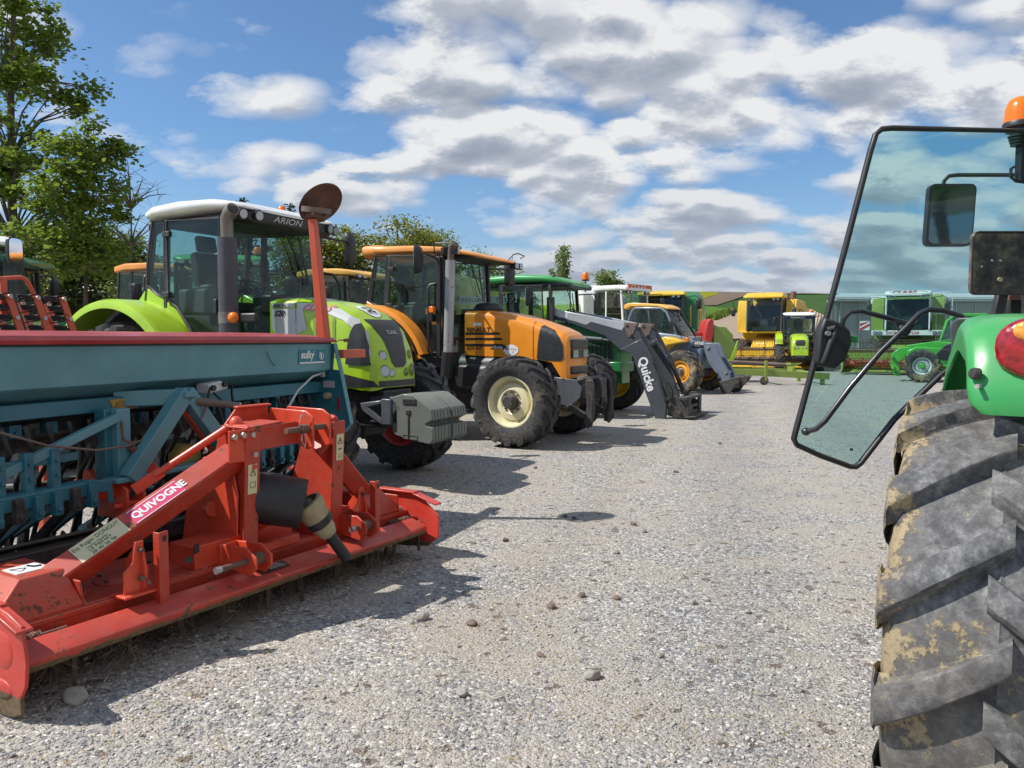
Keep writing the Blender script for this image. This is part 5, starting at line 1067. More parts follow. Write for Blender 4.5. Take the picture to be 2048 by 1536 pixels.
# packer roller behind the trough
m = MB(); m.box((-4.22, 2.85, .44), (.10, 2.5, .10)); m.box((-4.30, 3.0, .50), (.16, 2.7, .02), (0, -20, 0)); m.beam((-4.2, 3.6, .45), (-4.2, 3.8, .62), .08, .08); m.box((-4.2, 1.75, .44), (.09, .15, .09)); part('scraper_beam', m, M['blackm'], HA, bevel=.006)
m = MB(); m.cyl((-4.55, 1.62, .24), (-4.55, 4.45, .24), .14, 20)
for k in range(24):
    y = 1.7 + k * .118; m.lathe([(.13, y - .045), (.185, y - .02), (.19, y), (.185, y + .02), (.13, y + .045)], (-4.55, 0, .24), 18)
    for q in range(8):
        a = q * PI / 4 + k * .4; m.beam((-4.55 + .17 * math.cos(a), y, .24 + .17 * math.sin(a)), (-4.55 + .235 * math.cos(a + .15), y, .24 + .235 * math.sin(a + .15)), .03, .03, w2=.012)
part('packer_roller', m, M['soil'], HA)
m = MB()
for k in range(22): y = 1.70 + k * .118; m.beam((-4.24, y, .40), (-4.36, y, .26), .05, .012, w2=.025)
part('scrapers', m, M['rust'], HA)
for y in (1.62, 4.46):
    m = MB(); m.beam((-4.15, y, .42), (-4.6, y, .24), .02, .12); part('roller_arm', m, M['redorange'], HA, bevel=.004)

# ================================================================== teal seed drill
a_ = R(22); D0 = (-4.5, 4.1)
def dw(x, y): return (x * math.cos(a_) + y * math.sin(a_), -x * math.sin(a_) + y * math.cos(a_), 0)
OFF[0] = (D0[0], D0[1], 0)
DR = thing('seed_drill', 'long teal seed drill with a red hopper lid standing behind the red harrow', 'seed drill', dw(*D0), 22)
ya, yb = 2.25, 5.66
m = MB(); m.prism([(-3.985, 1.555), (-4.0, 1.325), (-4.26, 1.19), (-4.5, 1.12), (-4.74, 1.19), (-4.84, 1.325), (-4.85, 1.555)], ya, yb, 'y'); hp = part('hopper', m, M['teal'], DR, bevel=.004)
m = MB(); m.box((-4.0, (ya + yb) / 2, 1.558), (.02, yb - ya, .02)); part('lid_seal', m, M['black'], hp)
m = MB(); m.loft([[(x, y, 1.563), (x, y, 1.563)] for x, y in ()], caps=False) if False else None
sec = [(-3.945, 1.568), (-3.935, 1.59), (-3.95, 1.615), (-4.05, 1.632), (-4.42, 1.648), (-4.8, 1.632), (-4.88, 1.61), (-4.89, 1.568)]
m = MB(); rings = []
for y, k in ((ya - .02, 1), (5.3, 1), (yb - .02, .8), (yb + .035, .35), (yb + .045, .05)): rings.append([(x if k > .5 else lerp(-4.42, x, .96 + .04 * k), y, 1.568 + (z - 1.568) * k) for x, z in sec])
m.loft(rings, loop=True); part('hopper_lid', m, M['lidred'], DR)
m = MB(); m.cm = 0; lx, ly = -3.9885, 5.22
m.add([(-3.9835, 5.20, 1.505), (-3.9835, 5.56, 1.505), (-3.9905, 5.56, 1.388), (-3.9905, 5.20, 1.388)], [(0, 1, 2, 3)]); lg = part('brand_sticker', m, M['decalt'], hp)
m = MB(); m.add([(-3.9865, 5.215, 1.405), (-3.9865, 5.555, 1.405), (-3.9880, 5.555, 1.391), (-3.9880, 5.215, 1.391)], [(0, 1, 2, 3)]); text_on(m, 'sulky', (-3.9840, 5.225, 1.437), (0, 1, 0), (.06, 0, 1), .086, .12, .04, 1.0); text_on(m, 'burel', (-3.9795, 5.38, 1.487), (0, 1, 0), (.06, 0, 1), .016)
for a in (0,): m.tube([(-3.980, 5.50 + .030 * math.cos(t), 1.455 + .034 * math.sin(t)) for t in [2.2 + i * .33 for i in range(15)]], .0035, 4); m.prism([(5.485, 1.49), (5.50, 1.465), (5.515, 1.49), (5.51, 1.44), (5.50, 1.425), (5.49, 1.44)], -3.984, -3.981, 'x')
part('brand_lettering', m, M['decalw'], lg, smooth=False)
m = MB(); m.tube([(-3.983, 4.80, 1.50), (-3.984, 4.83, 1.47), (-3.986, 4.84, 1.44), (-3.988, 4.87, 1.41), (-3.989, 4.91, 1.385)], .0022, 4); part('scratch', m, M['decalk'], hp)
# right side panel and its lip
m = MB(); m.prism([(-3.965, 1.555), (-3.985, 1.33), (-3.90, 1.32), (-3.80, .86), (-3.86, .79), (-4.4, .72), (-4.95, .95), (-4.95, 1.555)], yb + .0, yb + .02, 'y'); part('side_panel', m, M['tealb'], DR, bevel=.004)
m = MB(); m.beam((-3.96, yb + .01, 1.555), (-3.90, yb + .01, 1.32), .05, .012, up=(1, 0, 0)); m.beam((-3.90, yb + .01, 1.32), (-3.80, yb + .01, .86), .05, .012, up=(1, 0, 0)); m.beam((-3.80, yb + .01, .86), (-3.87, yb + .01, .785), .05, .012, up=(1, 0, 0)); part('panel_lip', m, M['teal'], DR, bevel=.002)
m = MB(); m.cyl((-4.02, yb - .05, 1.10), (-4.02, yb + .0, 1.10), .028, 12); part('tube_stub', m, M['beige'], DR)
m = MB(); m.box((-3.92, yb - .005, 1.03), (.025, .012, .12)); part('red_reflector', m, M['redlens'], DR, bevel=.004)
m = MB(); m.box((-4.02, yb - .004, 1.20), (.12, .004, .06)); part('type_plate', m, M['decals'], DR)
m = MB(); m.tube([(-4.05, yb - .05, 1.30), (-4.0, 5.40, 1.28), (-3.96, 5.15, 1.18), (-3.93, 4.98, 1.05), (-3.92, 4.88, .98)], .009, 6); m.box((-4.05, yb - .05, 1.29), (.03, .03, .05)); part('grey_cable', m, M['lgrey'], DR)
# beams under the hopper
m = MB(); m.prism([(-4.09, 1.15), (-4.09, 1.235), (-4.12, 1.24), (-4.24, 1.20), (-4.24, 1.14)], ya, 4.25, 'y'); m.prism([(-4.09, 1.13), (-4.09, 1.225), (-4.12, 1.23), (-4.24, 1.19), (-4.24, 1.12)], 4.25, yb, 'y'); bm_ = part('upper_beam', m, M['tealb'], DR, bevel=.004)
m = MB(); text_on(m, '33 003', (-4.085, 4.88, 1.165), (0, 1, 0), (0, 0, 1), .045); part('stencilled_number', m, M['teal'], bm_, smooth=False)
m = MB(); m.add([(-4.086, 3.47, 1.222), (-4.086, 3.66, 1.222), (-4.086, 3.68, 1.155), (-4.086, 3.50, 1.155)], [(0, 1, 2, 3)]); ys_ = part('yellow_sticker', m, M['decaly'], bm_); m = MB()
for k in range(4): m.box((-4.084, 3.59, 1.205 - .014 * k), (.002, .12 - .01 * k, .003))
m.tube([(-4.083, 3.505, 1.17), (-4.083, 3.535, 1.17), (-4.083, 3.52, 1.20)], .0018, 4, closed=True); part('sticker_print', m, M['decalg'], ys_)
# A-frame
m = MB(); ap, lo, ro = (3.86, 1.25), (3.40, .75), (4.28, .75)
for (a, b) in ((ap, lo), (ap, ro)):
    m.beam((-3.87, a[0], a[1]), (-3.87, b[0], b[1]), .10, .085, up=(1, 0, 0))
m.box((-3.86, 3.86, 1.235), (.09, .10, .04)); m.beam((-3.90, 3.84, 1.22), (-4.15, 3.55, 1.22), .06, .10); m.box((-3.90, 3.80, .755), (.12, 1.0, .03)); part('hitch_frame', m, M['teal'], DR, bevel=.006)
m = MB()
for (a, b) in (((3.83, 1.13), (3.44, .74)), ((3.92, 1.13), (4.24, .74))): m.beam((-3.93, a[0], a[1]), (-3.93, b[0], b[1]), .05, .05, up=(1, 0, 0))
m.box((-3.93, 3.875, 1.125), (.05, .16, .06)); part('inner_hitch', m, M['redorange'], DR, bevel=.006)
m = MB(); m.tube([(-3.93, 3.86, 1.20), (-3.75, 4.0, 1.17)], .028, 12); m.tube([(-3.75, 4.0, 1.17), (-3.62, 4.10, 1.145)], .024, 12); m.tube([(-3.80, 3.98, 1.16), (-3.83, 3.96, 1.07)], .007, 5); part('top_link', m, M['brownst'], DR)
m = MB(); m.box((-3.98, 3.44, .955), (.09, .095, .44)); part('post', m, M['teal'], DR, bevel=.006)
for c_, d_ in (((-4.03, 3.37, .955), (.09, .05, .44)), ((-4.15, 4.55, 1.0), (.06, .10, .30)), ((-4.15, 5.1, 1.0), (.06, .05, .28))):
    m = MB(); m.box(c_, d_); part('rear_post', m, M['tealb'], DR, bevel=.006)
m = MB(); m.beam((-3.95, 2.1, .70), (-3.95, 3.40, 1.125), .05, .045, up=(1, 0, 0)); part('diagonal_brace', m, M['teal'], DR, bevel=.004)
m = MB(); m.tube([(-3.9, 2.55, 1.16), (-3.88, 2.9, 1.02), (-3.88, 3.2, .955), (-3.9, 3.43, .95), (-3.9, 3.6, .985)], .007, 6); part('rusty_wire', m, M['brownst'], DR)
m = MB(); m.tube([(-3.93, 3.42, 1.10), (-3.91, 3.405, 1.03), (-3.91, 3.41, .985), (-3.9, 3.46, .965)], .009, 5); m.cyl((-3.91, 3.46, .94), (-3.91, 3.53, .86), .022, 10); part('rusty_handle', m, M['rust'], DR)
m = MB(); m.prism([(4.16, 1.215), (4.35, 1.24), (4.345, 1.275), (4.28, 1.30), (4.16, 1.285)], -4.07, -3.95, 'x'); jb = part('junction_box', m, M['lgrey'], DR, bevel=.01)
m = MB(); m.tube([(-3.96, 4.31, 1.275), (-3.93, 4.36, 1.27), (-3.95, 4.38, 1.20), (-3.97, 4.42, 1.10), (-3.98, 4.5, 1.04)], .010, 6); m.tube([(-3.95, 4.17, 1.26), (-3.94, 4.14, 1.2), (-3.96, 4.13, 1.12)], .008, 6); m.tube([(-3.95, 4.2, 1.22), (-3.94, 4.26, 1.17), (-3.96, 4.27, 1.13)], .008, 6); m.cyl((-3.955, 4.30, 1.275), (-3.93, 4.30, 1.275), .02, 10); m.cyl((-3.955, 4.19, 1.255), (-3.93, 4.19, 1.255), .02, 10); part('cable', m, M['hose'], jb)
# lower bar with coulter clamps, and coulters behind
m = MB(); m.prism([(-3.88, .70), (-3.88, .775), (-3.90, .785), (-3.98, .785), (-3.98, .70)], 4.15, 5.6, 'y'); part('coulter_bar', m, M['tealb'], DR, bevel=.004); m = MB(); m.prism([(-3.88, .70), (-3.88, .775), (-3.90, .785), (-3.98, .785), (-3.98, .70)], 1.9, 3.17, 'y'); m.prism([(3.12, .80), (3.27, .77), (3.28, .64), (3.245, .64), (3.24, .71), (3.12, .72)], -3.86, -3.85, 'x'); part('coulter_bar', m, M['tealb'], DR, bevel=.004)
m = MB()
for k in range(4): y = 2.50 + k * .155; m.box((-3.93, y, .875), (.05, .05, .23)); m.cyl((-3.9, y, .93), (-3.885, y, .93), .012, 6); m.cyl((-3.9, y, .85), (-3.885, y, .85), .012, 6)
m.box((-3.95, 2.75, .93), (.03, .75, .045)); part('depth_linkage', m, M['tealb'], DR, bevel=.004)
for k in range(32):
    y = 2.05 + k * .11
    if 3.2 < y < 3.42: continue
    row = k % 3; m = MB()
    if y < 3.2 or y > 4.3:
        m.box((-3.87, y, .70), (.05, .045, .13)); m.cyl((-3.845, y, .67), (-3.83, y, .67), .016, 8)
    m.beam((-3.9, y, .68), (-4.35 - .12 * row, y, .30), .035, .05); m.beam((-4.3 - .12 * row, y, .34), (-4.36 - .12 * row, y, .02), .02, .07, w2=.012); part('coulter', m, M['tealb'] if k % 3 else M['chassis'], DR, bevel=.003)
    m = MB(); m.tube([(-4.32, y, 1.16), (-4.36, y + .01, .9), (-4.30 - .1 * row, y, .62), (-4.34 - .1 * row, y, .36)], .017, 8); part('seed_tube', m, M['lgrey'] if k % 3 == 0 else M['black'], DR)  # coulters and most tubes coloured darker to imitate dense shade under the hopper
    m = MB(); m.box((-4.22, y, 1.08), (.09, .07, .07)); m.cyl((-4.17, y, 1.07), (-4.155, y, 1.07), .014, 6); part('seed_meter', m, M['chassis'] if k % 2 else M['tealb'], DR)
m = MB(); m.cyl((-4.2, 2.2, 1.04), (-4.2, 5.6, 1.04), .012, 8); m.box((-4.45, 3.9, .58), (.06, 3.3, .06)); m.box((-4.75, 3.9, .62), (.07, 3.3, .07)); part('cross_shaft', m, M['chassis'], DR)
for k in range(5):
    y = 2.3 + k * .62; m = MB(); m.beam((-4.6, y, .55), (-4.4, y + .06, .72), .05, .09); part('red_lever', m, M['redorange'], DR, bevel=.004)
m = MB(); m.cyl((-4.0, 4.05, .78), (-4.12, 4.02, .78), .10, 24); m.lathe([(.10, -4.0), (.09, -3.975), (.05, -3.965), (.001, -3.96)], (0, 3.98, .78), 24, 'x'); part('yellow_guard_disc', m, M['cover'], DR)
m = MB()
for dy in (-.06, .06): m.prism([(-4.08, .52), (-3.86, .52), (-3.82, .60), (-3.83, .70), (-3.90, .74), (-4.08, .72)], 3.42 + dy - .008, 3.42 + dy + .008, 'y')
m.box((-3.98, 3.30, .70), (.12, .34, .10)); m.beam((-3.95, 3.45, .72), (-3.9, 3.62, .80), .08, .07); m.cyl((-3.88, 3.30, .60), (-3.88, 3.56, .60), .02, 10); part('coupling_hook', m, M['redorange'], DR, bevel=.006)
m = MB(); m.prism([(-4.28, 1.16), (-4.26, .98), (-4.40, .90), (-4.66, .92), (-4.74, 1.05), (-4.7, 1.18)], ya, 5.6, 'y'); part('shade_fill_box', m, M['chassis'], DR, bevel=.01)  # dark box added below the hopper to imitate the strong shade there
for k in range(22):
    y = 2.15 + k * .155; m = MB(); m.lathe([(.001, y - .03), (.09, y - .03), (.125, y - .022), (.125, y + .022), (.09, y + .03), (.001, y + .03)], (-4.62, 0, .13 + .02 * (k % 2)), 20); part('shade_fill_wheel', m, M['hose'], DR)  # black wheels added as dark filling for the shaded rear of the drill
for k in range(26):
    y = 2.1 + k * .132; m = MB(); m.tube([(-4.05, y, 1.12), (-4.02, y + .02, .98), (-4.12, y - .01, .80), (-4.2, y + .03, .55), (-4.3, y, .2)], .014, 6); part('shade_fill_hose', m, M['hose'], DR)  # extra black hoses added to deepen the shade among the seed tubes
# walkway at the back with anti-slip plate
m = MB(); m.box((-5.10, 3.95, .87), (.26, 3.3, .012)); m.box((-4.97, 3.95, .82), (.012, 3.3, .09)); m.box((-5.23, 3.95, .82), (.012, 3.3, .09)); wk = part('walkway', m, M['palecyan'], DR)
m = MB()
for k in range(60):
    for q in range(4): m.beam((-5.01 - q * .06, 2.35 + k * .055, .878), (-5.03 - q * .06, 2.375 + k * .055, .888), .03, .012)
part('tread_pattern', m, M['tealb'], wk)
m = MB(); m.box((-5.02, 2.9, .42), (.2, 1.2, .012), (0, 15, 0)); m.box((-5.02, 4.4, .42), (.2, 1.0, .012), (0, 15, 0)); part('lower_step', m, M['palecyan'], DR)
# marker arm folded upright with disc
m = MB(); m.beam((-3.99, 5.555, 1.60), (-3.99, 5.42, 2.60), .085, .085, up=(1, 0, 0), w2=.058, h2=.058); mk = part('marker_arm', m, M['redarm'], DR, bevel=.006)
MARK = M['redarm']
m = MB(); m.box((-3.98, 5.43, 2.625), (.08, .13, .03)); m.cyl((-3.98, 5.47, 2.63), (-3.98, 5.52, 2.70), .03, 10); m.beam((-3.98, 5.53, 2.61), (-3.99, 5.62, 2.66), .04, .04); part('disc_hub', m, M['rust'], mk)
dn = Vector((.72, -.20, -.66)).normalized(); rt = Vector((0, 0, 1)).rotation_difference(dn).to_matrix()
m = MB(); m.lathe([(.001, -.038), (.07, -.036), (.14, -.02), (.200, .020), (.204, .024), (.200, .026), (.14, -.014), (.07, -.030), (.001, -.033)], (-4.0, 5.53, 2.76), 40, 'z', rt); part('marker_disc', m, M['rust'], mk)
m = MB(); m.lathe([(.10, -.022), (.122, -.022), (.124, .022), (.10, .022), (.10, -.022)], (-3.96, 5.43, 2.672), 30, 'z', Euler((R(4), R(8), 0)).to_matrix()); part('depth_ring', m, M['brownst'], mk)
m = MB(); m.beam((-3.93, 5.70, 1.465), (-3.93, 6.05, 1.465), .075, .075, up=(0, 0, 1)); rs_ = part('transport_stub', m, M['redarm'], DR, bevel=.004); m = MB(); m.box((-3.93, 6.052, 1.465), (.055, .004, .055)); part('stub_opening', m, M['black'], rs_)
m = MB(); m.box((-3.93, 5.76, 1.585), (.05, .10, .012)); m.box((-3.93, 5.80, 1.585), (.03, .04, .03)); part('lid_latch', m, M['rust'], DR)

# ================================================================== spring-tine rake behind the drill, red arms with black coils
OFF[0] = (-5.7, 3.6, 0)
SP = thing('spring_tine_harrow', 'red spring tine harrow with black coils folded up behind the teal drill', 'tine harrow', dw(-5.7, 3.6), 22)
def coil(c, r, n, L_, rnd):
    pts = []; K = n * 12
    for i in range(K + 1): a = i / 12 * 2 * PI; pts.append((c[0] + r * math.cos(a) * .6, c[1] + L_ * 0 + r * math.sin(a), c[2] + L_ * i / K))
    return pts
rnd = random.Random(9)
for i in range(9):
    y = 2.55 + i * .215; 
    for dx, dz in ((0, 0), (-.25, -.035)):
        m = MB(); y2 = y + (-.0 if dx == 0 else .06); m.beam((-5.5 + dx, y2, 1.92 + dz), (-5.5 + dx, y2 + .40 * .5, 1.31), .015, .052, up=(0, 1, .3)); m.cm = 1
        for q in range(4): t = .012 + q * .125; p = Vector((-5.5 + dx, y2, 1.92 + dz)).lerp(Vector((-5.5 + dx, y2 + .20, 1.31)), t * 2); m.cyl(p, p + Vector((.025, 0, 0)), .016, 10)
        part('tine_arm', m, [M['redarm'], M['zinc']], SP)
    for q in range(4):
        z = 1.885 - q * .075; yy = y - .085 + (1.92 - z) * .33; m = MB(); pts = []
        for k in range(49): a = k / 12 * 2 * PI; pts.append((-5.52 + .034 * math.sin(a), yy + .048 * math.cos(a) + .010 * math.sin(a * .25), z + .010 * k / 12.))
        m.tube(pts, .0058, 5); m.tube([pts[-1], (-5.5, yy + .1, z + .05)], .0055, 4); m.tube([pts[0], (-5.55, yy - .12, z - .03)], .0055, 4); part('spring_coil', m, M['hose'], SP)
m = MB(); m.tube([(-5.55, 3.76, 2.045), (-5.55, 3.83, 2.035), (-5.55, 3.90, 2.045), (-5.55, 3.98, 2.055), (-5.55, 4.02, 2.04), (-5.55, 4.05, 1.99), (-5.55, 4.10, 1.88), (-5.55, 4.26, 1.62), (-5.55, 4.5, 1.2)], .016, 8); part('tubular_guard', m, M['redarm'], SP)
m = MB(); m.box((-5.55, 3.84, 1.90), (.03, .05, .27)); m.box((-5.62, 3.6, 1.30), (.30, 2.4, .08)); m.beam((-5.62, 3.0, 1.3), (-5.7, 3.0, .02), .06, .06); m.beam((-5.62, 4.2, 1.3), (-5.7, 4.2, .02), .06, .06); part('frame', m, M['redarm'], SP, bevel=.004)
OFF[0] = (0, 0, 0)
# ================================================================== bright green tractor at the right edge: rear wheel, fender, open glass door
RW = (1.435, 2.23); RT = thing('tractor', 'bright green tractor cut off by the right edge with its glass door swung open', 'tractor', (RW[0], RW[1], 0), 0)
OFF[0] = (RW[0], RW[1], 0); hd = 90 - 32.4
rot = Matrix.Rotation(R(hd), 4, 'Z')
def near_tyre(Rr, Wd, rim, lugs, h, seed=0):
    """the near tyre in more detail: curved bars with rounded noses and a split tread centre"""
    mb = MB(); w = Wd / 2; Rc = Rr - h
    def crown(y): return Rc - .030 * (abs(y) / w) ** 2.4
    prof = [(rim, -w * .6), (rim + .03, -w * .82), (rim + .12, -w * .97), (rim + .2, -w * .985), (crown(w) - .05, -w * .965), (crown(w) - .012, -w * .93)] + [(crown(k * w), k * w) for k in (-.85, -.6, -.3, -.02)] + [(crown(0) + .004, 0)] + [(crown(k * w), k * w) for k in (.02, .3, .6, .85)] + [(crown(w) - .012, w * .93), (crown(w) - .05, w * .965), (rim + .2, w * .985), (rim + .12, w * .97), (rim + .03, w * .82), (rim, w * .6)]
    mb.lathe(prof, n=120); pitch = 2 * PI / lugs; rnd = random.Random(seed)
    for sd in (-1, 1):
        for k in range(lugs):
            c0 = k * pitch + (0 if sd > 0 else pitch / 2); rings = []; NS = 14
            for i in range(NS + 1):
                t = i / NS; f = lerp(-.10, .985, t); y = f * w * sd
                sk = .64 * (1 - t) ** 1.15; ph = c0 + pitch * sk
                a = (.042 + .014 * t ** 3) / Rr
                hh = h * (1.0 if t > .04 else .86) * (1 - .0 * t)
                b_ = crown(y) - .012; tp = crown(y) + hh - .006 * t ** 4
                lead, trail = a * .82, a * .98
                pts = []
                for da, r_ in ((-trail * 1.55, b_), (-trail * 1.16, b_ + hh * .45), (-trail * .98, tp - .004), (-trail * .86, tp), (0, tp + .001), (lead * .86, tp), (lead * .98, tp - .004), (lead * 1.12, b_ + hh * .45), (lead * 1.5, b_)):
                    p = ph + da + rnd.uniform(-.0006, .0006); r2 = r_ + rnd.uniform(-.0008, .0008); pts.append((r2 * math.sin(p), y, r2 * math.cos(p)))
                rings.append(pts)
            for (f, dr, sc, dph) in ((1.0, .012, 1.05, -.006), (1.03, .045, 1.1, -.012), (1.02, .09, 1.12, -.016), (1.0, .13, 1.0, -.018)):
                a = .060 / Rr * sc; ph = c0 + dph; tp = crown(w) + h - dr; b_ = tp - .03
                rings.append([(r_ * math.sin(ph + da), w * f * sd, r_ * math.cos(ph + da)) for da, r_ in ((-a * 1.4, b_), (-a * 1.15, b_ + .01), (-a * 1.0, tp - .004), (-a * .85, tp), (0, tp), (a * .85, tp), (a * 1.0, tp - .004), (a * 1.1, b_ + .01), (a * 1.35, b_))])
            mb.loft(rings, caps=True)
    return mb
TYZ = .73
wm = rim_mb(.36, .46, .05, 1).mesh('wheel', M['jdyellow']); wo = obj('wheel', wm, RT, (0, 0, TYZ), (0, 0, R(hd)))
def mud_mat():
    m, t, b = newmat('near_tyre'); L = t.links.new; co = objco(t)
    n1 = noise(t, co, 5.5, 5, .6); n2 = noise(t, co, 26, 8, .75); n3 = noise(t, co, 90, 6, .8); nL = noise(t, co, 1.8, 2, .5)
    sp = N(t, 'ShaderNodeSeparateXYZ'); L(co, sp.inputs[0]); r2 = mth(t, 'SQRT', mth(t, 'ADD', mth(t, 'MULTIPLY', sp.outputs[0], sp.outputs[0]), mth(t, 'MULTIPLY', sp.outputs[2], sp.outputs[2])))
    low = mth(t, 'MULTIPLY', mth(t, 'SUBTRACT', .708, r2), 60, clamp=True)   # mud sits between the bars, not on their worn tops
    base = ramp(t, n2, [(.30, (.045, .045, .046)), (.45, (.090, .090, .092)), (.55, (.150, .150, .150)), (.66, (.27, .265, .25))])
    film = mixc(t, mth(t, 'MULTIPLY', mth(t, 'SUBTRACT', nL, .36), 1.5, clamp=True), base, (.15, .13, .10))
    e = mth(t, 'ADD', mth(t, 'MULTIPLY', n1, .52), mth(t, 'ADD', mth(t, 'MULTIPLY', n2, .34), mth(t, 'MULTIPLY', n3, .14)))
    ey = mth(t, 'MULTIPLY', mth(t, 'SUBTRACT', mth(t, 'ABSOLUTE', sp.outputs[1]), .05), .28)
    mk = mth(t, 'MULTIPLY', mth(t, 'SUBTRACT', mth(t, 'ADD', e, ey), .548), 34, clamp=True)
    mk = mth(t, 'MULTIPLY', mk, mth(t, 'ADD', mth(t, 'MULTIPLY', low, .90), .04))
    c = mixc(t, mk, film, ramp(t, n3, [(.3, (.23, .175, .095)), (.7, (.40, .32, .19))]))
    L(c, b.inputs['Base Color']); b.inputs['Roughness'].default_value = .72; b.inputs['Specular IOR Level'].default_value = .4
    hgt = mth(t, 'ADD', mth(t, 'MULTIPLY', mk, 1.0), mth(t, 'ADD', mth(t, 'MULTIPLY', n2, .5), mth(t, 'MULTIPLY', n3, .35)))
    bp = N(t, 'ShaderNodeBump', inp={'Strength': .55, 'Distance': .006}); L(hgt, bp.inputs['Height']); L(bp.outputs[0], b.inputs['Normal']); return m
obj('tyre', near_tyre(.722, .50, .375, 16, .044).mesh('tyre', mud_mat(), angle=42), wo)
obj('hub', hub_mb(.10, .08, 1).mesh('hub', M['jdyellow']), wo)
wr = obj('wheel', wm.copy(), RT, tuple(rot @ Vector((0, -1.62, 0)) + Vector((0, 0, TYZ))), (0, 0, R(hd))); obj('tyre', tyre_mb(.70, .48, .375, 20).mesh('tyre', M['tyren']), wr)
# local frame of the tractor: x forward, y left, origin under the near rear wheel
def TL(mb):
    mb.xf(Matrix.Translation((RW[0], RW[1], 0)) @ rot); return mb
# fender shell
m = MB(); rings = []
pf = [(.64, 1.24, .205), (.63, 1.36, .20), (.585, 1.47, .19), (.50, 1.56, .175), (.38, 1.625, .155), (.22, 1.66, .14), (.02, 1.672, .125), (-.12, 1.665, .115), (-.22, 1.645, .105), (-.285, 1.60, .098), (-.32, 1.54, .093), (-.345, 1.48, .090), (-.356, 1.435, .082), (-.352, 1.405, .055)]
cx, cz = 0.05, 1.10
for i, (x, z, yo) in enumerate(pf):
    a = pf[max(i - 1, 0)]; b = pf[min(i + 1, len(pf) - 1)]; t = Vector((b[0] - a[0], 0, b[1] - a[1])).normalized(); nn = Vector((t.z, 0, -t.x)) * -1
    if nn.dot(Vector((x - cx, 0, z - cz))) < 0: nn = -nn
    P = Vector((x, 0, z)); fk = 1.0 if i < 9 else max(.22, 1 - (i - 8) * .16); Y = lambda y, k: tuple(P - nn * k * fk + Vector((0, y, 0)))
    rings.append([Y(-.95, 0), Y(-.5, 0), Y(yo - .11, 0), Y(yo - .055, .003), Y(yo - .02, .012), Y(yo - .004, .030), Y(yo, .058), Y(yo, .105), Y(yo - .008, .105), Y(yo - .012, .075), Y(yo - .04, .030), Y(yo - .14, .012), Y(-.95, .012)])
m.loft(rings, caps=True, loop=True); FD = part('fender', TL(m), M['brgreen'], RT, angle=50)
m = MB(); m.box((-.353, -.235, 1.44), (.02, .10, .115), (0, 6, 0)); part('fender_pad', TL(m), M['dgrey'], FD, bevel=.012)
m = MB(); m.lathe([(.001, .007), (.013, .006), (.0155, .001), (.0155, -.012)], (-.345, .074, 1.510), 20, 'z', Vector((0, 0, 1)).rotation_difference(Vector((-.62, .76, .1))).to_matrix()); pl_ = TL(m); part('round_plug', pl_, M['blackm'], FD)
m = MB(); m.cyl((-.345, .060, 1.478), (-.368, .066, 1.478), .006, 8); part('plug_screw', TL(m), M['zinc'], FD)
# tail light wrapping the rear of the fender
def blob(cx, cy, cz, rx, ry, rz, n=30, x0=0, e=2.6):
    mb = MB(); rr = []
    for k in (0, .35, .7, .9, 1.0):
        q = (1 - k ** 3) ** .5 if k < 1 else 0.001
        rr.append([(cx - rx * (1 - q) * 0 - rx * k, cy + ry * (q * .25 + .75 if k < .95 else .6) * math.copysign(abs(math.cos(a)) ** (2 / e), math.cos(a)), cz + rz * (q * .25 + .75 if k < .95 else .6) * math.copysign(abs(math.sin(a)) ** (2 / e), math.sin(a))) for a in [2 * PI * i / n for i in range(n)]])
    return mb.loft(rr, loop=True)
TLt = part('tail_light', TL(blob(-.325, -.148, 1.577, .030, .180, .088)), M['tailred'], RT)
am = blob(-.346, -.140, 1.618, .014, .135, .036); part('indicator_lens', TL(am), M['tailamber'], TLt)
m = MB(); m.box((-.366, -.12, 1.515), (.004, .10, .032)); m.cyl((-.355, -.045, 1.52), (-.368, -.045, 1.52), .012, 12); part('lens_detail', TL(m), M['mirror'], TLt)
m = MB(); m.prism([(.30, 1.67), (.62, 1.66), (.66, 1.56), (.62, 1.50), (.45, 1.60)], .02, .17, 'y'); part('fender_end_pad', TL(m), M['dgrey'], FD, bevel=.03)
# fender underside lining strip
m = MB(); 
for k in range(7): m.box((.645 - .03 * abs(k - 1) ** 1.1 * .5, .18, 1.26 + .05 * k), (.012, .04, .004))
part('liner_ribs', TL(m), M['blackm'], FD)
# ---- open door: a curved pane in a dark rubber frame, hinged on the cab, plus handles (world coordinates)
Yd = 3.80
def wp(px, py, Y=Yd): r = ray(px, py); k = Y / r.y; return Vector((r.x * k, Y, 1.6 + r.z * k))
out = [wp(2075, 262), wp(1785, 256), wp(1764, 258), wp(1752, 268), wp(1742, 300), wp(1690, 500), wp(1592, 862), wp(1588, 878), wp(1594, 890), wp(1640, 911), wp(1700, 933), wp(1712, 934), wp(1722, 926), wp(1790, 838), wp(1880, 752), wp(1990, 668), wp(2075, 610)]
DOOR = obj('door', None, RT, (0, 0, 0)); 
m = MB(); n = len(out); ctr = Vector((1.95, Yd, 1.9))
m.prism([(p.x, p.z) for p in out], Yd - .003, Yd + .003, 'y'); DO = part('glass_door', m, M['gdoor'], RT, smooth=False)
bpy.data.objects.remove(DOOR)
m = MB(); m.tube(out, .0135, 10, closed=True); m.tube([p + Vector((0, .012, 0)) for p in out], .012, 8, closed=True); part('door_seal', m, M['black'], DO)
h1 = [wp(1684, 652, 3.74), wp(1687, 638, 3.72), wp(1700, 624, 3.70), wp(1722, 622, 3.70), wp(1760, 632, 3.70), wp(1818, 648, 3.72)]
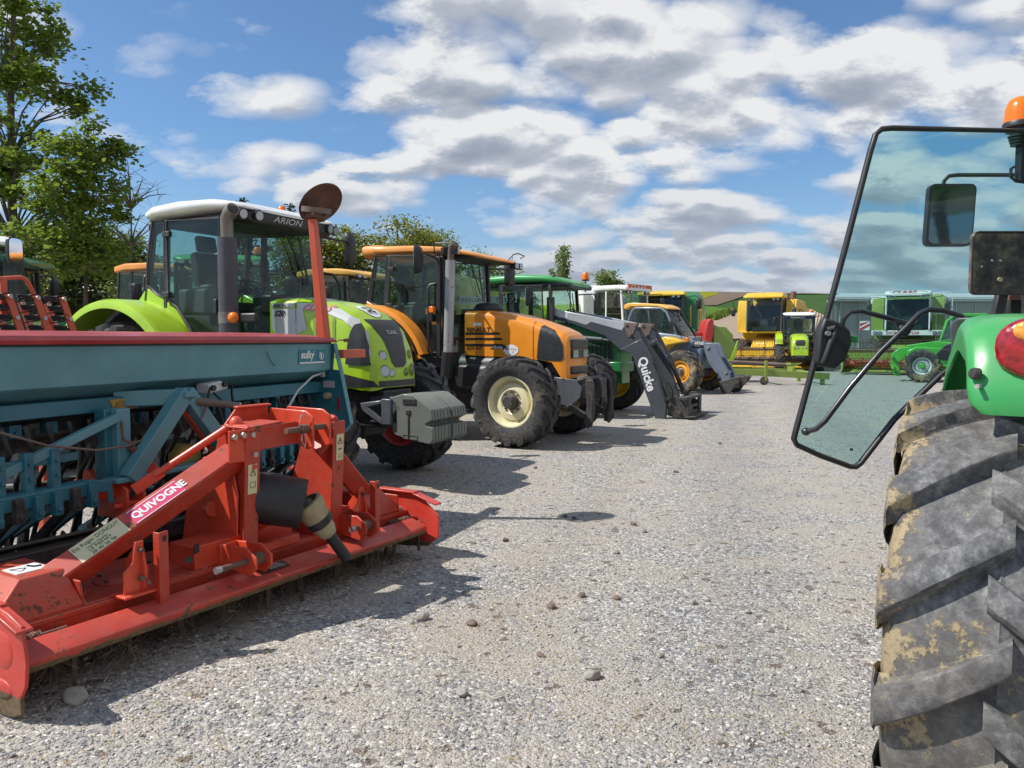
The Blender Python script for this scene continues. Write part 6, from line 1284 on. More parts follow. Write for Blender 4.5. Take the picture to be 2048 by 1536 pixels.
h2 = [wp(1612, 863, 3.74), wp(1632, 858, 3.70), wp(1650, 842, 3.68), wp(1700, 775, 3.68), wp(1760, 705, 3.68), wp(1812, 655, 3.68), wp(1838, 628, 3.68), wp(1858, 619, 3.68), wp(1885, 621, 3.70), wp(1922, 632, 3.72), wp(1934, 643, 3.74), wp(1938, 662, 3.80)]
m = MB(); m.tube(h1, .0125, 12); m.tube(h2, .0135, 12); m.ell(wp(1612, 863, 3.74), (.022, .022, .02)); hb_ = part('door_grab_bar', m, M['blackm'], DO)
MC.pop('x', 0); gm_ = paint('satin_black_tube', (0.018, 0.022, 0.026), 0.34, 0.03, coat=0.3); hb_.data.materials[0] = gm_
m = MB(); g = [wp(1786, 640, 3.70), wp(1826, 648, 3.70), wp(1836, 640, 3.70), wp(1815, 672, 3.70), wp(1806, 674, 3.70), wp(1800, 668, 3.70)]; m.prism([(p.x, p.z) for p in g], 3.695, 3.71, 'y'); gp_ = part('bar_gusset', m, gm_, DO, bevel=.003); m = MB(); c = wp(1803, 655, 3.69); m.cyl(c, c + Vector((0, -.008, 0)), .011, 12); part('gusset_bolt', m, M['steel'], gp_)
# door latch housing in the middle of the leading edge
m = MB(); g = [(1651, 634), (1684, 646), (1692, 652), (1702, 662), (1704, 690), (1690, 722), (1672, 738), (1640, 732), (1632, 726), (1636, 700), (1640, 662)]; g = [wp(a, b, 3.76) for a, b in g]; m.prism([(p.x, p.z) for p in g], 3.76, 3.83, 'y'); lt = part('latch_housing', m, M['black'], DO, bevel=.012)
m = MB(); m.tube([wp(1655, 660, 3.745), wp(1668, 656, 3.735), wp(1672, 664, 3.735), wp(1662, 685, 3.735), wp(1650, 720, 3.735), wp(1646, 726, 3.745)], .016, 10); part('latch_lever', m, M['black'], lt); m = MB(); c = wp(1656, 667, 3.735); m.cyl(c + Vector((0, .01, 0)), c - Vector((0, .012, 0)), .012, 16); part('key_lock', m, M['steel'], lt)
m = MB(); m.box(wp(1703, 678, 3.80), (.045, .05, .03)); 
for k in range(5): m.box(wp(1703, 673 + k * 3, 3.80) + Vector((.004, -.026, 0)), (.04, .004, .003))
part('release_button', m, M['brgreen'], lt, bevel=.006)
m = MB(); c = wp(1703, 899, 3.79); m.box(c, (.014, .003, .012)); part('glass_stamp', m, M['black'], DO)
# number plate bracket, mirror, beacon, pillar, cab
m = MB(); P0, P1 = wp(1942, 463, 3.0), wp(2100, 590, 3.0); cxx, czz = (P0.x + P1.x) / 2, (P0.z + P1.z) / 2; hw_, hh_ = (P1.x - P0.x) / 2, (P0.z - P1.z) / 2
def rrect(cx, cz, w, h, r, n=6):
    pts = []
    for qx, qz, a0 in ((1, 1, 0), (-1, 1, 90), (-1, -1, 180), (1, -1, 270)):
        for i in range(n + 1): a = R(a0 + 90 * i / n); pts.append((cx + qx * (w - r) + r * math.cos(a), cz + qz * (h - r) + r * math.sin(a)))
    return pts
m.prism(rrect(cxx, czz, hw_, hh_, .025), 2.995, 3.01, 'y'); 
def platemat():
    m_, t, b = newmat('dusty_black_board'); L = t.links.new; co = objco(t); n1 = noise(t, co, 6, 6, .65); n2 = noise(t, co, 40, 5, .7)
    e = mth(t, 'ADD', mth(t, 'MULTIPLY', n1, .7), mth(t, 'MULTIPLY', n2, .3)); c = ramp(t, e, [(.40, (.028, .027, .03)), (.50, (.075, .065, .055)), (.62, (.26, .20, .12))]); L(c, b.inputs['Base Color']); b.inputs['Roughness'].default_value = .7; return m_
NP = part('number_plate_board', m, platemat(), RT, bevel=.004)
m = MB(); m.tube([(x, 2.99, z) for x, z in rrect(cxx, czz, hw_ - .003, hh_ - .003, .025)], .004, 6, closed=True); part('board_rim', m, M['black'], NP)
m = MB(); 
for a, b in ((1999, 559), ): c = wp(a, b, 2.99); m.cyl(c, c - Vector((0, .006, 0)), .009, 12)
part('board_screw', m, M['beige'], NP); m = MB()
for a, b in ((2001, 521), (1984, 521), (1963, 533)): c = wp(a, b, 2.992); m.cyl(c, c - Vector((0, .002, 0)), .0045, 10)
part('board_holes', m, M['decals'], NP)
m = MB(); m.beam(wp(2003, 588, 3.05), wp(1992, 640, 3.05), .03, .04); part('board_bracket', m, M['blackm'], RT, bevel=.004); m = MB(); m.beam(wp(2060, 588, 3.05), wp(2060, 640, 3.05), .05, .04); part('board_bracket', m, M['blackm'], RT, bevel=.004)
m = MB(); m.box(wp(2060, 615, 3.3), (.22, .06, .13)); part('rear_lamp_box', m, M['black'], RT, bevel=.02)
m = MB(); m.box(wp(2075, 593, 3.25), (.26, .04, .03)); part('rusty_rail', m, M['rust'], RT)
Ym = 4.6; c = (wp(1855, 372, Ym) + wp(1942, 490, Ym)) / 2; m = MB()
def mr(y, k): return [(x, y, z) for x, z in rrect(c.x, c.z, .138 * k, .182 * k, .035)]
sk = lambda rg: [(x + .045 * (z - c.z), y, z) for x, y, z in rg]
m.loft([sk(mr(Ym - .02, 1)), sk(mr(Ym + .02, 1.0)), sk(mr(Ym + .05, .9)), sk(mr(Ym + .07, .6))], loop=True); mi = part('side_mirror', m, M['black'], RT)
m = MB(); m.loft([sk(mr(Ym - .026, .92)), sk(mr(Ym - .019, .92))], loop=True); mg = part('mirror_glass', m, flat('dark_mirror', (.20, .24, .24), .04, 1.0), mi)
m = MB(); m.tube([wp(1885, 378, 4.62), wp(1888, 362, 4.62), wp(1898, 352, 4.62), wp(1915, 350, 4.62), wp(2100, 350, 4.62)], .012, 8); part('mirror_arm', m, M['black'], mi)
bc = wp(2039, 256, 3.9); 
m = MB(); m.lathe([(.075, 0), (.076, .02), (.070, .03)], bc, 26, 'z'); bo = part('beacon', m, M['black'], RT); m = MB(); m.lathe([(.073, .015), (.068, .06), (.064, .10), (.05, .135), (.025, .15), (.001, .152)], bc, 26, 'z'); part('beacon_lens', m, M['amber'], bo)
m = MB(); m.cyl(bc + Vector((0, 0, -.02)), bc + Vector((0, 0, .0)), .06, 18); 
for k in range(4): m.cyl(bc + Vector((0, 0, -.045 - k * .014)), bc + Vector((0, 0, -.038 - k * .014)), .05 - .004 * k, 18)
m.box(bc + Vector((.02, 0, -.17)), (.04, .05, .18)); m.tube([bc + Vector((-.02, 0, -.19)), bc + Vector((-.035, 0, -.20)), bc + Vector((-.035, 0, -.24)), bc + Vector((-.01, 0, -.26)), bc + Vector((.06, 0, -.27))], .008, 6); part('beacon_mount', m, M['black'], RT)
# cab body out to the right of the frame (x forward frame of the tractor)
m = MB(); 
for (x, y, z0, z1, x2, y2) in ((.62, -.42, 1.6, 2.62, .66, -.46), (1.95, -.38, 1.2, 2.6, 1.7, -.42), (.62, -1.25, 1.6, 2.62, .66, -1.2), (1.95, -1.28, 1.2, 2.6, 1.7, -1.2)): m.beam((x, y, z0), (x2, y2, z1), .07, .07, up=(0, 1, 0))
m.box((1.2, -.83, 1.15), (1.6, .9, .3)); m.beam(Vector((.52, -.16, 1.64)), Vector((.80, -.23, 2.18)), .05, .05, up=(0, 1, 0)); part('cab_frame', TL(m), M['black'], RT, bevel=.01)
m = roof_shell([(.25, -.0 + .55, 2.74, 2.60), (.35, .64, 2.82, 2.58), (1.2, .68, 2.86, 2.60), (1.9, .64, 2.82, 2.62), (2.05, .5, 2.76, 2.64)]); m.xf(Matrix.Translation((.30, -1.05, 0))); part('roof', TL(m), M['brgreen'], RT)
m = MB(); quadpane(m, (.66, -1.2, 2.6), (.66, -.46, 2.6), (.62, -.42, 1.65), (.62, -1.25, 1.65)); part('rear_window', TL(m), M['gcab'], RT)
m = hood([(1.9, .38, 1.75, 1.0, .15), (2.8, .38, 1.7, .9, .2), (3.6, .34, 1.55, .9, .2)], 3, 3); m.xf(Matrix.Translation((0, -.83, 0))); part('hood', TL(m), M['jdgreen'], RT)
m = MB(); m.box((1.6, -.83, .8), (3.6, .5, .4)); m.cyl((0, -.2, TYZ), (0, -1.5, TYZ), .12, 14); m.box((3.2, -.83, .6), (.2, 1.4, .2)); part('chassis', TL(m), M['chassis'], RT, bevel=.02)
for s in (-1, 1):
    w_ = wheel(RT, tuple(rot @ Vector((3.2, -.83 + s * .75, 0)) + Vector((0, 0, .5))), .5, .34, .28, M['jdyellow'], M['jdyellow'], s, 16, steer=hd, det=0)
sm = seat(RT, 1.1, 1.5, -.83); sm.data.transform(Matrix.Translation(Vector((-RW[0], -RW[1], 0)) * 0 ) ); 
sm.data.transform(Matrix.Translation((RW[0], RW[1], 0))); sm.data.transform(Matrix.Translation((-RW[0], -RW[1], 0)) @ Matrix.Identity(4)); sm.rotation_euler = (0, 0, R(hd)); sm.data.transform(Matrix.Translation((RW[0], RW[1], 0)))
OFF[0] = (0, 0, 0)
# ================================================================== simpler tractors standing further back
def stock_tractor(th, c):
    """c: body, roof, rim colours, hood shape, cab height"""
    z = c.get('dz', 0); hb = hood(c.get('hood', [(-1.15, .40, 1.98, 1.15, .14), (-.4, .40, 1.92, 1.1, .16), (.25, .39, 1.82, 1.05, .2), (.52, .35, 1.66, 1.02, .26), (.60, .28, 1.52, 1.04, .22)]), 3, 3); H_ = part('hood', hb, M[c['body']], th); bv = bvh_of(hb)
    for sd in ('R', 'L'): m = MB(); wrap(m, polyfill([(.05, 1.2), (.08, 1.62), (.2, 1.68), (.38, 1.56), (.46, 1.2)], .08), bv, sd, .006); part('side_grille', m, M['grille'], H_)
    if c.get('stripe'):
        for sd in ('R', 'L'): m = MB(); wrap(m, polyfill([(-1.1, 1.68), (-1.1, 1.74), (.02, 1.70), (.02, 1.64)], .1), bv, sd, .006); part('side_stripe', m, M[c['stripe']], H_)
    m = MB(); wrap(m, polyfill([(-.21, 1.52), (-.24, 1.42), (-.20, 1.25), (.20, 1.25), (.24, 1.42), (.21, 1.52)], .05), bv, 'F', .008); fg = part('front_grille', m, M['grille'], H_, angle=70)
    for y in (-.25, -.1, .1, .25): m = MB(); q = bv.ray_cast(Vector((5, y, 1.16)), Vector((-1, 0, 0)))[0] or Vector((.58, y, 1.16)); m.cyl(q, q + Vector((.02, 0, 0)), .05, 14); part('headlight', m, M['lens'], H_)
    S = dict(w=.74, quarter=[(-2.0, 2.88 + z), (-2.36, 2.88 + z), (-2.42, 2.4), (-2.4, 2.05), (-2.05, 1.98)], door=[(-1.94, 2.88 + z), (-1.22, 2.86 + z), (-1.16, 1.45), (-1.5, 1.42), (-1.8, 1.7), (-1.98, 1.95)], handle=(-1.28, 1.9), hinges=[(-1.94, 2.7)],
             ws=((-1.12, 2.86 + z), (-1.06, 1.72)), apost=(-1.08, 1.2), rear=((-2.38, 2.86 + z), (-2.5, 1.9)), tub=[(-2.5, 1.8), (-2.1, 1.8), (-1.8, 1.5), (-1.1, 1.45), (-1.08, 1.0), (-2.4, 1.0)], seat=(-1.95, 1.88), steer=(-1.5, 2.05), bpost=((-1.98, 2.88 + z), (-2.0, 1.9)))
    cab(th, S)
    r = c.get('roofst') or [(-2.62, .5, 2.98, 2.88), (-2.55, .72, 3.04, 2.87), (-2.2, .77, 3.08, 2.89), (-1.5, .78, 3.07, 2.89), (-1.1, .76, 3.02, 2.88), (-.93, .66, 2.96, 2.87), (-.88, .5, 2.93, 2.88)]
    rf = part('roof', roof_shell([(a, b, d + z, e + z) for a, b, d, e in r], n=c.get('rn', 3.2)), M[c['roof']], th)
    for y in (-.6, -.42, .42, .6): boxlamp(rf, (-.92, y, 2.88 + z), (.06, .13, .075))
    if c.get('beacon'): beacon(rf, (-1.4, .6, 3.05 + z), .07, .16)
    m = MB(); m.tube([(-1.16, -.62, 1.3), (-1.16, -.62, 2.7 + z)], .05, 12); m.tube([(-1.16, -.62, 2.7 + z), (-1.15, -.62, 2.9 + z), (-1.10, -.64, 2.98 + z)], .035, 8); part('exhaust', m, M['black'], th)
    for s in (-1, 1):
        fender(th, -2.35, .9, .98, 165, 25, s * .70, s * 1.12, M[c.get('fend', c['body'])], .03, edge=.06, n=16)
        wheel(th, (0, s * .92, .62), .62, .42, .34, M[c['rim']], M[c['rim']], s, 16, det=0); wheel(th, (-2.35, s * .92, .86), .86, .50, .48, M[c['rim']], M[c['rim']], s, 19, det=0)
    vmirror(th, (-1.25, -1.16, 2.52), .20, .36, 0, 15, arm=[(-1.12, -.76, 2.7), (-1.18, -1.0, 2.74), (-1.25, -1.12, 2.68)], t=.08); vmirror(th, (-.98, 1.16, 2.52), .20, .36, 0, -15, arm=[(-1.12, .76, 2.7), (-1.05, 1.0, 2.74), (-.98, 1.12, 2.68)], t=.08)
    chassis(th, -2.5, .5); m = MB(); m.box((.72, 0, .82), (.18, .5, .3)); m.box((.82, 0, .86), (.02, .34, .08)); part('front_weight', m, M['dgrey'], th, bevel=.02)
    return rf
G2 = 'tractors parked in the second row behind'
T1 = thing('tractor', 'old dark green tractor with a yellow hood stripe behind the red coil arms', 'tractor', (-7.15, 13.22, 0), -12, G2); stock_tractor(T1, dict(body='jdgreen', roof='jdgreen', rim='jdyellow', stripe='jdyellow', dz=-.08, roofst=[(-2.62, .6, 2.98, 2.88), (-2.58, .74, 3.05, 2.87), (-1.6, .77, 3.06, 2.87), (-1.0, .76, 3.03, 2.87), (-.82, .72, 2.98, 2.88), (-.79, .6, 2.95, 2.88)], rn=5))
T2 = thing('tractor', 'lime tractor cut off by the left edge, only its white roof corner and mirror showing', 'tractor', (-6.28, 8.86, 0), 50, G2); stock_tractor(T2, dict(body='lime', roof='white', rim='rimred', dz=-.10))
for ch in list(T2.children):
    if ch.name.startswith('side_mirror'):
        for g_ in list(ch.children): bpy.data.objects.remove(g_)
        bpy.data.objects.remove(ch)
m = MB(); c_ = Vector((-6.28, 8.86, 0)); q = ray(27, 502); k = 9.3 / q.y; wpos = Vector((q.x * k, 9.3, 1.6 + q.z * k)) - c_; lp = Matrix.Rotation(R(50), 3, 'Z') @ wpos
vmirror(T2, lp, .23, .33, 0, 222, arm=[(-1.0, .76, 2.7), lp + Vector((0, 0, .2)), lp + Vector((0, .0, .1))], t=.06)
T3 = thing('tractor', 'orange roofed tractor half hidden behind the lime fender and the brick wall', 'tractor', (-5.80, 15.85, 0), 27, G2); stock_tractor(T3, dict(body='orange', roof='orangeroof', rim='cream', dz=.10, rn=5))
T4 = thing('tractor', 'amber roofed tractor between the lime and the orange tractor', 'tractor', (-2.2, 16.75, 0), 27, G2); stock_tractor(T4, dict(body='orange', roof='yellowroof', rim='cream', dz=.06, rn=5))
T5 = thing('tractor', 'green tractor with rounded roof seen only through the lime tractor cab', 'tractor', (-4.76, 12.35, 0), 75, G2); stock_tractor(T5, dict(body='jdgreen', roof='brgreen', rim='jdyellow', dz=.02, beacon=1))
T6 = thing('tractor', 'small lime tractor with a navy roof band in front of the yellow combine', 'tractor', (14.25, 38.2, 0), 108, 'machines facing the yard at the far end')
rf = stock_tractor(T6, dict(body='lime', roof='white', rim='rimred', dz=-.12, beacon=1, hood=[(-1.15, .42, 1.85, 1.0, .2), (.0, .42, 1.80, .95, .25), (.5, .41, 1.68, .8, .3), (.8, .38, 1.5, .75, .34), (.86, .34, 1.36, .78, .3)]))
m = MB(); m.box((-1.045, 0, 2.66), (.03, 1.34, .15)); rb = part('visor_sticker', m, M['decalb'], rf); m = MB(); text_on(m, 'PRIMAULT', (-1.025, -.42, 2.62), (0, 1, 0), (0, 0, 1), .13, 0, .02, 1.15); part('sticker_lettering', m, M['decalw'], rb, smooth=False)

# ================================================================== telescopic handler
TH = thing('telehandler', 'telescopic handler with amber roof and wheels and a blue grey boom lowered to the gravel', 'telehandler', (5.545, 23.15, 0), 38)
m = MB(); sec = [(-2.26, 2.52), (-2.25, 2.64), (-2.1, 2.70), (-1.88, 2.71), (-1.0, 2.64), (-.74, 2.54), (-.70, 2.48), (-.78, 2.48), (-1.1, 2.56), (-2.0, 2.58), (-2.15, 2.50)]
m.prism(sec, -.46, .40, 'y'); rf = part('roof', m, M['yellowroof'], TH, bevel=.03)
dp = [(-2.08, 1.9), (-2.08, 2.2), (-1.95, 2.48), (-1.85, 2.54), (-.98, 2.52), (-.80, 2.40), (-.46, 1.72), (-.5, 1.6)]
m = MB(); pane_xz(m, dp, -.42); d = part('cab_door', m, M['gcab'], TH); m = MB(); closed_tube(dp, -.42, .04, 8, m); part('door_frame', m, M['bluegrey'], d)
m = MB(); pane_xz(m, dp, .38); part('side_window', m, M['gcab'], TH); m = MB(); closed_tube(dp, .38, .04, 8, m); part('window_frame', m, M['bluegrey'], TH)
m = MB(); quadpane(m, (-.80, -.42, 2.48), (-.80, .38, 2.48), (-.20, .38, 1.66), (-.20, -.42, 1.66)); part('windscreen', m, M['gcab'], TH); m = MB(); m.beam((-.80, -.42, 2.48), (-.18, -.42, 1.64), .05, .05, up=(0, 1, 0)); m.beam((-.80, .38, 2.48), (-.18, .38, 1.64), .05, .05, up=(0, 1, 0))
for k in range(5): m.beam((-.78 + .14 * k, -.40, 2.52 - .12 * k), (-.78 + .14 * k, .36, 2.52 - .12 * k), .018, .018)
m.beam((-.92, -.3, 2.60), (-.50, -.3, 2.25), .03, .03); m.beam((-.92, .25, 2.60), (-.50, .25, 2.25), .03, .03); part('roof_guard', m, M['blackm'], TH)
seat(TH, -1.5, 1.75, -.02); steering(TH, -1.0, 2.0, -.02)
m = MB(); m.prism([(-2.2, 1.0), (-2.2, 1.9), (-.5, 1.72), (.0, 1.62), (.15, 1.5), (-.1, 1.2), (-.5, .7), (-1.9, .7)], -.52, -.38, 'y'); m.prism([(-3.0, .7), (-3.0, 1.3), (-2.2, 1.4), (.3, 1.3), (.3, .7)], -.40, .95, 'y'); part('body', m, M['bluegrey'], TH, bevel=.03)
m = MB(); m.prism([(-.72, 1.56), (-.55, 1.66), (-.1, 1.58), (.02, 1.50), (-.15, 1.46), (-.45, 1.40), (-.66, 1.2)], -1.05, -.52, 'y'); m.prism([(-1.2, 1.38), (-.8, 1.52), (-.7, 1.3), (-1.2, 1.1)], -.62, -.53, 'y'); part('front_fender', m, M['yellow'], TH, bevel=.03)
m = MB(); m.box((.12, -.9, 1.58), (.10, .12, .11)); part('indicator', m, M['amber'], TH, bevel=.01)
m = MB(); m.beam((-3.1, .1, 1.98), (.25, .05, 1.34), .34, .36); m.box((-.05, -.12, 1.50), (.55, .10, .32)); 
bm_ = part('boom', m, M['dgrey'], TH, bevel=.02); m = MB(); text_on(m, 'M ICHARNE', (-.36, -.178, 1.44), (1, 0, -.04), (0, 0, 1), .13, .2, .02, .95); part('boom_lettering', m, M['decalw'], bm_, smooth=False)
m = MB(); m.prism([(.30, 1.48), (.62, 1.47), (.72, 1.36), (.76, 1.18), (1.12, .62), (1.18, .30), (.95, .22), (.78, .50), (.46, .92), (.36, 1.2)], -.24, -.12, 'y'); m.prism([(.30, 1.48), (.62, 1.47), (.72, 1.36), (.76, 1.18), (1.12, .62), (1.18, .30), (.95, .22), (.78, .50), (.46, .92), (.36, 1.2)], .12, .24, 'y'); m.box((.45, 0, 1.2), (.2, .3, .3)); bh = part('boom_head', m, M['boomgrey'], TH, bevel=.02)
m = MB(); m.cyl((.46, -.27, 1.34), (.46, .27, 1.34), .06, 12); m.cyl((1.02, -.27, .62), (1.02, .27, .62), .05, 12); m.cyl((.82, -.26, .48), (.82, .26, .48), .045, 12); part('boom_pins', m, M['steel'], bh)
m = MB()
for s in (-1, 1): m.prism([(.86, .35), (1.15, .42), (1.45, .54), (1.56, .48), (1.50, .38), (1.32, .20), (1.22, .03), (1.0, .0), (.9, .12)], s * .34 - .03, s * .34 + .03, 'y'); m.cyl((1.47, s * .28, .47), (1.47, s * .40, .47), .05, 12)
m.box((1.15, 0, .25), (.2, .65, .2)); part('fork_carriage', m, M['chassis'], TH, bevel=.015)
for x in (0, -2.75):
    for s in (-1, 1): wheel(TH, (x, s * .95, .635), .635, .44, .31, M['rimorange'], M['dgrey'], s, 16, steer=-6 if x == 0 else 0, tyrem=M['tyren'])
vmirror(TH, (-.35, -.95, 1.98), .18, .34, 0, 10, arm=[(-.3, -.5, 1.72), (-.33, -.8, 1.8), (-.35, -.93, 1.9)])
m = MB(); m.box((0, 0, .64), (.3, 1.5, .25)); m.box((-2.75, 0, .64), (.3, 1.5, .25)); m.box((-1.4, .2, .6), (3.2, .7, .3)); part('chassis', m, M['chassis'], TH, bevel=.02)

# ================================================================== combines
def header(th, x0, w, col, reel='rust', aug='rust', z0=.12, hw=None, y0=0):
    m = MB(); m.prism([(x0 - .55, z0 + .95), (x0 - .5, z0 + 1.0), (x0 - .45, z0 + .2), (x0 + .35, z0 + .0), (x0 + .35, z0 - .05), (x0 - .55, z0 + .05)], y0 - w / 2, y0 + w / 2, 'y')
    for s in (-1, 1): m.prism([(x0 - .6, z0 + 1.0), (x0 + .1, z0 + .75), (x0 + .9, z0 + .1), (x0 + .9, z0 - .08), (x0 - .6, z0 - .05)], y0 + s * w / 2 - .03, y0 + s * w / 2 + .03, 'y')
    h = part('cutting_header', m, M[col], th, bevel=.015)
    m = MB(); m.cyl((x0 - .12, y0 - w / 2 + .05, z0 + .36), (x0 - .12, y0 + w / 2 - .05, z0 + .36), .16, 14)
    n = int(w * 4); pts = []
    for i in range(int(w * 26)): a = i * .45; y = y0 - w / 2 + .1 + (w - .2) * i / (w * 26); pts.append((x0 - .12 + .25 * math.cos(a), y, z0 + .36 + .25 * math.sin(a)))
    m.tube(pts, .022, 4); part('auger', m, M[aug], h)
    m = MB(); cx, cz, rr = x0 + .35, z0 + .95, .48; m.cyl((cx, y0 - w / 2 + .1, cz), (cx, y0 + w / 2 - .1, cz), .06, 10); bt = m
    for q in range(6):
        a = q * PI / 3 + .2; bx, bz = cx + rr * math.cos(a), cz + rr * math.sin(a); m.beam((bx, y0 - w / 2 + .1, bz), (bx, y0 + w / 2 - .1, bz), .045, .03)
        for k in range(5): y = y0 - w / 2 + .12 + (w - .24) * k / 4; m.beam((cx, y, cz), (bx, y, bz), .02, .05)
        m.cm = 1
        for k in range(int(w * 6)): y = y0 - w / 2 + .15 + k / 6.; m.beam((bx, y, bz), (bx - .05, y, bz - .18), .010, .010)
        m.cm = 0
    r = part('reel', m, [M[reel], M['blackm']], h)
    m = MB()
    for k in range(int(w * 7)): y = y0 - w / 2 + .1 + k / 7.; m.beam((x0 + .35, y, z0 - .02), (x0 + .50, y, z0 - .03), .03, .02, w2=.008)
    part('knife', m, M['rust'], h)
    return h
def combine(th, c):
    b, lo = M[c['body']], M[c.get('lower', c['body'])]
    cw = c.get('cabw', .85); cx0, cx1 = .35, 1.65; zf, zt = 2.0, c.get('cabz', 3.55)
    m = MB(); m.prism([(-5.6, 2.0), (-5.7, 2.9), (-4.8, 3.3), (-3.0, c.get('top', 3.65)), (-.2, c.get('top', 3.65)), (.30, 3.3), (.34, 1.95), (-5.0, 1.75)], -1.42, 1.42, 'y'); B_ = part('body', m, b, th, bevel=.05)
    m = MB(); m.prism([(-5.4, 1.3), (-5.5, 1.98), (.3, 1.93), (.3, 1.5), (-.8, 1.2), (-4.8, 1.1)], -1.38, 1.38, 'y'); part('lower_body', m, lo, th, bevel=.04)
    for s in (-1, 1):
        m = MB()
        for k in range(3): m.prism([(-4.6 + k * 1.45, 2.05), (-4.6 + k * 1.45, 2.95), (-3.35 + k * 1.45, 2.95), (-3.35 + k * 1.45, 2.05)], s * 1.42, s * 1.435, 'y')
        part('side_panels', m, M[c.get('panel', c['body'])], B_, bevel=.02)
    m = MB(); m.prism([(-5.0, 1.7), (-5.6, 1.5), (-6.1, 1.9), (-6.0, 2.6), (-5.6, 2.8)], -1.0, 1.0, 'y'); part('straw_hood', m, lo, th, bevel=.04)
    # cab
    m = MB(); m.box(((cx0 + cx1) / 2, 0, zf - .06), (cx1 - cx0 + .1, cw * 2 + .9, .10)); part('platform', m, lo, th, bevel=.01)
    g = M['gcab']; m = MB(); quadpane(m, (cx1, -cw, zt), (cx1, cw, zt), (cx1 + .12, cw * .96, zf + .05), (cx1 + .12, -cw * .96, zf + .05)); part('windscreen', m, g, th)
    for s in (-1, 1): m = MB(); pane_xz(m, [(cx0 + .05, zf), (cx0 + .05, zt), (cx1, zt), (cx1 + .12, zf + .05)], s * cw); part('side_window', m, g, th)
    m = MB(); fm = M[c.get('frame', 'dgrey')]
    for s in (-1, 1): m.beam((cx1 + .12, s * cw, zf), (cx1, s * cw, zt), .06, .06, up=(0, 1, 0)); m.beam((cx0, s * cw, zf), (cx0, s * cw, zt), .08, .06, up=(0, 1, 0)); m.beam((cx0 + .6, s * cw, zf), (cx0 + .6, s * cw, zt), .05, .05, up=(0, 1, 0)); m.beam((cx0, s * cw, zf + .06), (cx1 + .1, s * cw, zf + .06), .05, .10)
    part('cab_frame', m, fm, th); m = MB(); m.box((cx0 + .1, 0, 2.7), (.1, cw * 1.9, 1.4)); m.box((cx1 - .1, 0, zf + .12), (.4, cw * 1.4, .2)); part('cab_wall', m, M['int'], th)
    seat(th, cx0 + .5, 2.55); steering(th, cx0 + .95, 2.75)
    rt = c.get('roofst') or [(cx0 - .15, cw * .9, zt + .18, zt), (cx0, cw * 1.06, zt + .25, zt), (cx1 - .1, cw * 1.08, zt + .24, zt), (cx1 + .25, cw * 1.04, zt + .16, zt), (cx1 + .32, cw * .8, zt + .10, zt)]
    rf = part('cab_roof', roof_shell(rt, n=5), M[c.get('roof', c['body'])], th)
    for y in (-.7, -.5, .5, .7): boxlamp(rf, (cx1 + .2, y * cw / .85, zt - .06), (.08, .14, .10))
    # side tanks beside the cab
    if c.get('cheeks'):
        m = MB(); m.prism([(-.1, 1.95), (-.1, zt - .05), (.9, zt - .05), (1.1, zt - .6), (1.1, 1.95)], -1.5, -cw - .08, 'y')
        if c['cheeks'] > 1: part('front_cowl', m, b, th, bevel=.03); m = MB(); m.prism([(-.1, 1.95), (-.1, zt - .05), (.6, zt - .05), (.8, zt - .6), (.8, 1.95)], cw + .08, 1.5, 'y')
        part('front_cowl', m, b, th, bevel=.03)
    m = MB()
    for k in range(6): m.box((.9, 1.35, .5 + k * .27), (.28, .45, .03))
    m.tube([(1.05, 1.15, .5), (1.05, 1.15, 2.9), (.6, 1.15, 3.0), (.5, 1.15, 2.1)], .018, 6); m.tube([(1.05, 1.55, .5), (1.05, 1.55, 2.9), (.3, 1.55, 3.0), (.2, 1.5, 2.1)], .018, 6); part('ladder', m, M[c.get('rail', 'yellow')], th)
    m = MB(); m.prism([(.1, 1.3), (.1, 1.9), (2.3, 1.0), (2.3, .45), (1.9, .45)], -.6, .6, 'y'); part('feeder_house', m, lo, th, bevel=.02)
    for s in (-1, 1):
        wheel(th, (0, s * 1.28, .82), .82, .60, .42, M[c['rim']], M[c['rim']], s, 17, det=0, simple=False); wheel(th, (-3.8, s * 1.15, .55), .55, .36, .28, M[c['rim']], M[c['rim']], s, 14, det=0)
    m = MB(); m.box((-1.9, 0, .95), (4.2, .9, .5)); m.box((0, 0, .85), (.4, 2.3, .4)); part('chassis', m, M['chassis'], th, bevel=.03)
    vmirror(th, (cx1 + .3, -1.55, 3.0), .22, .42, 0, 0, arm=[(cx1, -cw, zt - .1), (cx1 + .3, -1.4, zt - .05), (cx1 + .3, -1.55, zt - .15), (cx1 + .3, -1.55, 3.1)]); vmirror(th, (cx1 + .3, 1.55, 3.0), .22, .42, 0, 0, arm=[(cx1, cw, zt - .1), (cx1 + .3, 1.4, zt - .05), (cx1 + .3, 1.55, zt - .15), (cx1 + .3, 1.55, 3.1)])
    if c.get('hdr'): header(th, 2.9, c['hdr'], c.get('hcol', c['body']), c.get('reel', 'rust'), c.get('aug', 'rust'), y0=c.get('hy', 0))
    return rf, B_
G3 = 'machines facing the yard at the far end'
NH = thing('combine_harvester', 'yellow combine harvester with angular roof visor, big dark windscreen and rusty exhaust stack', 'combine', (14.2, 42.6, 0), 118, G3)
rf, B_ = combine(NH, dict(body='yellow', rim='yellow', roof='yellow', hdr=5.0, hcol='yellow', cabw=.88, top=3.75, cabz=3.72, cheeks=2, aug='brownst', reel='rust', hy=.35,
    roofst=[(.2, .95, 3.92, 3.72), (.4, .98, 4.05, 3.72), (1.5, .98, 4.05, 3.72), (1.55, .98, 4.05, 3.76), (2.15, 1.0, 3.86, 3.74), (2.2, .98, 3.80, 3.74)]))
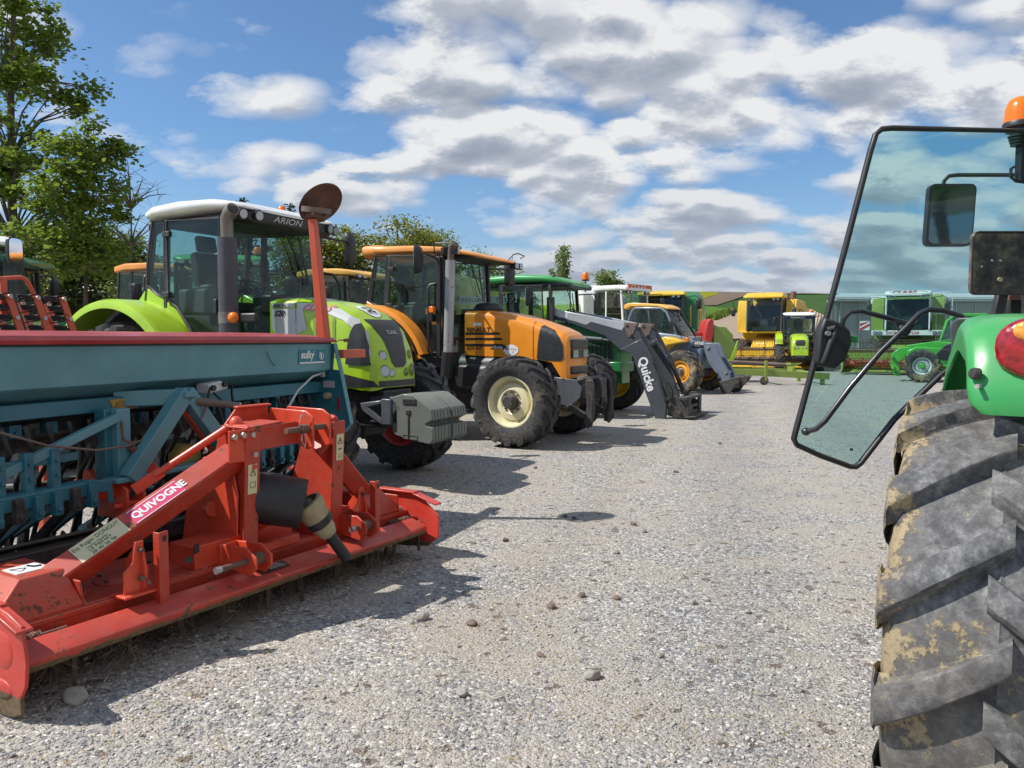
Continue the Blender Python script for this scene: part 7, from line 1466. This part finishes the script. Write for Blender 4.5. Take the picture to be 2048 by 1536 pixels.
m = MB(); m.cyl((-2.2, .9, 3.7), (-2.3, .9, 4.25), .16, 16); part('exhaust_stack', m, M['rust'], NH)
m = MB(); m.tube([(-.6, 1.47, 2.1), (-.6, 1.47, 3.1), (-.7, 1.47, 3.2), (-1.9, 1.47, 3.2), (-2.0, 1.47, 3.1), (-2.2, 1.47, 2.4)], .02, 6); m.prism([(-3.2, 3.6), (.3, 4.0), (.3, 3.9), (-3.2, 3.55)], -.9, .9, 'y'); part('handrail', m, M['rust'], NH)
m = MB(); m.prism([(2.31, 1.08), (1.2, 1.62), (1.2, 1.55), (2.31, 1.0)], -.58, .58, 'y'); fp = part('feeder_plate', m, M['yellow'], NH); m = MB(); text_on(m, 'XL18', (2.0, -.35, 1.30), (0, 1, 0), (-.5, 0, .26), .2, 0, .02); part('number_lettering', m, M['decalw'], fp, smooth=False)
CL = thing('combine_harvester', 'lime and white combine harvester in front of the grey hall behind the glass door', 'combine', (18.6, 36.3, 0), 118, G3)
rf, B_ = combine(CL, dict(body='limed', panel='lime', rim='white', roof='white', frame='white', hdr=5.0, hcol='limed', cabw=.88, cabz=3.52, cheeks=2, aug='redarm', reel='rust', rail='lgrey'))
m = MB(); m.box((1.93, 0, 3.67), (.03, 1.5, .15)); sg = part('roof_sign', m, M['white'], rf); m = MB(); text_on(m, 'CLAAS', (1.95, -.62, 3.61), (0, 1, 0), (0, 0, 1), .17, .1, .03, 1.9); part('sign_lettering', m, M['decalr'], sg, smooth=False)
m = MB(); m.box((1.72, 0, 1.86), (.06, 2.9, .22)); sg = part('front_bumper', m, M['white'], CL); m = MB(); text_on(m, 'DOMINATOR', (1.755, -.85, 1.79), (0, 1, 0), (0, 0, 1), .17, .2, .02, 1.3); part('bumper_lettering', m, M['decalr'], sg, smooth=False)
for y in (-1.3, -1.1, 1.1, 1.3): boxlamp(CL, (1.76, y, 1.86), (.06, .15, .13), 'headlight')
m = MB(); m.prism([(-1.0, 2.9), (-1.0, 3.5), (.2, 3.6), (.8, 3.5), (.9, 2.95)], -1.55, -.95, 'y'); m.prism([(.3, 3.5), (1.5, 3.6), (1.1, 2.5), (.6, 2.3)], .93, .97, 'y'); part('white_cowl', m, M['white'], CL, bevel=.03)
m = MB(); m.box((1.5, -1.75, 2.2), (.03, .42, .42)); wb = part('warning_board', m, M['white'], CL); m = MB()
for k in (-.1, .12): m.prism([(-1.95, 2.05 + k), (-1.95, 2.17 + k), (-1.55, 2.40 + k if k < 0 else 2.39), (-1.55, 2.28 + k)], 1.518, 1.524, 'x')
part('board_stripes', m, M['decalr'], wb)
m = MB(); m.tube([(1.6, .9, 3.6), (1.7, 1.6, 3.65), (1.7, 1.75, 3.5), (1.7, 1.75, 2.2)], .02, 6); m.tube([(1.3, 1.0, 2.7), (1.4, 1.7, 2.7), (1.4, 1.72, 2.1)], .02, 6); part('white_rail', m, M['white'], CL)
CW = thing('combine_harvester', 'white over lime combine harvester with a red lettered roof front, behind the dark green tractor', 'combine', (3.55, 31.2, 0), 44, 'combines parked behind the first row')
rf, B_ = combine(CW, dict(body='white', panel='white', lower='lime', rim='lgrey', roof='white', frame='white', hdr=4.2, hcol='limed', cabw=.85, cabz=3.42, top=3.75, aug='redarm', reel='redarm', rail='lgrey'))
m = MB(); m.box((1.93, 0, 3.57), (.04, 1.55, .18)); sg = part('roof_sign', m, M['redarm'], rf); m = MB(); text_on(m, 'CLAAS', (1.955, -.66, 3.51), (0, 1, 0), (0, 0, 1), .17, .1, .03, 2.0); part('sign_lettering', m, M['decalc'], sg, smooth=False)
m = MB(); m.prism([(-5.2, 1.9), (-5.2, 2.95), (.1, 2.95), (.3, 1.9)], -1.45, -1.436, 'y'); vp = part('lime_side', m, M['lime'], B_); m = MB()
for r_ in range(2):
    for k in range(9): m.box((-4.3 + k * .5, -1.455, 2.15 + r_ * .33), (.36, .01, .2))
part('vents', m, M['limed'], vp)
CG = thing('combine_harvester', 'green combine harvester with a yellow cab roof behind the telehandler', 'combine', (6.65, 33.6, 0), 107, 'combines parked behind the first row')
combine(CG, dict(body='jdgreen', rim='jdyellow', roof='jdyellow', hdr=4.5, hcol='limed', cabw=.88, cabz=3.38, top=3.62, aug='redarm', reel='rust', cheeks=1,
    roofst=[(.2, .80, 3.48, 3.36), (.3, .95, 3.56, 3.38), (1.7, .95, 3.56, 3.38), (1.95, .97, 3.44, 3.36), (2.05, .9, 3.42, 3.36)]))
CT_ = thing('combine_harvester', 'pale yellow combine harvester seen between the orange and the dark green tractor', 'combine', (-4.9, 29.6, 0), 181, 'combines parked behind the first row')
rf, B_ = combine(CT_, dict(body='paleyellow', rim='yellow', roof='yellowroof', cabz=3.45, top=3.95, cabw=.8))
m = MB(); m.box((-3.75, 1.44, 3.0), (2.9, .01, .28)); bd = part('side_band', m, M['decalgy'], B_); m = MB(); text_on(m, 'NEW HOLLAND  TX32', (-2.5, 1.455, 2.93), (-1, 0, 0), (0, 0, 1), .20, 0, .02, 1.15); part('side_lettering', m, M['decalk'], bd, smooth=False)

# lime header parts and trailer in the middle distance
def wq(px, py, Y): q = ray(px, py); k = Y / q.y; return Vector((q.x * k, Y, 1.6 + q.z * k))
HX = (7.6, 28.0); OFF[0] = (HX[0], HX[1], 0)
HD = thing('header_divider', 'folded lime crop header end with a curved red shield beyond the telehandler boom', 'crop header', (HX[0], HX[1], 0))
m = MB(); m.prism([(7.29, .55), (7.29, 2.04), (7.72, 2.02), (8.0, 1.72), (8.02, 1.15), (7.84, .77), (7.70, .5)], 27.9, 29.4, 'y'); part('end_panel', m, M['limed'], HD, bevel=.015)
m = MB(); m.prism([(7.85, .78), (8.03, 1.2), (8.16, 1.55), (8.10, .95), (7.95, .72)], 27.86, 27.92, 'y'); part('panel_edge', m, M['lime'], HD, bevel=.01)
m = MB(); m.loft([[(6.93 + .06 * t, 27.8, 1.45), (6.98 + .04 * t, 27.8, 1.9), (7.06, 27.8, 2.22), (7.17, 27.8, 2.32), (7.25, 27.8, 2.24), (7.27, 27.8, 1.8), (7.2, 27.8, 1.45)] if t == 0 else [(6.93, 28.9, 1.45), (6.98, 28.9, 1.9), (7.06, 28.9, 2.22), (7.17, 28.9, 2.32), (7.25, 28.9, 2.24), (7.27, 28.9, 1.8), (7.2, 28.9, 1.45)] for t in (0, 1)], loop=True); m.beam((5.9, 28.2, 1.76), (7.0, 28.2, 1.76), .10, .12); part('red_shield', m, M['rimred'], HD, bevel=.02)
m = MB(); m.box((7.1, 28.5, 1.1), (.4, .8, .8)); m.box((7.3, 28.6, .3), (.9, .8, .6)); part('drive_housing', m, M['chassis'], HD, bevel=.03)
HX = (8.9, 26.6); OFF[0] = (HX[0], HX[1], 0)
TR = thing('header_trailer', 'long low lime trailer frame with a jockey wheel and a brown roller tube', 'trailer', (HX[0], HX[1], 0))
m = MB(); m.beam((7.2, 26.5, .47), (8.02, 26.5, .45), .14, .20); m.beam((8.02, 26.5, .45), (10.9, 26.45, .30), .14, .22); m.beam((7.3, 28.8, .5), (10.9, 28.8, .35), .12, .18); m.box((9.0, 27.6, .40), (.12, 2.4, .12)); m.box((10.7, 27.6, .36), (.12, 2.4, .12)); part('frame', m, M['limed'], TR, bevel=.01)
m = MB(); m.box((8.71, 26.38, .58), (.09, .09, .52)); m.prism([(8.66, .42), (8.77, .42), (8.74, .15), (8.68, .15)], 26.34, 26.38, 'y'); js = part('jockey_stand', m, M['limed'], TR, bevel=.008); m = MB(); m.lathe([(.001, -.045), (.06, -.05), (.09, -.04), (.135, -.045), (.15, -.02), (.15, .02), (.135, .045), (.09, .04), (.06, .05), (.001, .045)], (8.67, 26.44, .15), 26); part('jockey_wheel', m, M['tyren'], js)
m = MB(); m.cyl((7.62, 27.2, .77), (9.72, 27.2, .66), .075, 16); part('roller_tube', m, M['brownst'], TR); m = MB(); m.cyl((7.30, 27.2, .80), (7.66, 27.2, .77), .09, 16); m.cyl((9.68, 27.2, .66), (9.85, 27.2, .655), .085, 16); m.prism([(9.80, .58), (9.80, .74), (10.0, .72), (10.25, .74), (10.05, .64)], 27.15, 27.25, 'y'); m.box((7.6, 27.0, .6), (.1, .5, .3)); m.box((9.75, 26.9, .52), (.1, .6, .2)); part('roller_holder', m, M['limed'], TR, bevel=.01)
m = MB(); m.box((10.7, 26.5, .15), (.12, .12, .3)); m.box((10.7, 28.7, .15), (.12, .12, .3)); part('rear_stand', m, M['limed'], TR, bevel=.008)

# apple-green telehandler behind the fender of the near tractor
OFF[0] = (0, 0, 0)
ME = thing('telehandler', 'bright green low telehandler with grey rims beside the lime combine header', 'telehandler', (15.35, 28.85, 0), 207)
for x in (0, -2.6):
    for s in (-1, 1): wheel(ME, (x, s * .85 - .0, .60), .60, .40, .30, M['lgrey'], M['merlo'], s, 16, tyrem=M['tyren'])
m = MB(); m.prism([(-3.1, .6), (-3.1, 1.3), (-1.6, 1.35), (-1.2, 1.0), (-.7, 1.25), (.2, 1.3), (.5, 1.15), (.5, .7), (-.6, .6), (-1.0, .45), (-2.0, .45)], -.62, .62, 'y'); part('body', m, M['merlo'], ME, bevel=.04)
m = MB(); m.prism([(.3, 1.3), (.75, 1.25), (1.0, 1.05), (1.05, .6), (.9, .2), (.7, .2), (.75, .7), (.5, 1.0)], -.35, -.25, 'y'); m.prism([(.3, 1.3), (.75, 1.25), (1.0, 1.05), (1.05, .6), (.9, .2), (.7, .2), (.75, .7), (.5, 1.0)], .25, .35, 'y'); m.box((.95, 0, .5), (.1, 1.0, .12)); m.box((.98, 0, .9), (.08, 1.0, .10)); m.beam((-2.9, 0, 1.75), (.5, 0, 1.2), .3, .3); part('boom', m, M['merlo'], ME, bevel=.02)
dp = [(-2.0, 1.35), (-2.05, 2.25), (-1.9, 2.42), (-1.0, 2.42), (-.78, 2.25), (-.55, 1.45)]
for s in (.60, -.10):
    m = MB(); pane_xz(m, dp, s); part('side_window', m, M['gcab'], ME); m = MB(); closed_tube(dp, s, .045, 8, m); part('window_frame', m, M['merlo'], ME)
m = MB(); m.box((-1.45, .25, 2.46), (1.1, .78, .08)); part('roof', m, M['merlo'], ME, bevel=.03); m = MB(); m.prism([(-.35, .9), (-.7, 1.35), (-.95, 1.45), (-1.2, 1.2), (-.8, .8)], .62, .66, 'y'); part('black_panel', m, M['black'], ME, bevel=.02)
seat(ME, -1.5, 1.5, .25)

# ================================================================== grey hall on the right, shed and wall on the left
def ribbed(name, c, pitch):
    m, t, b = newmat(name); L = t.links.new; co = objco(t); w = N(t, 'ShaderNodeTexWave', inp={'Scale': pitch}); w.bands_direction = 'X'; L(co, w.inputs[0]); n1 = noise(t, co, .9, 5, .6); n2 = noise(t, co, 7, 4, .6)
    cc = ramp(t, mth(t, 'ADD', mth(t, 'MULTIPLY', n1, .6), mth(t, 'MULTIPLY', n2, .4)), [(.3, tuple(k * .85 for k in c)), (.7, tuple(k * 1.12 for k in c))]); L(cc, b.inputs['Base Color']); b.inputs['Roughness'].default_value = .6
    bp = N(t, 'ShaderNodeBump', inp={'Strength': .6, 'Distance': .03}); L(w.outputs['Fac'], bp.inputs['Height']); L(bp.outputs[0], b.inputs['Normal']); return m
OFF[0] = (30, 50, 0)
BL = thing('hall', 'long low grey panelled hall with a white eaves strip on the right', 'building', (30, 50, 0))
m = MB(); m.prism([(20.5, 50), (45.5, 50), (52.5, 63), (27.5, 63)], 0, 4.1, 'z'); part('wall', m, ribbed('hall_panels', (.30, .30, .28), 1.1), BL)
m = MB()
for k in range(20): m.box((21.2 + k * 1.25, 49.96, 2.05), (.03, .06, 4.05))
part('panel_joints', m, M['lgrey'], BL)
m = MB(); m.prism([(20.2, 4.02), (20.75, 4.26), (45.8, 4.26), (45.8, 4.12), (20.85, 4.12), (20.5, 3.9), (20.2, 3.86)], 49.5, 49.6, 'y'); part('eaves', m, M['white'], BL)
m = MB(); m.add([(20.3, 49.6, 4.22), (45.8, 49.6, 4.22), (49.3, 56.5, 4.9), (24.0, 56.5, 4.9), (27.6, 63.4, 4.22), (52.8, 63.4, 4.22)], [(0, 1, 2, 3), (3, 2, 5, 4)]); m.box((33, 49.75, 4.05), (25.2, .3, .12)); part('roof', m, M['lgrey'], BL)
OFF[0] = (-12.5, 27.5, 0)
SH = thing('shed', 'low block shed with a white sheet roof glimpsed under the maple branches', 'shed', (-12.5, 27.5, 0))
def blockmat():
    m, t, b = newmat('concrete_block'); L = t.links.new; co = objco(t); mp = N(t, 'ShaderNodeMapping'); mp.inputs['Rotation'].default_value = (R(90), 0, 0); L(co, mp.inputs[0]); br = N(t, 'ShaderNodeTexBrick', inp={'Scale': 1.0, 'Mortar Size': .012, 'Brick Width': .4, 'Row Height': .2}); br.inputs['Color1'].default_value = (.10, .10, .095, 1); br.inputs['Color2'].default_value = (.14, .135, .125, 1); br.inputs['Mortar'].default_value = (.06, .06, .055, 1); L(mp.outputs[0], br.inputs[0]); L(br.outputs[0], b.inputs['Base Color']); b.inputs['Roughness'].default_value = .9; return m
m = MB(); m.box((-13, 30, 1.5), (9, 5, 3.0)); part('wall', m, blockmat(), SH)
m = MB(); m.box((-13, 27.45, 3.08), (9.2, .12, .14)); part('gutter', m, M['rust'], SH)
m = MB(); m.add([(-17.6, 27.3, 3.2), (-8.4, 27.3, 3.2), (-8.4, 32.6, 3.95), (-17.6, 32.6, 3.95), (-17.6, 27.3, 3.1), (-8.4, 27.3, 3.1), (-8.4, 32.6, 3.85), (-17.6, 32.6, 3.85)], [(0, 1, 2, 3), (7, 6, 5, 4), (0, 4, 5, 1), (1, 5, 6, 2), (2, 6, 7, 3), (3, 7, 4, 0)]); part('roof', m, ribbed('white_sheet', (.72, .72, .70), 2.0), SH)
OFF[0] = (0, 0, 0)
def gp(px, py): r = ray(px, py); tt = -1.6 / r.z; return (r.x * tt, r.y * tt, 0)
def wx(px, Y): return (px - 1024) / 1540. * Y
def wz(py, Y): return 1.6 + (677 - py) / 1540. * Y
Y = 19.0
def B(px, py, rx, rz, w, Y=19.0, ox=0): return ((wx(px, Y) - ox, 0, wz(py, Y)), (rx / 1540. * Y, .9 + rx / 1540. * Y * .8, rz / 1540. * Y), w)
ox = wx(30, Y)
tree('tall spring maple with airy green crown at the left edge of the yard', (ox, Y, 0), [(0, 0, 0), (.05, 0, 2), (0, .1, 4), (.1, 0, 6), (.15, 0, 7.6), (.3, 0, 9.6), (.3, 0, 10.6)],
     [B(40, 60, 70, 90, 2.6, ox=ox), B(110, 190, 75, 60, 1.6, ox=ox), B(60, 330, 90, 90, 2.2, ox=ox), B(-60, 200, 80, 200, 2.2, ox=ox), B(100, 440, 110, 70, 2.2, ox=ox), B(30, 540, 90, 50, 1.6, ox=ox), B(-20, -120, 90, 100, 2, ox=ox)], 'maple', 16000, .135, 3, .15, clumps=150, csz=.36)
ox = wx(165, 18)
tree('slender young maple leaning right beside the tall maple', (ox, 18, 0), [(0, 0, 0), (.1, 0, 1.8), (.15, 0, 3.2), (.3, 0, 4.6), (.5, 0, 5.6)],
     [B(190, 300, 52, 45, 1.2, 18, ox), B(180, 400, 75, 60, 1.8, 18, ox), B(150, 490, 85, 55, 1.8, 18, ox), B(210, 520, 60, 40, .9, 18, ox)], 'maple', 9500, .12, 8, .07, clumps=80, csz=.32)
Y = 20.5; ox = wx(262, Y)
tree('bare leafless tree with upright grey twigs behind the white roofed tractor', (ox, Y, 0), [(0, 0, 0), (0, 0, 1.5), (-.05, 0, 2.8), (.1, 0, 4), (.12, 0, 5.0)],
     [B(265, 400, 30, 85, 1.4, Y, ox), B(305, 420, 28, 60, 1, Y, ox), B(235, 430, 22, 70, .8, Y, ox)], None, 0, .1, 11, .07, clumps=26, csz=.35, name='bare_tree', twigs=5)
Y = 24; ox = wx(280, Y)
tree('low olive green bush behind the bare tree', (ox, Y, 0), [(0, 0, 0), (0, 0, 1.5), (0, 0, 3)], [B(275, 560, 50, 60, 1, Y, ox), B(250, 500, 30, 40, .6, Y, ox)], 'birch', 7000, .10, 12, .06, clumps=50, csz=.4, cat='bush', name='bush')
Y = 26; ox = wx(95, Y)
tree('dense dark green tree filling the gap behind the maples', (ox, Y, 0), [(0, 0, 0), (0, 0, 1.5), (0, 0, 3), (0, 0, 4.4)], [B(40, 560, 110, 80, 1.5, Y, ox), B(160, 540, 100, 75, 1.4, Y, ox)], 'dark', 15000, .15, 14, .12, clumps=130, csz=.6)
# spruces seen through and above the white roofed cab
for i, (px, top, Y, lab) in enumerate([(490, 404, 24, 'dark spruce tip above the roof of the lime tractor, left of the two'), (585, 412, 26, 'dark spruce seen through the lime tractor windscreen, right of the two')]):
    ox = wx(px, Y); th = thing('spruce_tree', lab, 'tree', (ox, Y, 0), 0, 'spruces behind the lime tractor'); rnd = random.Random(20 + i); H = wz(top, Y)
    tb = MB(); tb.tube([(0, 0, 0), (0, 0, H)], .1, 6, rs=[.12, .02]); lb = MB(); z = .6
    while z < H - .05:
        rr = (H - z) * .30 + .08
        for k in range(9 if z < H - 1 else 5):
            a = rnd.uniform(0, 6.28); L_ = rr * rnd.uniform(.7, 1.1); d = Vector((math.cos(a), math.sin(a), -.15 + .35 * rnd.random()))
            tb.tube([(0, 0, z), tuple(Vector((0, 0, z)) + d * L_)], .015, 4, rs=[.02, .006])
            for q in range(int(26 * L_) + 6):
                p = Vector((0, 0, z)) + d * L_ * rnd.uniform(.15, 1.05) + Vector((rnd.gauss(0, .05), rnd.gauss(0, .05), rnd.gauss(0, .04)))
                a2 = Vector((rnd.gauss(0, 1), rnd.gauss(0, 1), rnd.gauss(0, .6))).normalized() * .13; w = a2.orthogonal() * .22
                lb.add([p - w, p + a2, p + w], [(0, 1, 2)])
        z += .2
    part('trunk', tb, BARK, th); part('crown', lb, LM['spruce'], th, smooth=False, fixn=False)
for i, (px, py, rx, rz, Y, lab) in enumerate([(610, 520, 60, 70, 26, 'olive leaved tree right behind the marker post of the seed drill'), (690, 520, 60, 62, 28, 'fresh yellow green tree left of the orange tractor roof'), (800, 505, 62, 68, 27, 'yellow green tree rising above the left of the orange tractor roof'), (868, 520, 50, 58, 29, 'yellow green tree behind the exhaust of the orange tractor'), (960, 560, 70, 50, 32, 'round green tree between the orange and the dark green tractor')]):
    ox = wx(px, Y); tree(lab, (ox, Y, 0), [(0, 0, 0), (0, 0, 1.2), (0, 0, 2.4), (0, 0, 3.6)], [B(px, py, rx, rz, 1, Y, ox), B(px + 8, py + 70, rx * 1.1, rz * .8, .8, Y, ox)], 'spring' if i < 4 else 'birch', 12000, .10, 30 + i, .1, clumps=110, csz=.42, group='spring trees behind the tractors')
for px, top, Y, n, lab, nm in [(1120, 484, 44, 4200, 'tall weeping birch above the dark green tractor roof', 'birch_tree')]:
    ox = wx(px, Y); tree(lab, (ox, Y, 0), [(0, 0, 0), (0, 0, 2.5), (0, 0, 4.4), (.1, 0, 6.0), (.2, 0, 7)], [B(1124, 520, 14, 32, 1, Y, ox), B(1115, 556, 22, 26, 1, Y, ox), B(1150, 575, 14, 12, .3, Y, ox)], 'birch', 3600, .13, 41, .10, bark=BARKL, clumps=44, csz=.24, droop=.30, name=nm)
Y = 46; ox = wx(1215, Y)
tree('small light green willow bush above the white combine roof', (ox, Y, 0), [(0, 0, 0), (0, 0, 2), (0, 0, 3.8)], [B(1212, 560, 24, 18, 1, Y, ox), B(1222, 580, 36, 16, .8, Y, ox)], 'birch', 3000, .13, 43, .07, clumps=50, csz=.35, cat='bush', name='willow_bush', bark=BARKL)
